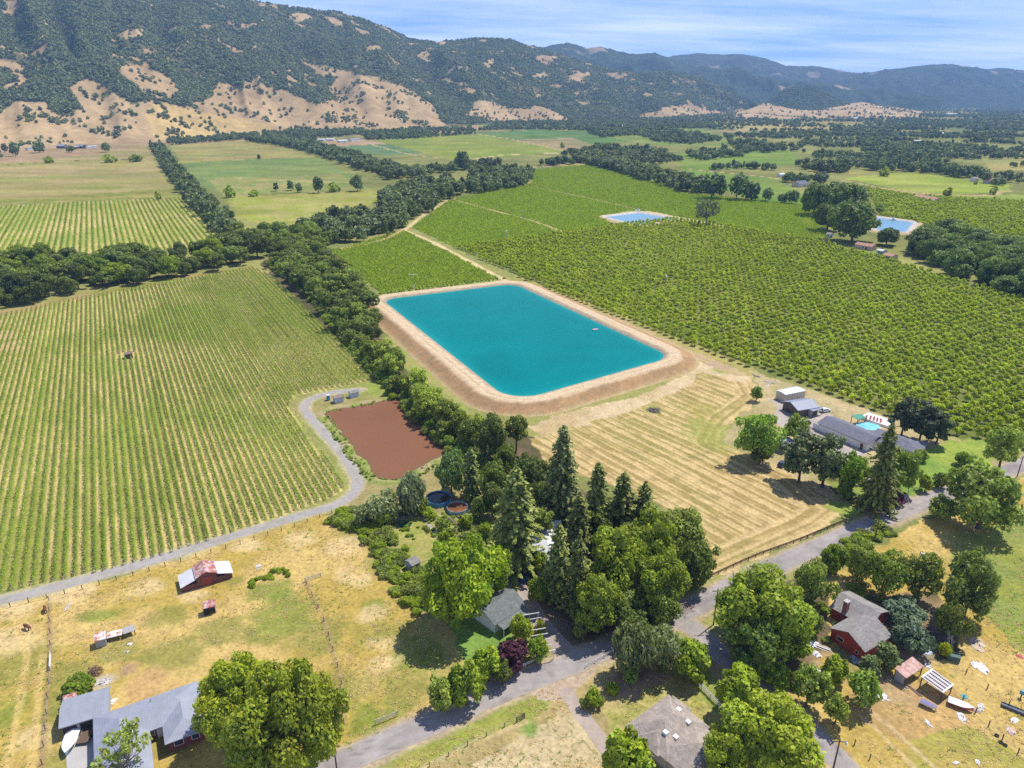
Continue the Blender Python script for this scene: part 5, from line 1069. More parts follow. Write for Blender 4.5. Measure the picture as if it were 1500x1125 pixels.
# -- barn
def barn():
    a, b = G(300, 833, 4.6), G(296, 819, 4.6); d = b-a; rz = math.atan2(d[1], d[0]); c = (a+b)/2; Ln = np.linalg.norm(d)+1.2; t = thing('barn', 'old red barn with rusty middle roof and white side roofs beside the vineyard road', 'barn', (c[0], c[1], 0), rz); h = Ln/2
    r = MB(); r.slab([(-h, -2.5, 2.9), (h, -2.5, 2.9), (h, 0, 4.0), (-h, 0, 4.0)], .1); r.slab([(h, 2.5, 2.9), (-h, 2.5, 2.9), (-h, 0, 4.0), (h, 0, 4.0)], .1); part(t, 'roof', r, RF['redrust'])
    for s in (-1, 1):
        l = MB(); pts = [(-h, s*2.35, 2.7), (h, s*2.35, 2.7), (h, s*6., 1.5), (-h, s*6., 1.5)]; l.slab(pts if s < 0 else pts[::-1], .09) if s > 0 else l.slab(pts[::-1], .09); part(t, 'side_roof', l, RF['white'], label='white sheet side roof')
    w = MB(); k = h-.25; P = [(-2.3, -.2), (2.3, -.2), (2.3, 2.8), (0, 3.8), (-2.3, 2.8)]; w.poly([(-k, y, z) for y, z in P]); w.poly([(k, y, z) for y, z in P]); w.box(-k+.01, -2.29, -.2, k-.01, 2.29, 2.8)
    for s in (-1, 1): w.box(-k+.05, min(s*2.31, s*5.7), -.2, k-.05, max(s*2.31, s*5.7), 1.45)
    part(t, 'wall', w, M_board('barn_boards', (.17, .065, .06))); dr = MB(); dr.box(-k-.06, -1.1, 0, -k+.05, 1.1, 2.4); part(t, 'door', dr, M_board('barn_door_boards', (.30, .06, .05)))
barn()
t, *_ = shed('small_barn', 'little grey shed with dull red roof below the red barn', 'shed', [(297, 892), (315, 888), (316, 877), (296, 881)], 2.5, 2.1, 'grey', 'redrust', 'blr'); mb = MB(); mb.box(-1.3, -.95, -.1, -.2, -.85, 1.9); part(t, 'door', mb, DARKIN)
t, *_ = shed('chicken_coop', 'small coop with half white half rusty roof at the left pasture', 'shed', [(138, 940), (156, 935), (154, 923), (137, 929)], 2.3, 2., 'grey', 'rustwhite', 'blrf')
t, *_ = shed('animal_run', 'low patched white roofed run joined to the coop', 'shed', [(157, 935), (178, 930), (180, 921), (156, 926)], 1.5, 1.2, WOOD, 'rustwhite', 'b', posts=True)
t, *_ = shed('animal_pen', 'grey wire covered pen at the right end of the coop run', 'pen', [(181, 929), (198, 923), (196, 914), (180, 920)], 1.5, 1.3, WOOD, M_plain('wire_cover', (.36, .35, .34), .8, 6, (.6, 1.3)), 'b', posts=True)
# -- cottage
t, rf_ = house('cottage', 'small cottage with grey green roof under the big maple tree', 'house', (706, 893), (753, 863), 4.6, 8.2, 2.7, 'white', 'green', .5, False, [('r', -1.5, 1, 1.1, 1.2), ('f', -2.2, .9, 1.4, 1.2), ('f', 2.4, .9, 1.2, 1.2)], [('f', .4, 0, 1, 2.1, BROWN)]); clean(t)
mb = MB(); mb.tube([(1.5, 1.0, 3.8), (1.5, 1.0, 5.6)], [.09, .09], 7); mb.tube([(.9, 1, 5.5), (2.1, 1, 5.5)], [.04, .04], 5); part(t, 'antenna', mb, METAL)
pr = MB(); pr.slab([(-4.2, -6.1, 2.25), (4.2, -6.1, 2.25), (4.2, -4.12, 2.62), (-4.2, -4.12, 2.62)], .1); part(t, 'porch_roof', pr, RF['green'])
for x in (-4, -1.4, 1.4, 4): mb = MB(); mb.box(x-.07, -6., -.1, x+.07, -5.86, 2.16); part(t, 'porch_post', mb, WHITE)
# pergola
a, b = G(778, 900, 2.4), G(800, 955, 2.4); d = b-a; Ln = np.linalg.norm(d); t = thing('pergola', 'white beam pergola overgrown by green vines beside the driveway', 'pergola', ((a+b)[0]/2, (a+b)[1]/2, 0), math.atan2(d[1], d[0])); bm = MB()
for x in np.linspace(-Ln/2, Ln/2, 8): bm.box(x-.06, -1.9, 2.42, x+.06, 1.9, 2.6)
part(t, 'beams', bm, WHITE)
for x in (-Ln/2, Ln/2):
    for y in (-1.6, 1.6): mb = MB(); mb.box(x-.08, y-.08, -.1, x+.08, y+.08, 2.41); part(t, 'post', mb, WHITE)
t, rf_ = house('grove_house', 'house with white roof half hidden by conifers in the grove', 'house', (797, 772), (808, 822), 4.2, 8.5, 2.8, 'white', 'white', .4, False, [('l', 1, 1, 1.2, 1.1), ('f', 0, 1, 1.2, 1.1)]); clean(t)
t, rf_ = house('grove_annex', 'pale teal walled annex with pale roof behind the white roofed grove house', 'house', (796, 764), (822, 762), 4.2, 6, 3.0, 'teal', 'white', .3, False, [('f', 0, 1, 1.2, 1.1)]); clean(t)
t, rf_ = house('garden_shed', 'weathered grey garden shed at the edge of the bramble thicket', 'shed', (598, 822), (611, 815), 2.7, 3.2, 2.0, 'grey', 'grey', .2, doors=[('f', 0, 0, .8, 1.7, BROWN)]); clean(t)
t, rf_ = house('brown_shed', 'small brown shed between dark oaks below the creek row', 'shed', (716, 712), (735, 704), 3., 3.6, 2.2, 'dark', 'grey', .2); clean(t)
# -- red house
a = np.linalg.norm(G(1219, 918, 3)-G(1263, 954, 3)); t, rf_ = house('red_house', 'red walled house with weathered grey gabled roof', 'house', (1243, 926), (1283, 903), 5., 8.6, 2.9, 'red', 'grey', .4, False, [('l', 1.6, 1.2, 1.6, 1.0), ('l', -2.4, .9, .8, .9)]); wing = t; clean(t)
def sub_house(t, p1, p2, zr, W, he, wm, rm, over=.4):
    """a second block of the same house, built in its frame"""
    a, b = G(*p1, zr), G(*p2, zr); rz = t.rotation_euler[2]; cx, cy = t.location[0], t.location[1]
    def loc(p): x, y = p[0]-cx, p[1]-cy; return np.array((x*math.cos(rz)+y*math.sin(rz), -x*math.sin(rz)+y*math.cos(rz)))
    A, B_ = loc(a), loc(b); d = (B_-A)/np.linalg.norm(B_-A); n = np.array((-d[1], d[0])); hw = W/2; z = he
    v = lambda p, zz: (p[0], p[1], zz); r = MB(); r.slab([v(A-n*hw, z), v(B_-n*hw, z), v(B_, zr), v(A, zr)], .14); r.slab([v(B_+n*hw, z), v(A+n*hw, z), v(A, zr), v(B_, zr)], .14); part(t, 'roof', r, RF.get(rm, rm))
    w = MB(); A2, B2 = A+d*over, B_-d*over; hy = hw-over; ht = z+(zr-z)*over/hw-.16
    P = [(-hy, -.2), (hy, -.2), (hy, ht), (0, zr-.17), (-hy, ht)]; f = lambda base, y, zz: (base[0]+n[0]*y, base[1]+n[1]*y, zz)
    w.poly([f(A2, y, zz) for y, zz in P]); w.poly([f(B2, y, zz) for y, zz in P][::-1])
    for (y0, z0), (y1, z1) in zip(P, P[1:]+P[:1]): w.poly([f(A2, y0, z0), f(B2, y0, z0), f(B2, y1, z1), f(A2, y1, z1)])
    part(t, 'wall', w, WL.get(wm, wm)); return A, B_, n
A, B_, n = sub_house(wing, (1232, 867), (1291, 898), 4.7, 9., 2.8, 'red', 'grey')
cc = A*.66+B_*.34-n*3.6; mb = MB(); mb.box(cc[0]-.55, cc[1]-.45, -.2, cc[0]+.55, cc[1]+.45, 5.8); ch = part(wing, 'chimney', mb, BRICK); mb = MB(); mb.box(cc[0]-.65, cc[1]-.55, 5.81, cc[0]+.65, cc[1]+.55, 6.); part(ch, 'chimney_cap', mb, CONC)
t, *_ = shed('rusty_shed', 'open shed with rusty ribbed roof beside the white roofed shelter', 'shed', [(1326, 995), (1355, 975), (1335, 962), (1313, 978)], 2.8, 2.3, 'grey', 'rust', 'bl', posts=True)
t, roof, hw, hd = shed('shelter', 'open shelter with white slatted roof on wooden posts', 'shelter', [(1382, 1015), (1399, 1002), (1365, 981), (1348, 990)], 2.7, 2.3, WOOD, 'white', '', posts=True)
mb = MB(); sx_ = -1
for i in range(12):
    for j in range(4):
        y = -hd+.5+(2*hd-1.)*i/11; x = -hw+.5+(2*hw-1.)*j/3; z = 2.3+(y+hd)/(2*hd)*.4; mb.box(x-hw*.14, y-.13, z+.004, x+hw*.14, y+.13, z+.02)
part(roof, 'painted_gaps', mb, M_plain('gap_shade', (.10, .06, .05), .9))  # dark strips laid on the roof, painting the shade in its holes
# -- taupe house
q = [G(916, 1058, 2.8), G(980, 1021, 2.8), G(1045, 1066, 2.8), G(972, 1115, 2.8)]; c = sum(q)/4; d = q[3]-q[0]; e_ = q[2]-q[1]; dd = d+e_; rz = math.atan2(dd[1], dd[0]); Ln = np.linalg.norm(dd)/2; Wd = (np.linalg.norm(q[1]-q[0])+np.linalg.norm(q[2]-q[3]))/2
t = thing('taupe_house', 'house with taupe shingle hipped roof and skylights, bottom centre', 'house', (c[0], c[1], 0), rz); rf = MB(); hl, hw = Ln/2, Wd/2
hipblock(-hl, hl, -hw, hw, 2.8, .5); hipblock(-2.2, 3.2, -hw-.5, 0, 2.82, .6); hipblock(-hl+.8, -hl+5.2, 0, hw+.5, 2.83, .6)
hipblock(hl-3.5, hl+7.5, -hw+.2, hw*.9, 2.7, .42)
part(t, 'roof', rf, M_shingle('taupe_shingles', (.36, .30, .25))); wb = MB(); wb.box(-hl+.5, -hw+.5, -.2, hl-.51, hw-.5, 2.78); wb.box(hl-.5, -hw+.8, -.2, hl+7, hw*.9-.6, 2.7); part(t, 'wall', wb, WL['tan'])
for x, y in ((1.6, -hw*.45), (3.0, -hw*.25), (2.4, hw*.45), (-.5, hw*.6)):
    z = 2.8+(min(hw-abs(y), hl-abs(x)))*.5; mb = MB(); mb.box(x-.45, y-.4, z-.2, x+.45, y+.4, z+.28); sk_ = part(t, 'skylight', mb, WHITE)
# -- ranch house and its sheds
t, rf_ = house('white_shed', 'long white roofed beige storage shed at the orchard edge', 'shed', (1144, 574), (1174, 568), 3.6, 5.0, 3.3, 'beige', 'white', .1); clean(t)
t, rf_ = house('blue_garage', 'garage with blue grey roof and dark open bays', 'garage', (1158, 589), (1190, 584), 4.6, 9., 3., WL['dark'], 'bluegrey', .4); clean(t)
t, *_ = shed('carport', 'flat blue grey carport joined to the garage', 'carport', [(1190, 603), (1206, 598), (1194, 591), (1179, 595)], 3., 2.7, 'grey', 'bluegrey', 'l', posts=True)
t, rf_ = house('ranch_house', 'long low white house with dark slate roof beside the pool', 'house', (1211, 609), (1286, 640), 4.4, 10., 2.9, 'white', 'slate', .5, False, [('f', 11, 1, 1.4, 1.1), ('f', -13, 1, 1.4, 1.1), ('f', 13.4, 1, 1.4, 1.1)], [('f', -9, .02, 5, 2.2), ('f', -2.5, .02, 5, 2.2), ('f', 3.6, .02, 4.4, 2.2), ('f', 7.6, 0, 1, 2.1, BROWN)])
clean(t)
t, rf_ = house('ranch_wing', 'slate roofed wing at the right end of the long white house', 'house', (1304, 636), (1328, 643), 4.4, 11., 2.9, 'white', 'slate', .5, True, [('f', 0, 1, 1.4, 1.1), ('r', 0, 1, 1.4, 1.1)]); clean(t)
t, rf_ = house('metal_shed', 'grey metal shed tucked behind the round walnut tree', 'shed', (1140, 648), (1156, 640), 3.4, 5, 2.7, 'grey', 'greymetal', .2); clean(t)
t, *_ = shed('pool_canopy', 'green canvas canopy beside the round pool', 'canopy', [(1255, 615), (1269, 612), (1262, 606), (1248, 608)], 3., 2.7, WOOD, 'teal', '', posts=True)
def basin(name, label, cat, px, py, r, hgt, wallm, waterm, zw, ry=None, group=None):
    g = G(px, py, hgt); t = thing(name, label, cat, (g[0], g[1], 0), 0, group); n = 36; ry = ry or r; w = MB()
    cs = [(math.cos(2*math.pi*k/n), math.sin(2*math.pi*k/n)) for k in range(n)]
    for k in range(n):
        (a0, b0), (a1, b1) = cs[k], cs[(k+1) % n]; R0, R1 = (r, ry), (r-.1, ry-.1)
        o0, o1, i0, i1 = (a0*R0[0], b0*R0[1]), (a1*R0[0], b1*R0[1]), (a0*R1[0], b0*R1[1]), (a1*R1[0], b1*R1[1])
        w.poly([(*o0, -.1), (*o1, -.1), (*o1, hgt), (*o0, hgt)]); w.poly([(*i1, -.1), (*i0, -.1), (*i0, hgt), (*i1, hgt)]); w.poly([(*o0, hgt), (*o1, hgt), (*i1, hgt), (*i0, hgt)])
    part(t, 'wall', w, wallm); wt = MB(); wt.poly([(a*(r-.11), b*(ry-.11), zw) for a, b in cs]); part(t, 'water', wt, waterm); return t
BLUEP = M_plain('blue_tank_wall', (.10, .30, .55), .5); BASE_W = M_plain('dark_tank_water', (.05, .03, .02), .12, .8, (.6, 1.5), spec=.5); RUSTW = M_plain('rusty_tank_water', (.20, .085, .04), .15, .8, (.6, 1.4), spec=.5)
basin('stock_tank', 'large round blue walled tank with dark water in the grove', 'tank', 642.5, 728, 3.75, 1.25, BLUEP, BASE_W, .75); basin('stock_tank', 'smaller round tank with rust coloured water beside the blue one', 'tank', 670, 742, 3.0, 1.2, M_plain('pale_tank_wall', (.33, .42, .48), .6), RUSTW, .85)
POOLW = M_plain('pool_water', (.20, .55, .62), .08, .5, (.92, 1.08), spec=.5)
basin('pool', 'round pale blue swimming pool behind the long white house', 'pool', 1272, 624, 4.1, 1.1, WHITE, POOLW, 1.0, 3.4)
dk = MB(); g = G(1285, 617); dk.box(-5, -3, .0, 5, 3, .9); t = thing('pool_deck', 'white raised deck on the far side of the pool', 'deck', (g[0], g[1], 0), -.9); part(t, 'platform', dk, WHITE)
LCOL = M_plain('red_cushion', (.42, .06, .05), .8)
for i, (x, y) in enumerate([(1269, 612.5), (1275, 613), (1280, 614.5), (1285, 616), (1290, 617.5)]):
    g = G(x, y, .9); t = thing('sun_lounger', 'red sun lounger on the white pool deck', 'lounger', (g[0], g[1], .9), -.5, 'red loungers on the pool deck'); mb = MB(); mb.box(-.32, -.9, .25, .32, .35, .38); part(t, 'seat', mb, LCOL); mb = MB(); mb.slab([(-.32, .36, .38), (.32, .36, .38), (.32, .95, .85), (-.32, .95, .85)], .1); part(t, 'backrest', mb, LCOL); mb = MB()
    for sx2 in (-.28, .28):
        for sy in (-.8, .3): mb.box(sx2-.03, sy-.03, 0, sx2+.03, sy+.03, .249)
    part(t, 'legs', mb, WHITE)
# -- pump houses
t, rf_ = house('pump_house', 'brown roofed pump house alone inside the large striped vineyard', 'shed', (182, 516), (193, 514), 2.9, 3.4, 2.2, WL['dark'], M_shingle('brown_roof', (.24, .15, .12)), .25, doors=[('f', .8, 0, .8, 1.8, BROWN)]); clean(t)
t, rf_ = house('pump_shed', 'pale blue pump shed with brown roof nearest the portable toilet', 'shed', (488, 580), (502, 577), 2.8, 3.0, 2.1, 'blue', M_shingle('brown_roof', (.27, .19, .17)), .2, doors=[('r', 0, 0, .8, 1.7)]); clean(t)
t, rf_ = house('pump_shed', 'pale blue shed with grey roof at the end of the vineyard road', 'shed', (511, 573), (524, 570), 2.7, 2.8, 2.0, 'blue', 'grey', .2); clean(t)
g = G(481, 586); t = thing('portable_toilet', 'blue portable toilet at the vineyard road bend', 'toilet', (g[0], g[1], 0), .3); TB = M_plain('blue_plastic', (.03, .22, .42), .5); mb = MB(); mb.box(-.6, -.6, 0, .6, .6, 2.1); part(t, 'cabin', mb, TB); mb = MB(); mb.slab([(-.64, -.64, 2.2), (.64, -.64, 2.2), (.5, 0, 2.4), (-.5, 0, 2.4)], .08); mb.slab([(.64, .64, 2.2), (-.64, .64, 2.2), (-.5, 0, 2.4), (.5, 0, 2.4)], .08); part(t, 'roof', mb, WHITE); mb = MB(); mb.box(-.45, -.66, .08, .45, -.6, 2.0); part(t, 'door', mb, M_plain('toilet_door', (.05, .32, .52), .5))
# -- far buildings
for i, (nm, lb, p1, p2, zr, W, he, wm, rm) in enumerate([
    ('far_barn', 'far left barn with peaked grey roof, left of the pair', (84, 211), (96, 211), 9, 14, 5, WL['dark'], 'greymetal'), ('far_barn', 'long low far left barn between the peaked barns', (97, 214), (116, 214), 5, 10, 4, WL['dark'], 'white'), ('far_barn', 'far left barn with peaked roof, right of the pair', (115, 211), (124, 212), 8, 12, 4.5, WL['dark'], 'greymetal'), ('far_barn', 'long white roofed shed at the right end of the far left barns', (124, 214), (141, 213), 5, 9, 4, 'white', 'white'),
    ('far_house', 'pale farm building among trees at the far left edge', (38, 216), (54, 215), 6, 10, 4, 'white', 'bluegrey'), ('far_house', 'red walled far house below the golden slope', (308, 194), (319, 193), 7, 10, 4, 'red', 'greymetal'), ('far_house', 'white far house with trees below the golden slope', (354, 193), (362, 193), 7, 10, 4.5, 'white', 'white'),
    ('greenhouse', 'white greenhouse, leftmost of the three by the brown field', (466, 203), (476, 203), 6, 12, 4, 'white', 'white'), ('greenhouse', 'white greenhouse, middle of the three by the brown field', (478, 202.5), (490, 202.5), 6, 12, 4, 'white', 'white'), ('greenhouse', 'white greenhouse, rightmost of the three by the brown field', (495, 205), (508, 204.5), 6, 12, 4, 'white', 'white'), ('far_house', 'grey roofed house right of the white greenhouses', (512, 203), (526, 202), 7, 12, 4, 'white', 'grey'),
    ('far_house', 'purple house standing in front of the tan slope', (626, 181), (639, 180), 10, 12, 7, 'purple', 'bluegrey'), ('far_house', 'white roofed far house left of the green far field', (604, 191), (614, 191), 7, 12, 4, 'white', 'white'), ('far_house', 'white far house under trees by the tan slope', (902, 183), (913, 183), 8, 14, 5, 'white', 'white'), ('far_house', 'far white house right of the one under trees', (926, 187), (934, 187), 7, 12, 5, 'white', 'white'),
    ('tent', 'small white tent in the tree belt', (576, 242), (581, 242), 3.5, 5, 2, 'white', 'white'),
    ('right_farmhouse', 'grey roofed farmhouse at the pale lane in the right fields', (1166, 265), (1180, 264), 7.5, 13, 4, 'beige', 'slate'), ('farm_shed', 'white shed left of the grey roofed right farmhouse', (1141, 254), (1148, 253), 5, 6, 3.5, 'white', 'white'), ('terracotta_house', 'long house with terracotta roof beside the far orchard', (1345, 284), (1376, 290), 5.5, 12, 3.4, 'tan', 'terracotta'), ('stable', 'long terracotta roofed stable beside the big orchard', (1256, 354), (1282, 358), 4.5, 8, 3, 'tan', 'terracotta'), ('stable', 'short terracotta roofed stable nearest the dark grove', (1297, 370), (1312, 373), 4, 8, 3, 'tan', 'terracotta'), ('farm_shed', 'white roofed shed between the two stables', (1288, 364), (1297, 366), 3.6, 6, 2.8, 'teal', 'white'), ('farm_shed', 'white shed with grey roof at the foot of the biggest dark oak', (1212, 340), (1220, 341), 4, 6, 3, 'white', 'grey'),
    ('far_house', 'far right house with red roof under trees', (1446, 260), (1462, 262), 7, 12, 4, 'tan', 'terracotta'), ('far_house', 'white far right house left of the red roofed one', (1424, 259), (1432, 259), 6, 9, 4, 'white', 'grey'), ('far_house', 'white house in the right woods', (1338, 205), (1350, 205), 9, 14, 6, 'white', 'white'), ('far_house', 'small pale house in the right woods near the edge', (1380, 194), (1390, 194), 9, 14, 6, 'white', 'white'),
    ('warehouse', 'pale warehouse in the far valley, left one', (1296, 167), (1312, 167), 12, 60, 9, 'white', 'white'), ('warehouse', 'pale warehouse in the far valley, right one', (1385, 166), (1400, 166), 12, 60, 9, 'white', 'white'), ('warehouse', 'pale warehouse in the far valley at the dry hill foot', (1245, 172), (1256, 172), 12, 40, 9, 'white', 'white')]):
    w2 = [('f', 0, 1, 1.4, 1.4)] if W < 15 else []
    t, _ = house(nm, lb, 'building', p1, p2, zr, W, he, wm, rm, .3, False, w2, [('f', 2.4, 0, 1.2, 2.2, BROWN)] if W < 15 else []); clean(t)
# ------------------------------------------------------------------ poles, wind machines, fences
def pole(name, label, base, top, lamp=False):
    g = G(*base); h = AT(top[0], top[1], g[1])[2]; t = thing(name, label, 'pole', (g[0], g[1], 0), rnd.uniform(-.3, .3)); mb = MB(); mb.tube([(0, 0, -.3), (0, 0, h)], [.17, .11], 8); part(t, 'pole', mb, BROWN)
    if lamp:
        mb = MB(); mb.tube([(0, 0, h-.5), (.9, -.6, h-.1)], [.05, .04], 6); part(t, 'arm', mb, METAL); mb = MB(); mb.tube([(.9, -.6, h-.12), (.9, -.6, h-.5)], [.12, .3], 10); part(t, 'lamp_head', mb, WHITE)
    mb = MB(); mb.box(-1.2, -.06, h-.75, 1.2, .06, h-.6); ca = part(t, 'crossarm', mb, BROWN)
    for x in (-1.1, -.4, .4, 1.1): mb = MB(); mb.tube([(x, 0, h-.6), (x, 0, h-.42)], [.05, .04], 6); part(ca, 'insulator', mb, WHITE)
pole('utility_pole', 'dark utility pole beside the large junction tree', (1045, 915), (1051, 862)); pole('utility_pole', 'dark utility pole at the roadside hedge in front of the ranch', (1281, 791), (1293, 748)); pole('street_lamp', 'leaning looking roadside pole with lamp at the side road', (1220, 1128), (1241, 1082), True); pole('utility_pole', 'utility pole right of the huge tree at the bottom edge', (494, 1132), (487, 1088)); pole('utility_pole', 'utility pole at the right end of the main road', (1490, 698), (1497, 668)); pole('utility_pole', 'pole with pale crossarm at the dense grove edge', (985, 915), (984, 864))
def fan(label, base, top):
    g = G(*base); h = AT(base[0], top, g[1])[2]; t = thing('wind_machine', label, 'wind machine', (g[0], g[1], 0), rnd.uniform(0, 3)); mb = MB(); mb.tube([(0, 0, -.2), (0, 0, h)], [.28, .18], 8); part(t, 'tower', mb, METAL); mb = MB(); mb.box(-.8, -.6, 0, .8, .6, 1.3); part(t, 'engine', mb, M_plain('engine_cover', (.5, .5, .48), .6)); mb = MB(); mb.box(-.14, -2.6, h-.05, .14, 2.6, h+.05); mb.box(-.3, -.2, h-.3, .5, .2, h-.06); part(t, 'propeller', mb, WHITE)
fan('tall frost fan tower at the far left corner of the reservoir', (606, 422), 402); fan('frost fan tower where vineyard meets orchard', (742, 352), 338); fan('frost fan tower inside the orchard', (974, 428), 404)
fan('frost fan tower in the green vineyard beyond the track', (766, 322), 309)
def fence(name, label, px, gap, hgt, pm, rails=(), railm=None, rw=.02, board=False, pr_=.07):
    P = smooth_line(GP(px), .5); s = np.concatenate([[0], np.cumsum(np.linalg.norm(np.diff(P, axis=0), axis=1))]); n = max(2, int(s[-1]/gap)+1); n = min(n, 100); ss = np.linspace(0, s[-1], n); Q = np.stack([np.interp(ss, s, P[:, 0]), np.interp(ss, s, P[:, 1])], 1); t = thing(name, label, 'fence', (Q[0][0], Q[0][1], 0))
    Q = Q-Q[0]
    for q in Q: mb = MB(); mb.box(q[0]-pr_, q[1]-pr_, -.2, q[0]+pr_, q[1]+pr_, hgt*(rnd.uniform(.9, 1.12) if not board else 1)); part(t, 'post', mb, pm)
    for z in rails:
        mb = MB()
        for a, b in zip(Q[:-1], Q[1:]):
            d = b-a; d = d/(np.linalg.norm(d)+1e-9); nn = np.array((-d[1], d[0]))*(pr_+.02); w = .02
            if board: mb.slab([(a[0]+nn[0]-d[1]*w, a[1]+nn[1]+d[0]*w, z+rw), (a[0]+nn[0]+d[1]*w, a[1]+nn[1]-d[0]*w, z+rw), (b[0]+nn[0]+d[1]*w, b[1]+nn[1]-d[0]*w, z+rw), (b[0]+nn[0]-d[1]*w, b[1]+nn[1]+d[0]*w, z+rw)][::-1], 2*rw)
            else: mb.tube([(a[0]+nn[0], a[1]+nn[1], z), (b[0]+nn[0], b[1]+nn[1], z)], [.012, .012], 4, cap=False)
        part(t, 'rail' if board else 'wire', mb, railm or METAL)
fence('wire_fence', 'post and wire fence along the lower side of the vineyard road', [(-40, 902), (0, 893), (110, 866), (210, 839), (330, 804), (430, 772), (486, 752)], 3.6, 1.3, BROWN, (.5, .9, 1.2)); fence('wire_fence', 'wire fence running down the left pasture', [(72, 880), (74, 960), (68, 1050), (62, 1120)], 4, 1.3, BROWN, (.6, 1.1)); fence('wire_fence', 'wire fence on the right side of the golden pasture', [(449, 856), (475, 912), (500, 1000), (504, 1060)], 5, 1.2, BROWN, (.6, 1.1))
fence('board_fence', 'dark low board fence between mown hay field and road', [(1006, 862), (1050, 842), (1110, 815), (1170, 793), (1240, 764)], 2.6, 1.0, BROWN, (.35, .65, .92), BROWN, .1, True); fence('white_fence', 'white board fence behind the round bright trees', [(981, 962), (1010, 992), (1045, 1028), (1080, 1064)], 2.4, 1.3, WHITE, (.4, .8, 1.15), WHITE, .12, True); fence('white_fence', 'white railing at the roadside near the pale willows', [(858, 978), (876, 969), (898, 956)], 2.2, .9, WHITE, (.4, .75), WHITE, .08, True); fence('white_fence', 'white fence at the roadside right of the purple tree', [(752, 985), (775, 974), (802, 960)], 2.2, 1., WHITE, (.4, .8), WHITE, .1, True)
fence('wire_fence', 'wire fence along the side road at the bare yard', [(1228, 1072), (1262, 1100), (1295, 1135)], 3, 1.2, BROWN, (.5, 1.)); fence('wire_fence', 'wire fence from the shelter across the junk yard', [(1392, 1008), (1430, 1045), (1470, 1085), (1515, 1125)], 3, 1.3, BROWN, (.4, .8, 1.2)); fence('wire_fence', 'wire fence behind the shelter up the golden slope', [(1385, 965), (1420, 990), (1460, 1020), (1510, 1060)], 4, 1.3, BROWN, (.6, 1.1)); fence('wire_fence', 'wire fence along the front lot below the road', [(600, 1140), (680, 1095), (765, 1052)], 3.5, 1.1, BROWN, (.6, 1.0)); fence('rail_fence', 'old grey rail fence at the ranch lawn', [(1330, 722), (1360, 712), (1395, 700)], 2.5, 1., WOOD, (.4, .8), WOOD, .06, True)
def gate(label, a, b, m=WHITE):
    A, B_ = G(*a), G(*b); d = B_-A; Ln = np.linalg.norm(d); t = thing('gate', label, 'gate', (A[0], A[1], 0), math.atan2(d[1], d[0])); mb = MB()
    for x in (0, Ln): mb.box(x-.08, -.08, -.1, x+.08, .08, 1.35)
    part(t, 'post', mb, m); mb = MB()
    for z in (.3, .6, .9, 1.2): mb.box(.1, -.03, z, Ln-.1, .03, z+.1)
    part(t, 'rails', mb, m)
gate('pale gate in the golden pasture above the right wire fence', (447, 853), (470, 845), M_plain('pale_gate', (.6, .55, .48), .8)); gate('pale gate beside the road at the pasture corner', (550, 1062), (582, 1049), M_plain('pale_gate', (.55, .47, .38), .8)); gate('white gate panel in the left wire fence', (74, 982), (75, 962)); gate('brown framed gate below the road in the front lot', (757, 1058), (768, 1052), BROWN)
# ------------------------------------------------------------------ vehicles, boats, junk
def car(label, px, py, rz, col, lift=0):
    g = G(px, py); t = thing('car', label, 'car', (g[0], g[1], 0), rz); m = M_plain('car_paint', col, .3, 1, (.95, 1.05), spec=.5)
    prof = [(-2.15, .35), (2.15, .35), (2.2, .75), (1.2, .95), (.6, 1.45), (-1.3, 1.5), (-2.0, 1.0), (-2.2, .8)]; mb = MB(); n = len(prof); mb.poly([(x, -.88, z) for x, z in prof]); mb.poly([(x, .88, z) for x, z in prof][::-1])
    for i in range(n): (x0, z0), (x1, z1) = prof[i], prof[(i+1) % n]; mb.poly([(x0, -.88, z0), (x0, .88, z0), (x1, .88, z1), (x1, -.88, z1)])
    part(t, 'body', mb, m); mb = MB()
    for s in (-.885, .885): mb.poly([(1.0, s, 1.0), (.5, s, 1.38), (-1.2, s, 1.42), (-1.7, s, 1.02)])
    mb.poly([(1.16, -.75, .985), (1.16, .75, .985), (.66, .75, 1.42), (.66, -.75, 1.42)]); mb.poly([(-1.4, -.75, 1.45), (-1.4, .75, 1.45), (-1.96, .75, 1.05), (-1.96, -.75, 1.05)]); part(t, 'windows', mb, GLASS)
    for x in (-1.35, 1.35):
        for y in (-.82, .82): mb = MB(); mb.tube([(x, y-.1, .33), (x, y+.1, .33)], [.33, .33], 12); part(t, 'wheel', mb, RUBBER)
car('blue car parked at the cottage driveway under the trees', 764, 846, 1.9, (.05, .09, .25)); car('white car parked beside the carport', 1208, 603, .3, (.7, .7, .72)); car('dark grey car parked in front of the garage bays', 1154, 602, 1.9, (.06, .06, .07)); car('white car at the right farmhouse lane', 1152, 271, .2, (.75, .75, .75)); car('dark blue car by the hay field below the round walnut tree', 1146, 682, .8, (.05, .06, .12)); car('silver car parked at the white shed near the big oaks', 1202, 335, .3, (.6, .6, .62))
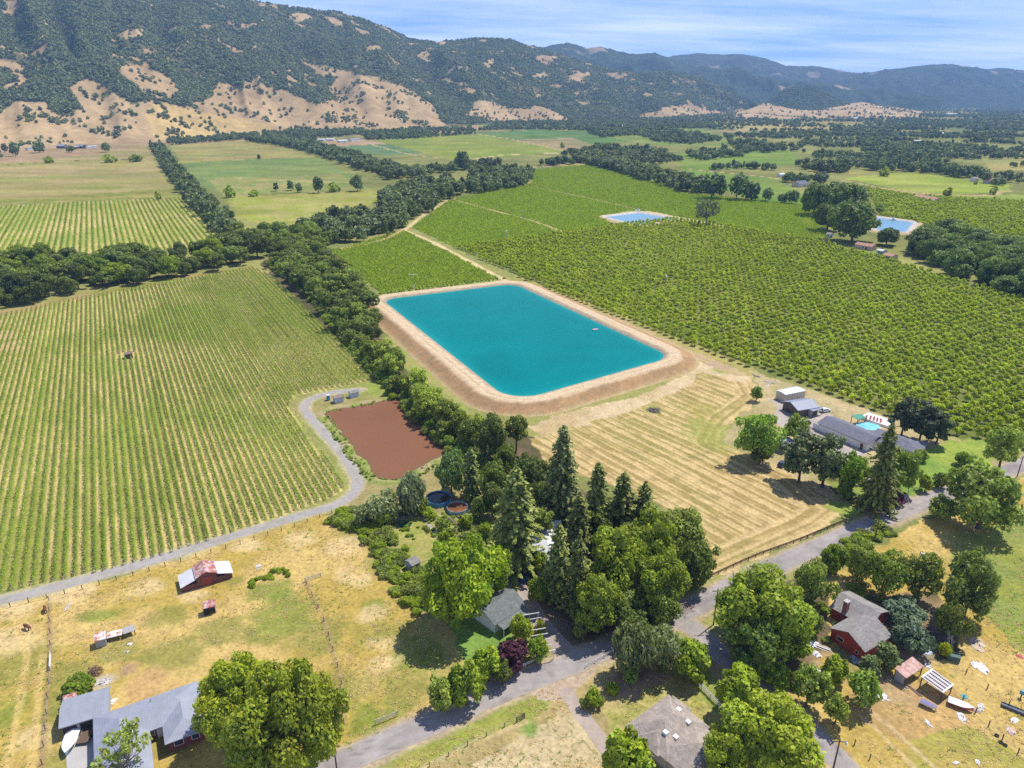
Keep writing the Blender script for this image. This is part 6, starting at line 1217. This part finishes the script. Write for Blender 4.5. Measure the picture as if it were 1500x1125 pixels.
def boat(label, px, py, rz, Ln, hullm, topm, z=.35):
    g = G(px, py); t = thing('boat', label, 'boat', (g[0], g[1], 0), rz); n = 12; hb = MB(); tb = MB(); rows = []
    for i in range(n+1):
        s = i/n; x = (s-.5)*Ln; w = Ln*.21*(1 if s < .45 else max(.04, (1-((s-.45)/.55)**2.2))); rows.append((x, w, z+.55+.25*s*s))
    for (x0, w0, z0), (x1, w1, z1) in zip(rows[:-1], rows[1:]):
        for s in (-1, 1):
            hb.poly([(x0, s*w0, z0), (x1, s*w1, z1), (x1, s*w1*.55, z), (x0, s*w0*.55, z)]); hb.poly([(x0, s*w0*.55, z), (x1, s*w1*.55, z), (x1, 0, z-.15), (x0, 0, z-.15)]); tb.poly([(x0, s*w0*1.02, z0+.01), (x1, s*w1*1.02, z1+.01), (x1, 0, z1+.4*min(1, w1)), (x0, 0, z0+.4*min(1, w0))])
    hb.poly([(rows[0][0], rows[0][1], rows[0][2]), (rows[0][0], -rows[0][1], rows[0][2]), (rows[0][0], -rows[0][1]*.55, z), (rows[0][0], 0, z-.15), (rows[0][0], rows[0][1]*.55, z)]); part(t, 'hull', hb, hullm); part(t, 'cover', tb, topm)
    kb = MB(); kb.box(-Ln*.3, -.35, 0, -Ln*.3+.15, .35, z-.16); kb.box(Ln*.2, -.3, 0, Ln*.2+.15, .3, z-.16); part(t, 'cradle', kb, BROWN)
boat('white covered boat parked on the paved yard beside the garage', 104, 1092, -1.3, 5.6, M_plain('boat_hull', (.25, .45, .52), .4), WHITE, .6); boat('white and red boat hull lying in the bare yard', 1406, 1036, -.6, 4.3, M_plain('red_hull', (.5, .12, .08), .5), WHITE); boat('small boat with dark blue and red cover in the bare yard', 1359, 1036, -.7, 2.9, WHITE, M_plain('blue_cover', (.22, .2, .36), .6))
g = G(127, 1080); t = thing('trailer', 'dark flat trailer next to the covered boat', 'trailer', (g[0], g[1], 0), -1.4); mb = MB(); mb.box(-1.8, -.9, .5, 1.8, .9, .62); part(t, 'bed', mb, BROWN); mb = MB(); mb.box(-1.8, -.95, .63, 1.8, -.9, 1.0); mb.box(-1.8, .9, .63, 1.8, .95, 1.); part(t, 'sides', mb, WOOD)
for y in (-1.0, 1.0): mb = MB(); mb.tube([(0, y-.1, .35), (0, y+.1, .35)], [.35, .35], 12); part(t, 'wheel', mb, RUBBER)
def crumple(label, px, py, w, d, col, name='tarp', h=.5, seed=0, cat='tarp', rz=None, holes=.25):
    r = np.random.default_rng(seed+int(px)); n = 11; g = G(px, py); xs, ys = np.meshgrid(np.linspace(-w/2, w/2, n), np.linspace(-d/2, d/2, n)); X = xs.ravel()+r.normal(size=n*n)*w*.03; Y = ys.ravel()+r.normal(size=n*n)*d*.03
    z = .05+h*(r.uniform(size=n*n)**2)*np.clip(1.2-np.hypot(X/w*2, Y/d*2), .05, 1); i = np.arange((n-1)**2); a = (i//(n-1))*n+i % (n-1); Fc = np.stack([a, a+1, a+n+1, a+n], 1); keep = (np.hypot(X[a]/w*2, Y[a]/d*2) < r.uniform(.7, 1.15, len(a))) & (r.uniform(size=len(a)) > holes*.5)
    Fc = Fc[keep]; n0 = len(X); V = np.concatenate([np.stack([X, Y, z], 1), np.stack([X, Y, z-.04], 1)]); Fc = np.concatenate([Fc, Fc[:, ::-1]+n0]); t = tag(obj(name, mesh_np(name, V, Fc, M_plain(name+'_stuff', col, .7, 3, (.8, 1.1))), None, (g[0], g[1], 0), r.uniform(0, 3) if rz is None else rz), label, cat); return t
WH = (.74, .73, .74)
for a in [('white crumpled plastic sheet on the golden grass near the right edge', 1438, 978, 5, 3.4, WH), ('white tarp lying against the dark green tree below the rusty shed', 1290, 1018, 2.6, 4.4, WH), ('white debris heap left of the red house', 1192, 944, 3.6, 2.6, WH), ('second pale debris heap nearer the junction tree', 1196, 958, 3, 2.2, (.62, .6, .6)), ('bluish debris heap in front of the red house gable', 1255, 968, 3.6, 2.4, (.50, .56, .64)), ('blue and white debris between blue grey tree and rusty shed', 1357, 955, 3, 2.4, (.5, .56, .68)), ('white junk beside the right post of the rusty shed', 1360, 976, 2.2, 1.6, WH), ('teal tarp beside the junk yard fence', 1413, 1021, 1.9, 1.5, (.12, .5, .5)), ('white sheet lying flat in the bare yard', 1360, 1060, 2.6, .9, WH), ('pale scrap heap in the bare yard right of the flat sheet', 1410, 1052, 3.4, 2, (.66, .63, .62)), ('pale scrap pile along the junk yard fence', 1437, 1036, 3., 1.8, (.62, .6, .58)), ('white scrap at the lower part of the junk yard fence', 1486, 1056, 2.4, 1.6, WH), ('pinkish scrap pile at the right edge of the junk yard', 1482, 1072, 3., 2, (.6, .45, .4)), ('small red and white junk near the right edge', 1494, 962, 2, 1.4, (.5, .12, .12)), ('white junk at the yard corner above the photo bottom', 1432, 1117, 1.6, 1., WH), ('white scrap at the bottom right', 1400, 1118, 1.8, .9, WH), ('white rag by the coop in the left pasture', 190, 944, 1.4, 1.2, WH), ('pale rag below the white one by the coop', 186, 955, 1.4, .9, (.6, .56, .5)), ('grey rubble heap behind the grey garage', 150, 1000, 4, 3, (.5, .46, .42)), ('white junk pile at the garage back wall', 165, 1028, 1.5, 3, WH), ('pale rock heap in the golden pasture', 379, 830, 2.6, 2, (.6, .56, .52)), ('long pale woodpile heap near the vineyard road', 99, 890, 4, 1.2, (.5, .44, .38)), ('white sheet leaning under the trees at the red house', 1199, 985, 2, 4.4, WH), ('white tarp behind the trees by the red house', 1351, 812, 2.2, 1.4, WH), ('straw coloured brush heap on the slope above the shelter', 1432, 945, 6, 4, (.5, .40, .3)), ('grey junk heap at the hay field corner by the orchard', 1128, 560, 7, 2.5, (.36, .32, .31)), ('dark pipe heap at the orchard edge', 1108, 551, 6, 1.5, (.2, .18, .2)), ('white scrap beside the grey junk heap', 1124, 565, 2.4, 1, WH)]:
    a = list(a); a[3] *= .8; a[4] *= .8; crumple(*a)
def planks(label, px, py, Ln, n, rz, col, group=None):
    g = G(px, py); mb = MB(); r = random.Random(int(px))
    for i in range(n): y = i*.32+r.uniform(-.1, .1); x = r.uniform(-.4, .4); z = r.choice((.02, .02, .16)); mb.box(x-Ln/2, y, z, x+Ln/2, y+.22, z+.1)
    tag(obj('plank_pile', mb.mesh('plank_pile', M_plain('plank', col, .9, 4)), None, (g[0], g[1], 0), rz), label, 'planks')
planks('stack of tan planks beside the rusty shed', 1309, 1004, 4, 7, -.8, (.42, .32, .2)); planks('pale planks on the ground left of the red house', 1204, 952, 3.4, 4, -.6, (.55, .5, .46)); planks('single dark beam lying in the bare yard', 1337, 1012, 3.2, 2, -1.2, (.2, .13, .1)); planks('grey boards beside the junk yard fence', 1422, 1040, 3.4, 3, -.6, (.4, .38, .36))
g = G(1390, 950); t = thing('ladder', 'aluminium ladders leaning at the foot of the dark oak', 'ladder', (g[0], g[1], 0), .3)
for k in range(2):
    mb = MB()
    for s in (-.2, .2): mb.tube([(k*.9+s, 0, 0), (k*.9+s, 1.2, 4.)], [.04, .04], 5)
    for i in range(12): mb.tube([(k*.9-.2, .1*i+.05, .33*i+.17), (k*.9+.2, .1*i+.05, .33*i+.17)], [.025, .025], 4)
    part(t, 'ladder_section', mb, METAL)
g = G(1395, 966); t = thing('dumpster', 'dark green open bin beside the ladders', 'bin', (g[0], g[1], 0), -.4); DG = M_plain('green_bin', (.06, .11, .09), .6); mb = MB(); mb.box(-1.2, -.8, .1, 1.2, -.72, 1.3); mb.box(-1.2, .72, .1, 1.2, .8, 1.3); mb.box(-1.2, -.71, .1, -1.12, .71, 1.3); mb.box(1.12, -.71, .1, 1.2, .71, 1.3); mb.box(-1.1, -.7, .1, 1.1, .7, .2); part(t, 'body', mb, DG); mb = MB(); mb.slab([(-1.25, -.85, 1.36), (1.25, -.85, 1.36), (1.25, .1, 1.42), (-1.25, .1, 1.42)], .05); part(t, 'lid', mb, DG)
g = G(1484, 1040); t = thing('trough', 'long dark water trough at the junk yard fence', 'trough', (g[0], g[1], 0), -.65); mb = MB(); mb.box(-2, -.5, 0, 2, -.42, .6); mb.box(-2, .42, 0, 2, .5, .6); mb.box(-2, -.41, 0, -1.92, .41, .6); mb.box(1.92, -.41, 0, 2, .41, .6); mb.box(-1.9, -.4, .05, 1.9, .4, .4); part(t, 'body', mb, M_plain('dark_steel', (.10, .11, .13), .6))
g = G(1495, 1022); t = thing('water_barrel', 'blue barrel on a post at the right edge', 'barrel', (g[0], g[1], 0)); mb = MB(); mb.tube([(0, 0, 0), (0, 0, .9)], [.12, .12], 6); part(t, 'post', mb, BROWN); mb = MB(); mb.tube([(0, 0, .91), (0, 0, 1.2), (0, 0, 1.5), (0, 0, 1.8)], [.34, .38, .38, .34], 14); part(t, 'barrel', mb, M_plain('blue_barrel', (.08, .3, .42), .5))
for x, y in ((1460, 1078), (1466, 1088), (1472, 1092)):
    g = G(x, y); mb = MB(); n = 14
    for k in range(n):
        a0, a1 = 2*math.pi*k/n, 2*math.pi*(k+1)/n; f = lambda a, r_, z: (math.cos(a)*r_, math.sin(a)*r_, z)
        mb.poly([f(a0, .38, .02), f(a1, .38, .02), f(a1, .38, .22), f(a0, .38, .22)]); mb.poly([f(a0, .38, .22), f(a1, .38, .22), f(a1, .22, .22), f(a0, .22, .22)]); mb.poly([f(a1, .22, .02), f(a0, .22, .02), f(a0, .22, .22), f(a1, .22, .22)])
    tag(obj('tyre', mb.mesh('tyre', RUBBER), None, (g[0], g[1], 0)), 'old black tyre lying in the junk yard', 'tyre', 'old tyres in the junk yard')
# raft, burn pile, cows, garden
g = G(872, 483, 1.7); t = thing('raft', 'small pinkish raft floating on the turquoise reservoir', 'raft', (g[0], g[1], RZ), .4); mb = MB(); mb.box(-1.4, -.8, .18, 1.4, .8, .3); part(t, 'deck', mb, M_plain('raft_boards', (.55, .36, .36), .8)); mb = MB()
for y in (-.55, .55): mb.tube([(-1.4, y, .05), (1.4, y, .05)], [.12, .12], 8)
part(t, 'floats', mb, M_plain('float_drum', (.4, .2, .22), .6))
def heap(name, label, cat, px, py, r0, n, col, hh=1.0):
    g = G(px, py); r = random.Random(int(px)); mb = MB()
    for i in range(n):
        a = r.uniform(0, 6.28); d = r0*math.sqrt(r.random())*.7; l = r.uniform(.6, 1.5)*r0*.5; b = r.uniform(0, 6.28); z = .1+hh*max(0, 1-d/r0)*r.random(); x, y = d*math.cos(a), d*math.sin(a); mb.tube([(x-l*math.cos(b), y-l*math.sin(b), z*.6+.05), (x+l*math.cos(b), y+l*math.sin(b), z+.12)], [.09, .04], 5)
    tag(obj(name, mb.mesh(name, M_plain(name+'_wood', col, .95, 3, (.6, 1.3))), None, (g[0], g[1], 0)), label, cat)
heap('brush_pile', 'round pile of old branches on the mown hay field', 'brush pile', 958, 602, 2.6, 60, (.22, .17, .15)); heap('brush_pile', 'tangled dead branches under the blue grey tree', 'brush pile', 1372, 935, 3., 60, (.25, .19, .16), 2.2); heap('brush_pile', 'brown brush scrap above the grey garage', 'brush pile', 140, 985, 1.8, 30, (.22, .13, .09)); heap('brush_pile', 'fallen pale branches at the grove edge by the road', 'brush pile', 1000, 890, 2.6, 40, (.4, .33, .28), 1.6)
COW = M_plain('brown_hide', (.14, .055, .025), .8, 3, (.7, 1.3))
def cow(label, px, py, rz):
    g = G(px, py); me = bpy.data.meshes.new('cow'); v = [(0, 0, 1.0), (.45, 0, 1.02), (.85, 0, 1.08), (1.15, 0, .9), (1.42, 0, .55), (-.4, 0, 1.02), (-.75, 0, 1.08), (-.95, 0, .75)]; e = [(0, 1), (1, 2), (2, 3), (3, 4), (0, 5), (5, 6), (6, 7)]; rad = [.36, .36, .30, .17, .11, .35, .26, .035]
    for bx, by, par in ((.72, .2, 2), (.72, -.2, 2), (-.66, .2, 6), (-.66, -.2, 6)): k = len(v); v += [(bx, by, .62), (bx-.02, by, .32), (bx, by, .02)]; e += [(par, k), (k, k+1), (k+1, k+2)]; rad += [.14, .075, .07]
    k = len(v); v += [(1.2, .16, .97), (1.2, -.16, .97)]; e += [(3, k), (3, k+1)]; rad += [.04, .04]
    me.from_pydata(v, e, []); me.materials.append(COW); o = tag(obj('cow', me, None, (g[0], g[1], 0), rz), label, 'cow'); md = o.modifiers.new('skin', 'SKIN'); md.use_smooth_shade = True
    for i, q in enumerate(me.skin_vertices[0].data): q.radius = (rad[i], rad[i]); q.use_root = i == 0
    o.modifiers.new('smooth', 'SUBSURF').render_levels = 1
cow('brown cow grazing alone in the left pasture', 41, 922, 2.7); cow('reddish brown cow at the wire fence near the vineyard road', 67, 896, 2.2)
for i, (x, y) in enumerate([(672, 757), (680, 763), (688, 770), (664, 764)]):
    g = G(x, y); mb = MB(); mb.box(-2.2, -.5, 0, 2.2, .5, .3); t = thing('garden_bed', 'raised wooden garden bed near the round tanks', 'garden bed', (g[0], g[1], 0), -.9, 'raised beds by the tanks'); part(t, 'frame', mb, WOOD); mb = MB(); mb.box(-2.1, -.42, .301, 2.1, .42, .36); part(t, 'soil', mb, M_plain('bed_soil', (.14, .12, .05), .95, 3, (.5, 1.8)))
strip('garden_path', [(612, 752), (625, 765), (645, 790), (660, 812)], 1.0, gravel, .02, .1, 5, MAT_GRAVEL, .6); strip('garden_path', [(566, 772), (575, 764), (592, 757), (612, 752)], 1.0, gravel, .024, .1, 5, MAT_GRAVEL, .6); strip('garden_path', [(586, 805), (592, 815), (600, 822)], 1.0, gravel, .024, .1, 5, MAT_GRAVEL, .6)
# pump stands at the basins
for lb, p, z in (('small white pump deck on the far rim of the vineyard basin', (934, 310), 1.2), ('dark pump deck on the far rim of the right basin', (1308, 323), 1.2)):
    g = G(*p); t = thing('pump_deck', lb, 'pump deck', (g[0], g[1], 1.4)); mb = MB(); mb.box(-2.2, -2.2, 0, 2.2, 2.2, .25); part(t, 'deck', mb, WHITE); mb = MB(); mb.box(-.9, -.7, .26, .9, .7, 1.7); part(t, 'pump_box', mb, METAL)
# ------------------------------------------------------------------ ground cover
def thicket(name, px, width, gap, protos, label, sc=(.6, 1.1), n_mul=1.):
    P = smooth_line(GP(px), 1.0); T = np.gradient(P, axis=0); T /= np.linalg.norm(T, axis=1)[:, None]; n = int(len(P)*width/gap/gap*n_mul); k = rng.integers(0, len(P), n); o = rng.uniform(-.5, .5, n)*width
    X = P[k, 0]-T[k, 1]*o; Y = P[k, 1]+T[k, 0]*o; s = rng.uniform(*sc, n); scatter(name, np.stack([X, Y, 0*X-.1], 1), rotz(n, rng, .15), uni(s, s*rng.uniform(.6, 1., n)), rng.integers(0, len(protos), n), protos, label, 'undergrowth')
BSH = [p[0] for p in PROTO['bush']]; DBS = [p[0] for p in PROTO['darkbush']]
thicket('bramble_thicket', [(490, 758), (530, 768), (560, 795), (580, 828), (604, 862), (630, 892)], 8.5, 1.5, BSH+DBS[:1], 'bramble thicket along the right side of the golden pasture', (.5, .9))
thicket('hedge_growth', [(1300, 777), (1262, 792), (1232, 812), (1205, 830)], 4.5, 1.4, BSH+DBS, 'leafy roadside growth between road and red house', (.5, .9))
thicket('creek_growth', [(395, 385), (450, 425), (500, 480), (545, 530), (600, 590), (660, 650), (720, 690), (790, 730)], 9, 2.0, DBS+BSH[:1], 'green undergrowth along the creek trees', (.6, 1.1)); thicket('grove_growth', [(700, 790), (770, 790), (850, 850), (920, 910), (980, 880)], 8, 2.6, DBS, 'undergrowth under the grove', (.5, 1.))
thicket('garden_growth', [(560, 760), (620, 770), (680, 780), (720, 800)], 16, 2.2, BSH+DBS, 'garden plants around the round tanks', (.2, .5)); thicket('basin_growth', [(540, 432), (610, 425), (740, 408)], 3, 1.6, BSH, 'low green growth behind the reservoir bank', (.25, .45))
thicket('yard_growth', [(1140, 1000), (1180, 960), (1220, 890), (1280, 870)], 9, 3.0, DBS+BSH, 'undergrowth around the red house', (.35, .7)); thicket('bramble_patch', [(362, 858), (385, 852), (418, 838)], 4, 1.5, BSH, 'low bramble patch in the golden pasture', (.3, .55))
r5 = np.random.default_rng(8)
def blades(name, mat, n, hgt, spread, seed):
    r = np.random.default_rng(seed); P = np.stack([r.normal(size=n)*spread, r.normal(size=n)*spread, hgt*r.uniform(.3, .8, n)], 1); N = np.stack([r.normal(size=n)*.6, r.normal(size=n)*.6, r.uniform(.4, 1., n)+(.5 if hgt < .45 else 0)], 1); V, Fc, c = leaf_quads(P, N, hgt*.55, r, r.uniform(.75, 1.25, n), r.uniform(0, 1, n), 1.6, (0, 0, 1)); V[:, 2] = np.maximum(V[:, 2], -.02); return mesh_np(name, V, Fc, mat, col=c)
REED = [blades('reed_clump', LF['reed'], 26, 1.5, .35, 1), blades('reed_clump', LF['reed'], 20, 1.1, .3, 2)]; TUFT = [blades('grass_tuft', LF['dry'], 18, .20, .42, 3), blades('grass_tuft', LF['straw'], 16, .20, .40, 4), blades('weed_tuft', LF['reed'], 14, .22, .36, 5)]
thicket('reeds', [(476, 612), (500, 645), (525, 680), (556, 704), (600, 698), (640, 680)], 3.2, .75, REED, 'green reeds along the brown pond edge', (.25, .55), .5); thicket('reeds', [(478, 604), (530, 594), (586, 584)], 1.6, .9, REED, 'thin reeds along the far edge of the brown pond', (.25, .5), .5)
def meadow(name, polys, gap, label, th=None, green=.25, s=(.45, .95)):
    A = []; K = []
    for p in polys:
        x, y = in_poly_points(p, gap, r5); f = fbm(x, y, 7, 3, 15); m = r5.uniform(size=len(x)) < np.clip((f-.3)*2.2, .05, 1); x, y = x[m], y[m]; gg = fbm(x, y, 14, 4, 3); A.append(np.stack([x, y, 0*x], 1)); K.append(np.where(r5.uniform(size=len(x)) < green*np.clip((gg-.35)*4, 0, 2), 2, r5.integers(0, 2, len(x))))
    A = np.concatenate(A); K = np.concatenate(K); n = len(A); q = r5.uniform(*s, n); scatter(name, A, rotz(n, r5), uni(q), K, TUFT, label, 'grass')
meadow('dry_grass', [[(-60, 960), (0, 896), (200, 848), (340, 802), (470, 764), (540, 800), (610, 910), (680, 985), (620, 1045), (490, 1110), (290, 930), (140, 1000), (60, 1150), (-60, 1150)]], 1.05, 'tufts of dry golden grass in the lower left pasture'); meadow('dry_grass', [[(1250, 840), (1330, 790), (1400, 780), (1560, 700), (1560, 1150), (1300, 1150), (1240, 1080), (1240, 1020), (1400, 960), (1400, 880)]], 1.0, 'tufts of dry golden grass on the right slopes')
meadow('lot_grass', [[(560, 1130), (800, 1010), (830, 1030), (890, 1125), (600, 1180)], [(880, 1040), (985, 965), (1070, 1050), (905, 1090)]], 1.1, 'dry grass on the front lots', None, .3, (.5, .9))

# ------------------------------------------------------------------ air, light, camera
hz = MB(); hz.box(-13000, -300, -2, 13000, 12600, 1400)
m = bpy.data.materials.new('air'); m.use_nodes = True; nt = m.node_tree; nt.nodes.clear()
out = nd(nt, 'ShaderNodeOutputMaterial'); pv = nd(nt, 'ShaderNodeVolumePrincipled'); pv.inputs['Color'].default_value = (.34, .61, 1, 1); pv.inputs['Density'].default_value = 7e-5; pv.inputs['Anisotropy'].default_value = 0.
L(nt, pv.outputs[0], out.inputs['Volume'])
tag(obj('haze', hz.mesh('haze', m)), None, None, None, 'stuff')
SUN_EL, SUN_AZ = R(60), math.atan2(.75, .65)          # towards +x, +y
sd = bpy.data.lights.new('sun', 'SUN'); sd.energy = 5.0; sd.angle = R(.53); sd.color = (1, .955, .88)
so = bpy.data.objects.new('sun', sd); C.objects.link(so); so.rotation_euler = (math.pi/2-SUN_EL, 0, math.pi-SUN_AZ)
so.location = (0, 0, 900)
w = bpy.data.worlds.new('World'); bpy.context.scene.world = w; w.use_nodes = True; nt = w.node_tree
bg = nt.nodes['Background']; sk = nd(nt, 'ShaderNodeTexSky', sky_type='NISHITA'); sk.sun_disc = False; sk.sun_elevation = SUN_EL; sk.sun_rotation = SUN_AZ
sk.altitude = 100; sk.air_density = 1.; sk.dust_density = .3; sk.ozone_density = 2.0
bg.inputs['Strength'].default_value = .08
# thin high cirrus: streaks of cloud on a flat layer far above
tc = nd(nt, 'ShaderNodeTexCoord'); sx = nd(nt, 'ShaderNodeSeparateXYZ'); L(nt, tc.outputs['Generated'], sx.inputs[0])
def mth(op, a, b=None):
    n = nt.nodes.new('ShaderNodeMath'); n.operation = op
    for i, q in enumerate((a, b)):
        if q is None: continue
        if isinstance(q, (int, float)): n.inputs[i].default_value = q
        else: L(nt, q, n.inputs[i])
    return n.outputs[0]
zc = mth('ADD', mth('MAXIMUM', sx.outputs[2], 0.0), .035); u = mth('DIVIDE', sx.outputs[0], zc); v = mth('DIVIDE', sx.outputs[1], zc)
cb = nd(nt, 'ShaderNodeCombineXYZ'); L(nt, mth('MULTIPLY', u, .35), cb.inputs[0]); L(nt, mth('ADD', mth('MULTIPLY', v, .62), mth('MULTIPLY', u, -.10)), cb.inputs[1])
n1 = noise(nt, .55, 8, cb.outputs[0], .6); cl = ramp(nt, n1, .38, 0., .62, 1.)
fade = mth('MULTIPLY', ramp(nt, sx.outputs[2], .012, .25, .05, 1.0), ramp(nt, sx.outputs[2], .3, 1.0, .6, .15))
fac = mth('MULTIPLY', mth('MULTIPLY', cl, fade), .6)
veil = nd(nt, 'ShaderNodeMix', data_type='RGBA'); L(nt, ramp(nt, sx.outputs[2], 0., .75, .16, 0.), veil.inputs[0]); L(nt, mul(nt, sk.outputs[0], (.62, .86, 1.25, 1)), veil.inputs[6]); veil.inputs[7].default_value = (5.4, 9., 18.5, 1)
mx = nd(nt, 'ShaderNodeMix', data_type='RGBA'); L(nt, fac, mx.inputs[0]); L(nt, veil.outputs[2], mx.inputs[6]); mx.inputs[7].default_value = (18.5, 18.6, 23.5, 1)
L(nt, mx.outputs[2], bg.inputs['Color'])
cd = bpy.data.cameras.new('camera'); cd.sensor_width = 36; cd.lens = 36*F/1500; cd.clip_start = 1; cd.clip_end = 60000
co = bpy.data.objects.new('camera', cd); C.objects.link(co); co.location = (0, 0, H); co.rotation_euler = (math.pi/2-PT, 0, 0)
sc_ = bpy.context.scene; sc_.camera = co
vs = sc_.view_settings; vs.view_transform = 'Standard'; vs.look = 'None'; vs.exposure = 0.32; vs.gamma = 1
cy = sc_.cycles; cy.max_bounces = 6; cy.diffuse_bounces = 3; cy.glossy_bounces = 2; cy.transmission_bounces = 3; cy.transparent_max_bounces = 4; cy.volume_bounces = 0
cy.use_adaptive_sampling = True; cy.adaptive_threshold = .015; cy.use_denoising = False; cy.denoiser = 'OPENIMAGEDENOISE'; cy.denoising_input_passes = 'RGB_ALBEDO_NORMAL'; cy.sample_clamp_indirect = 6
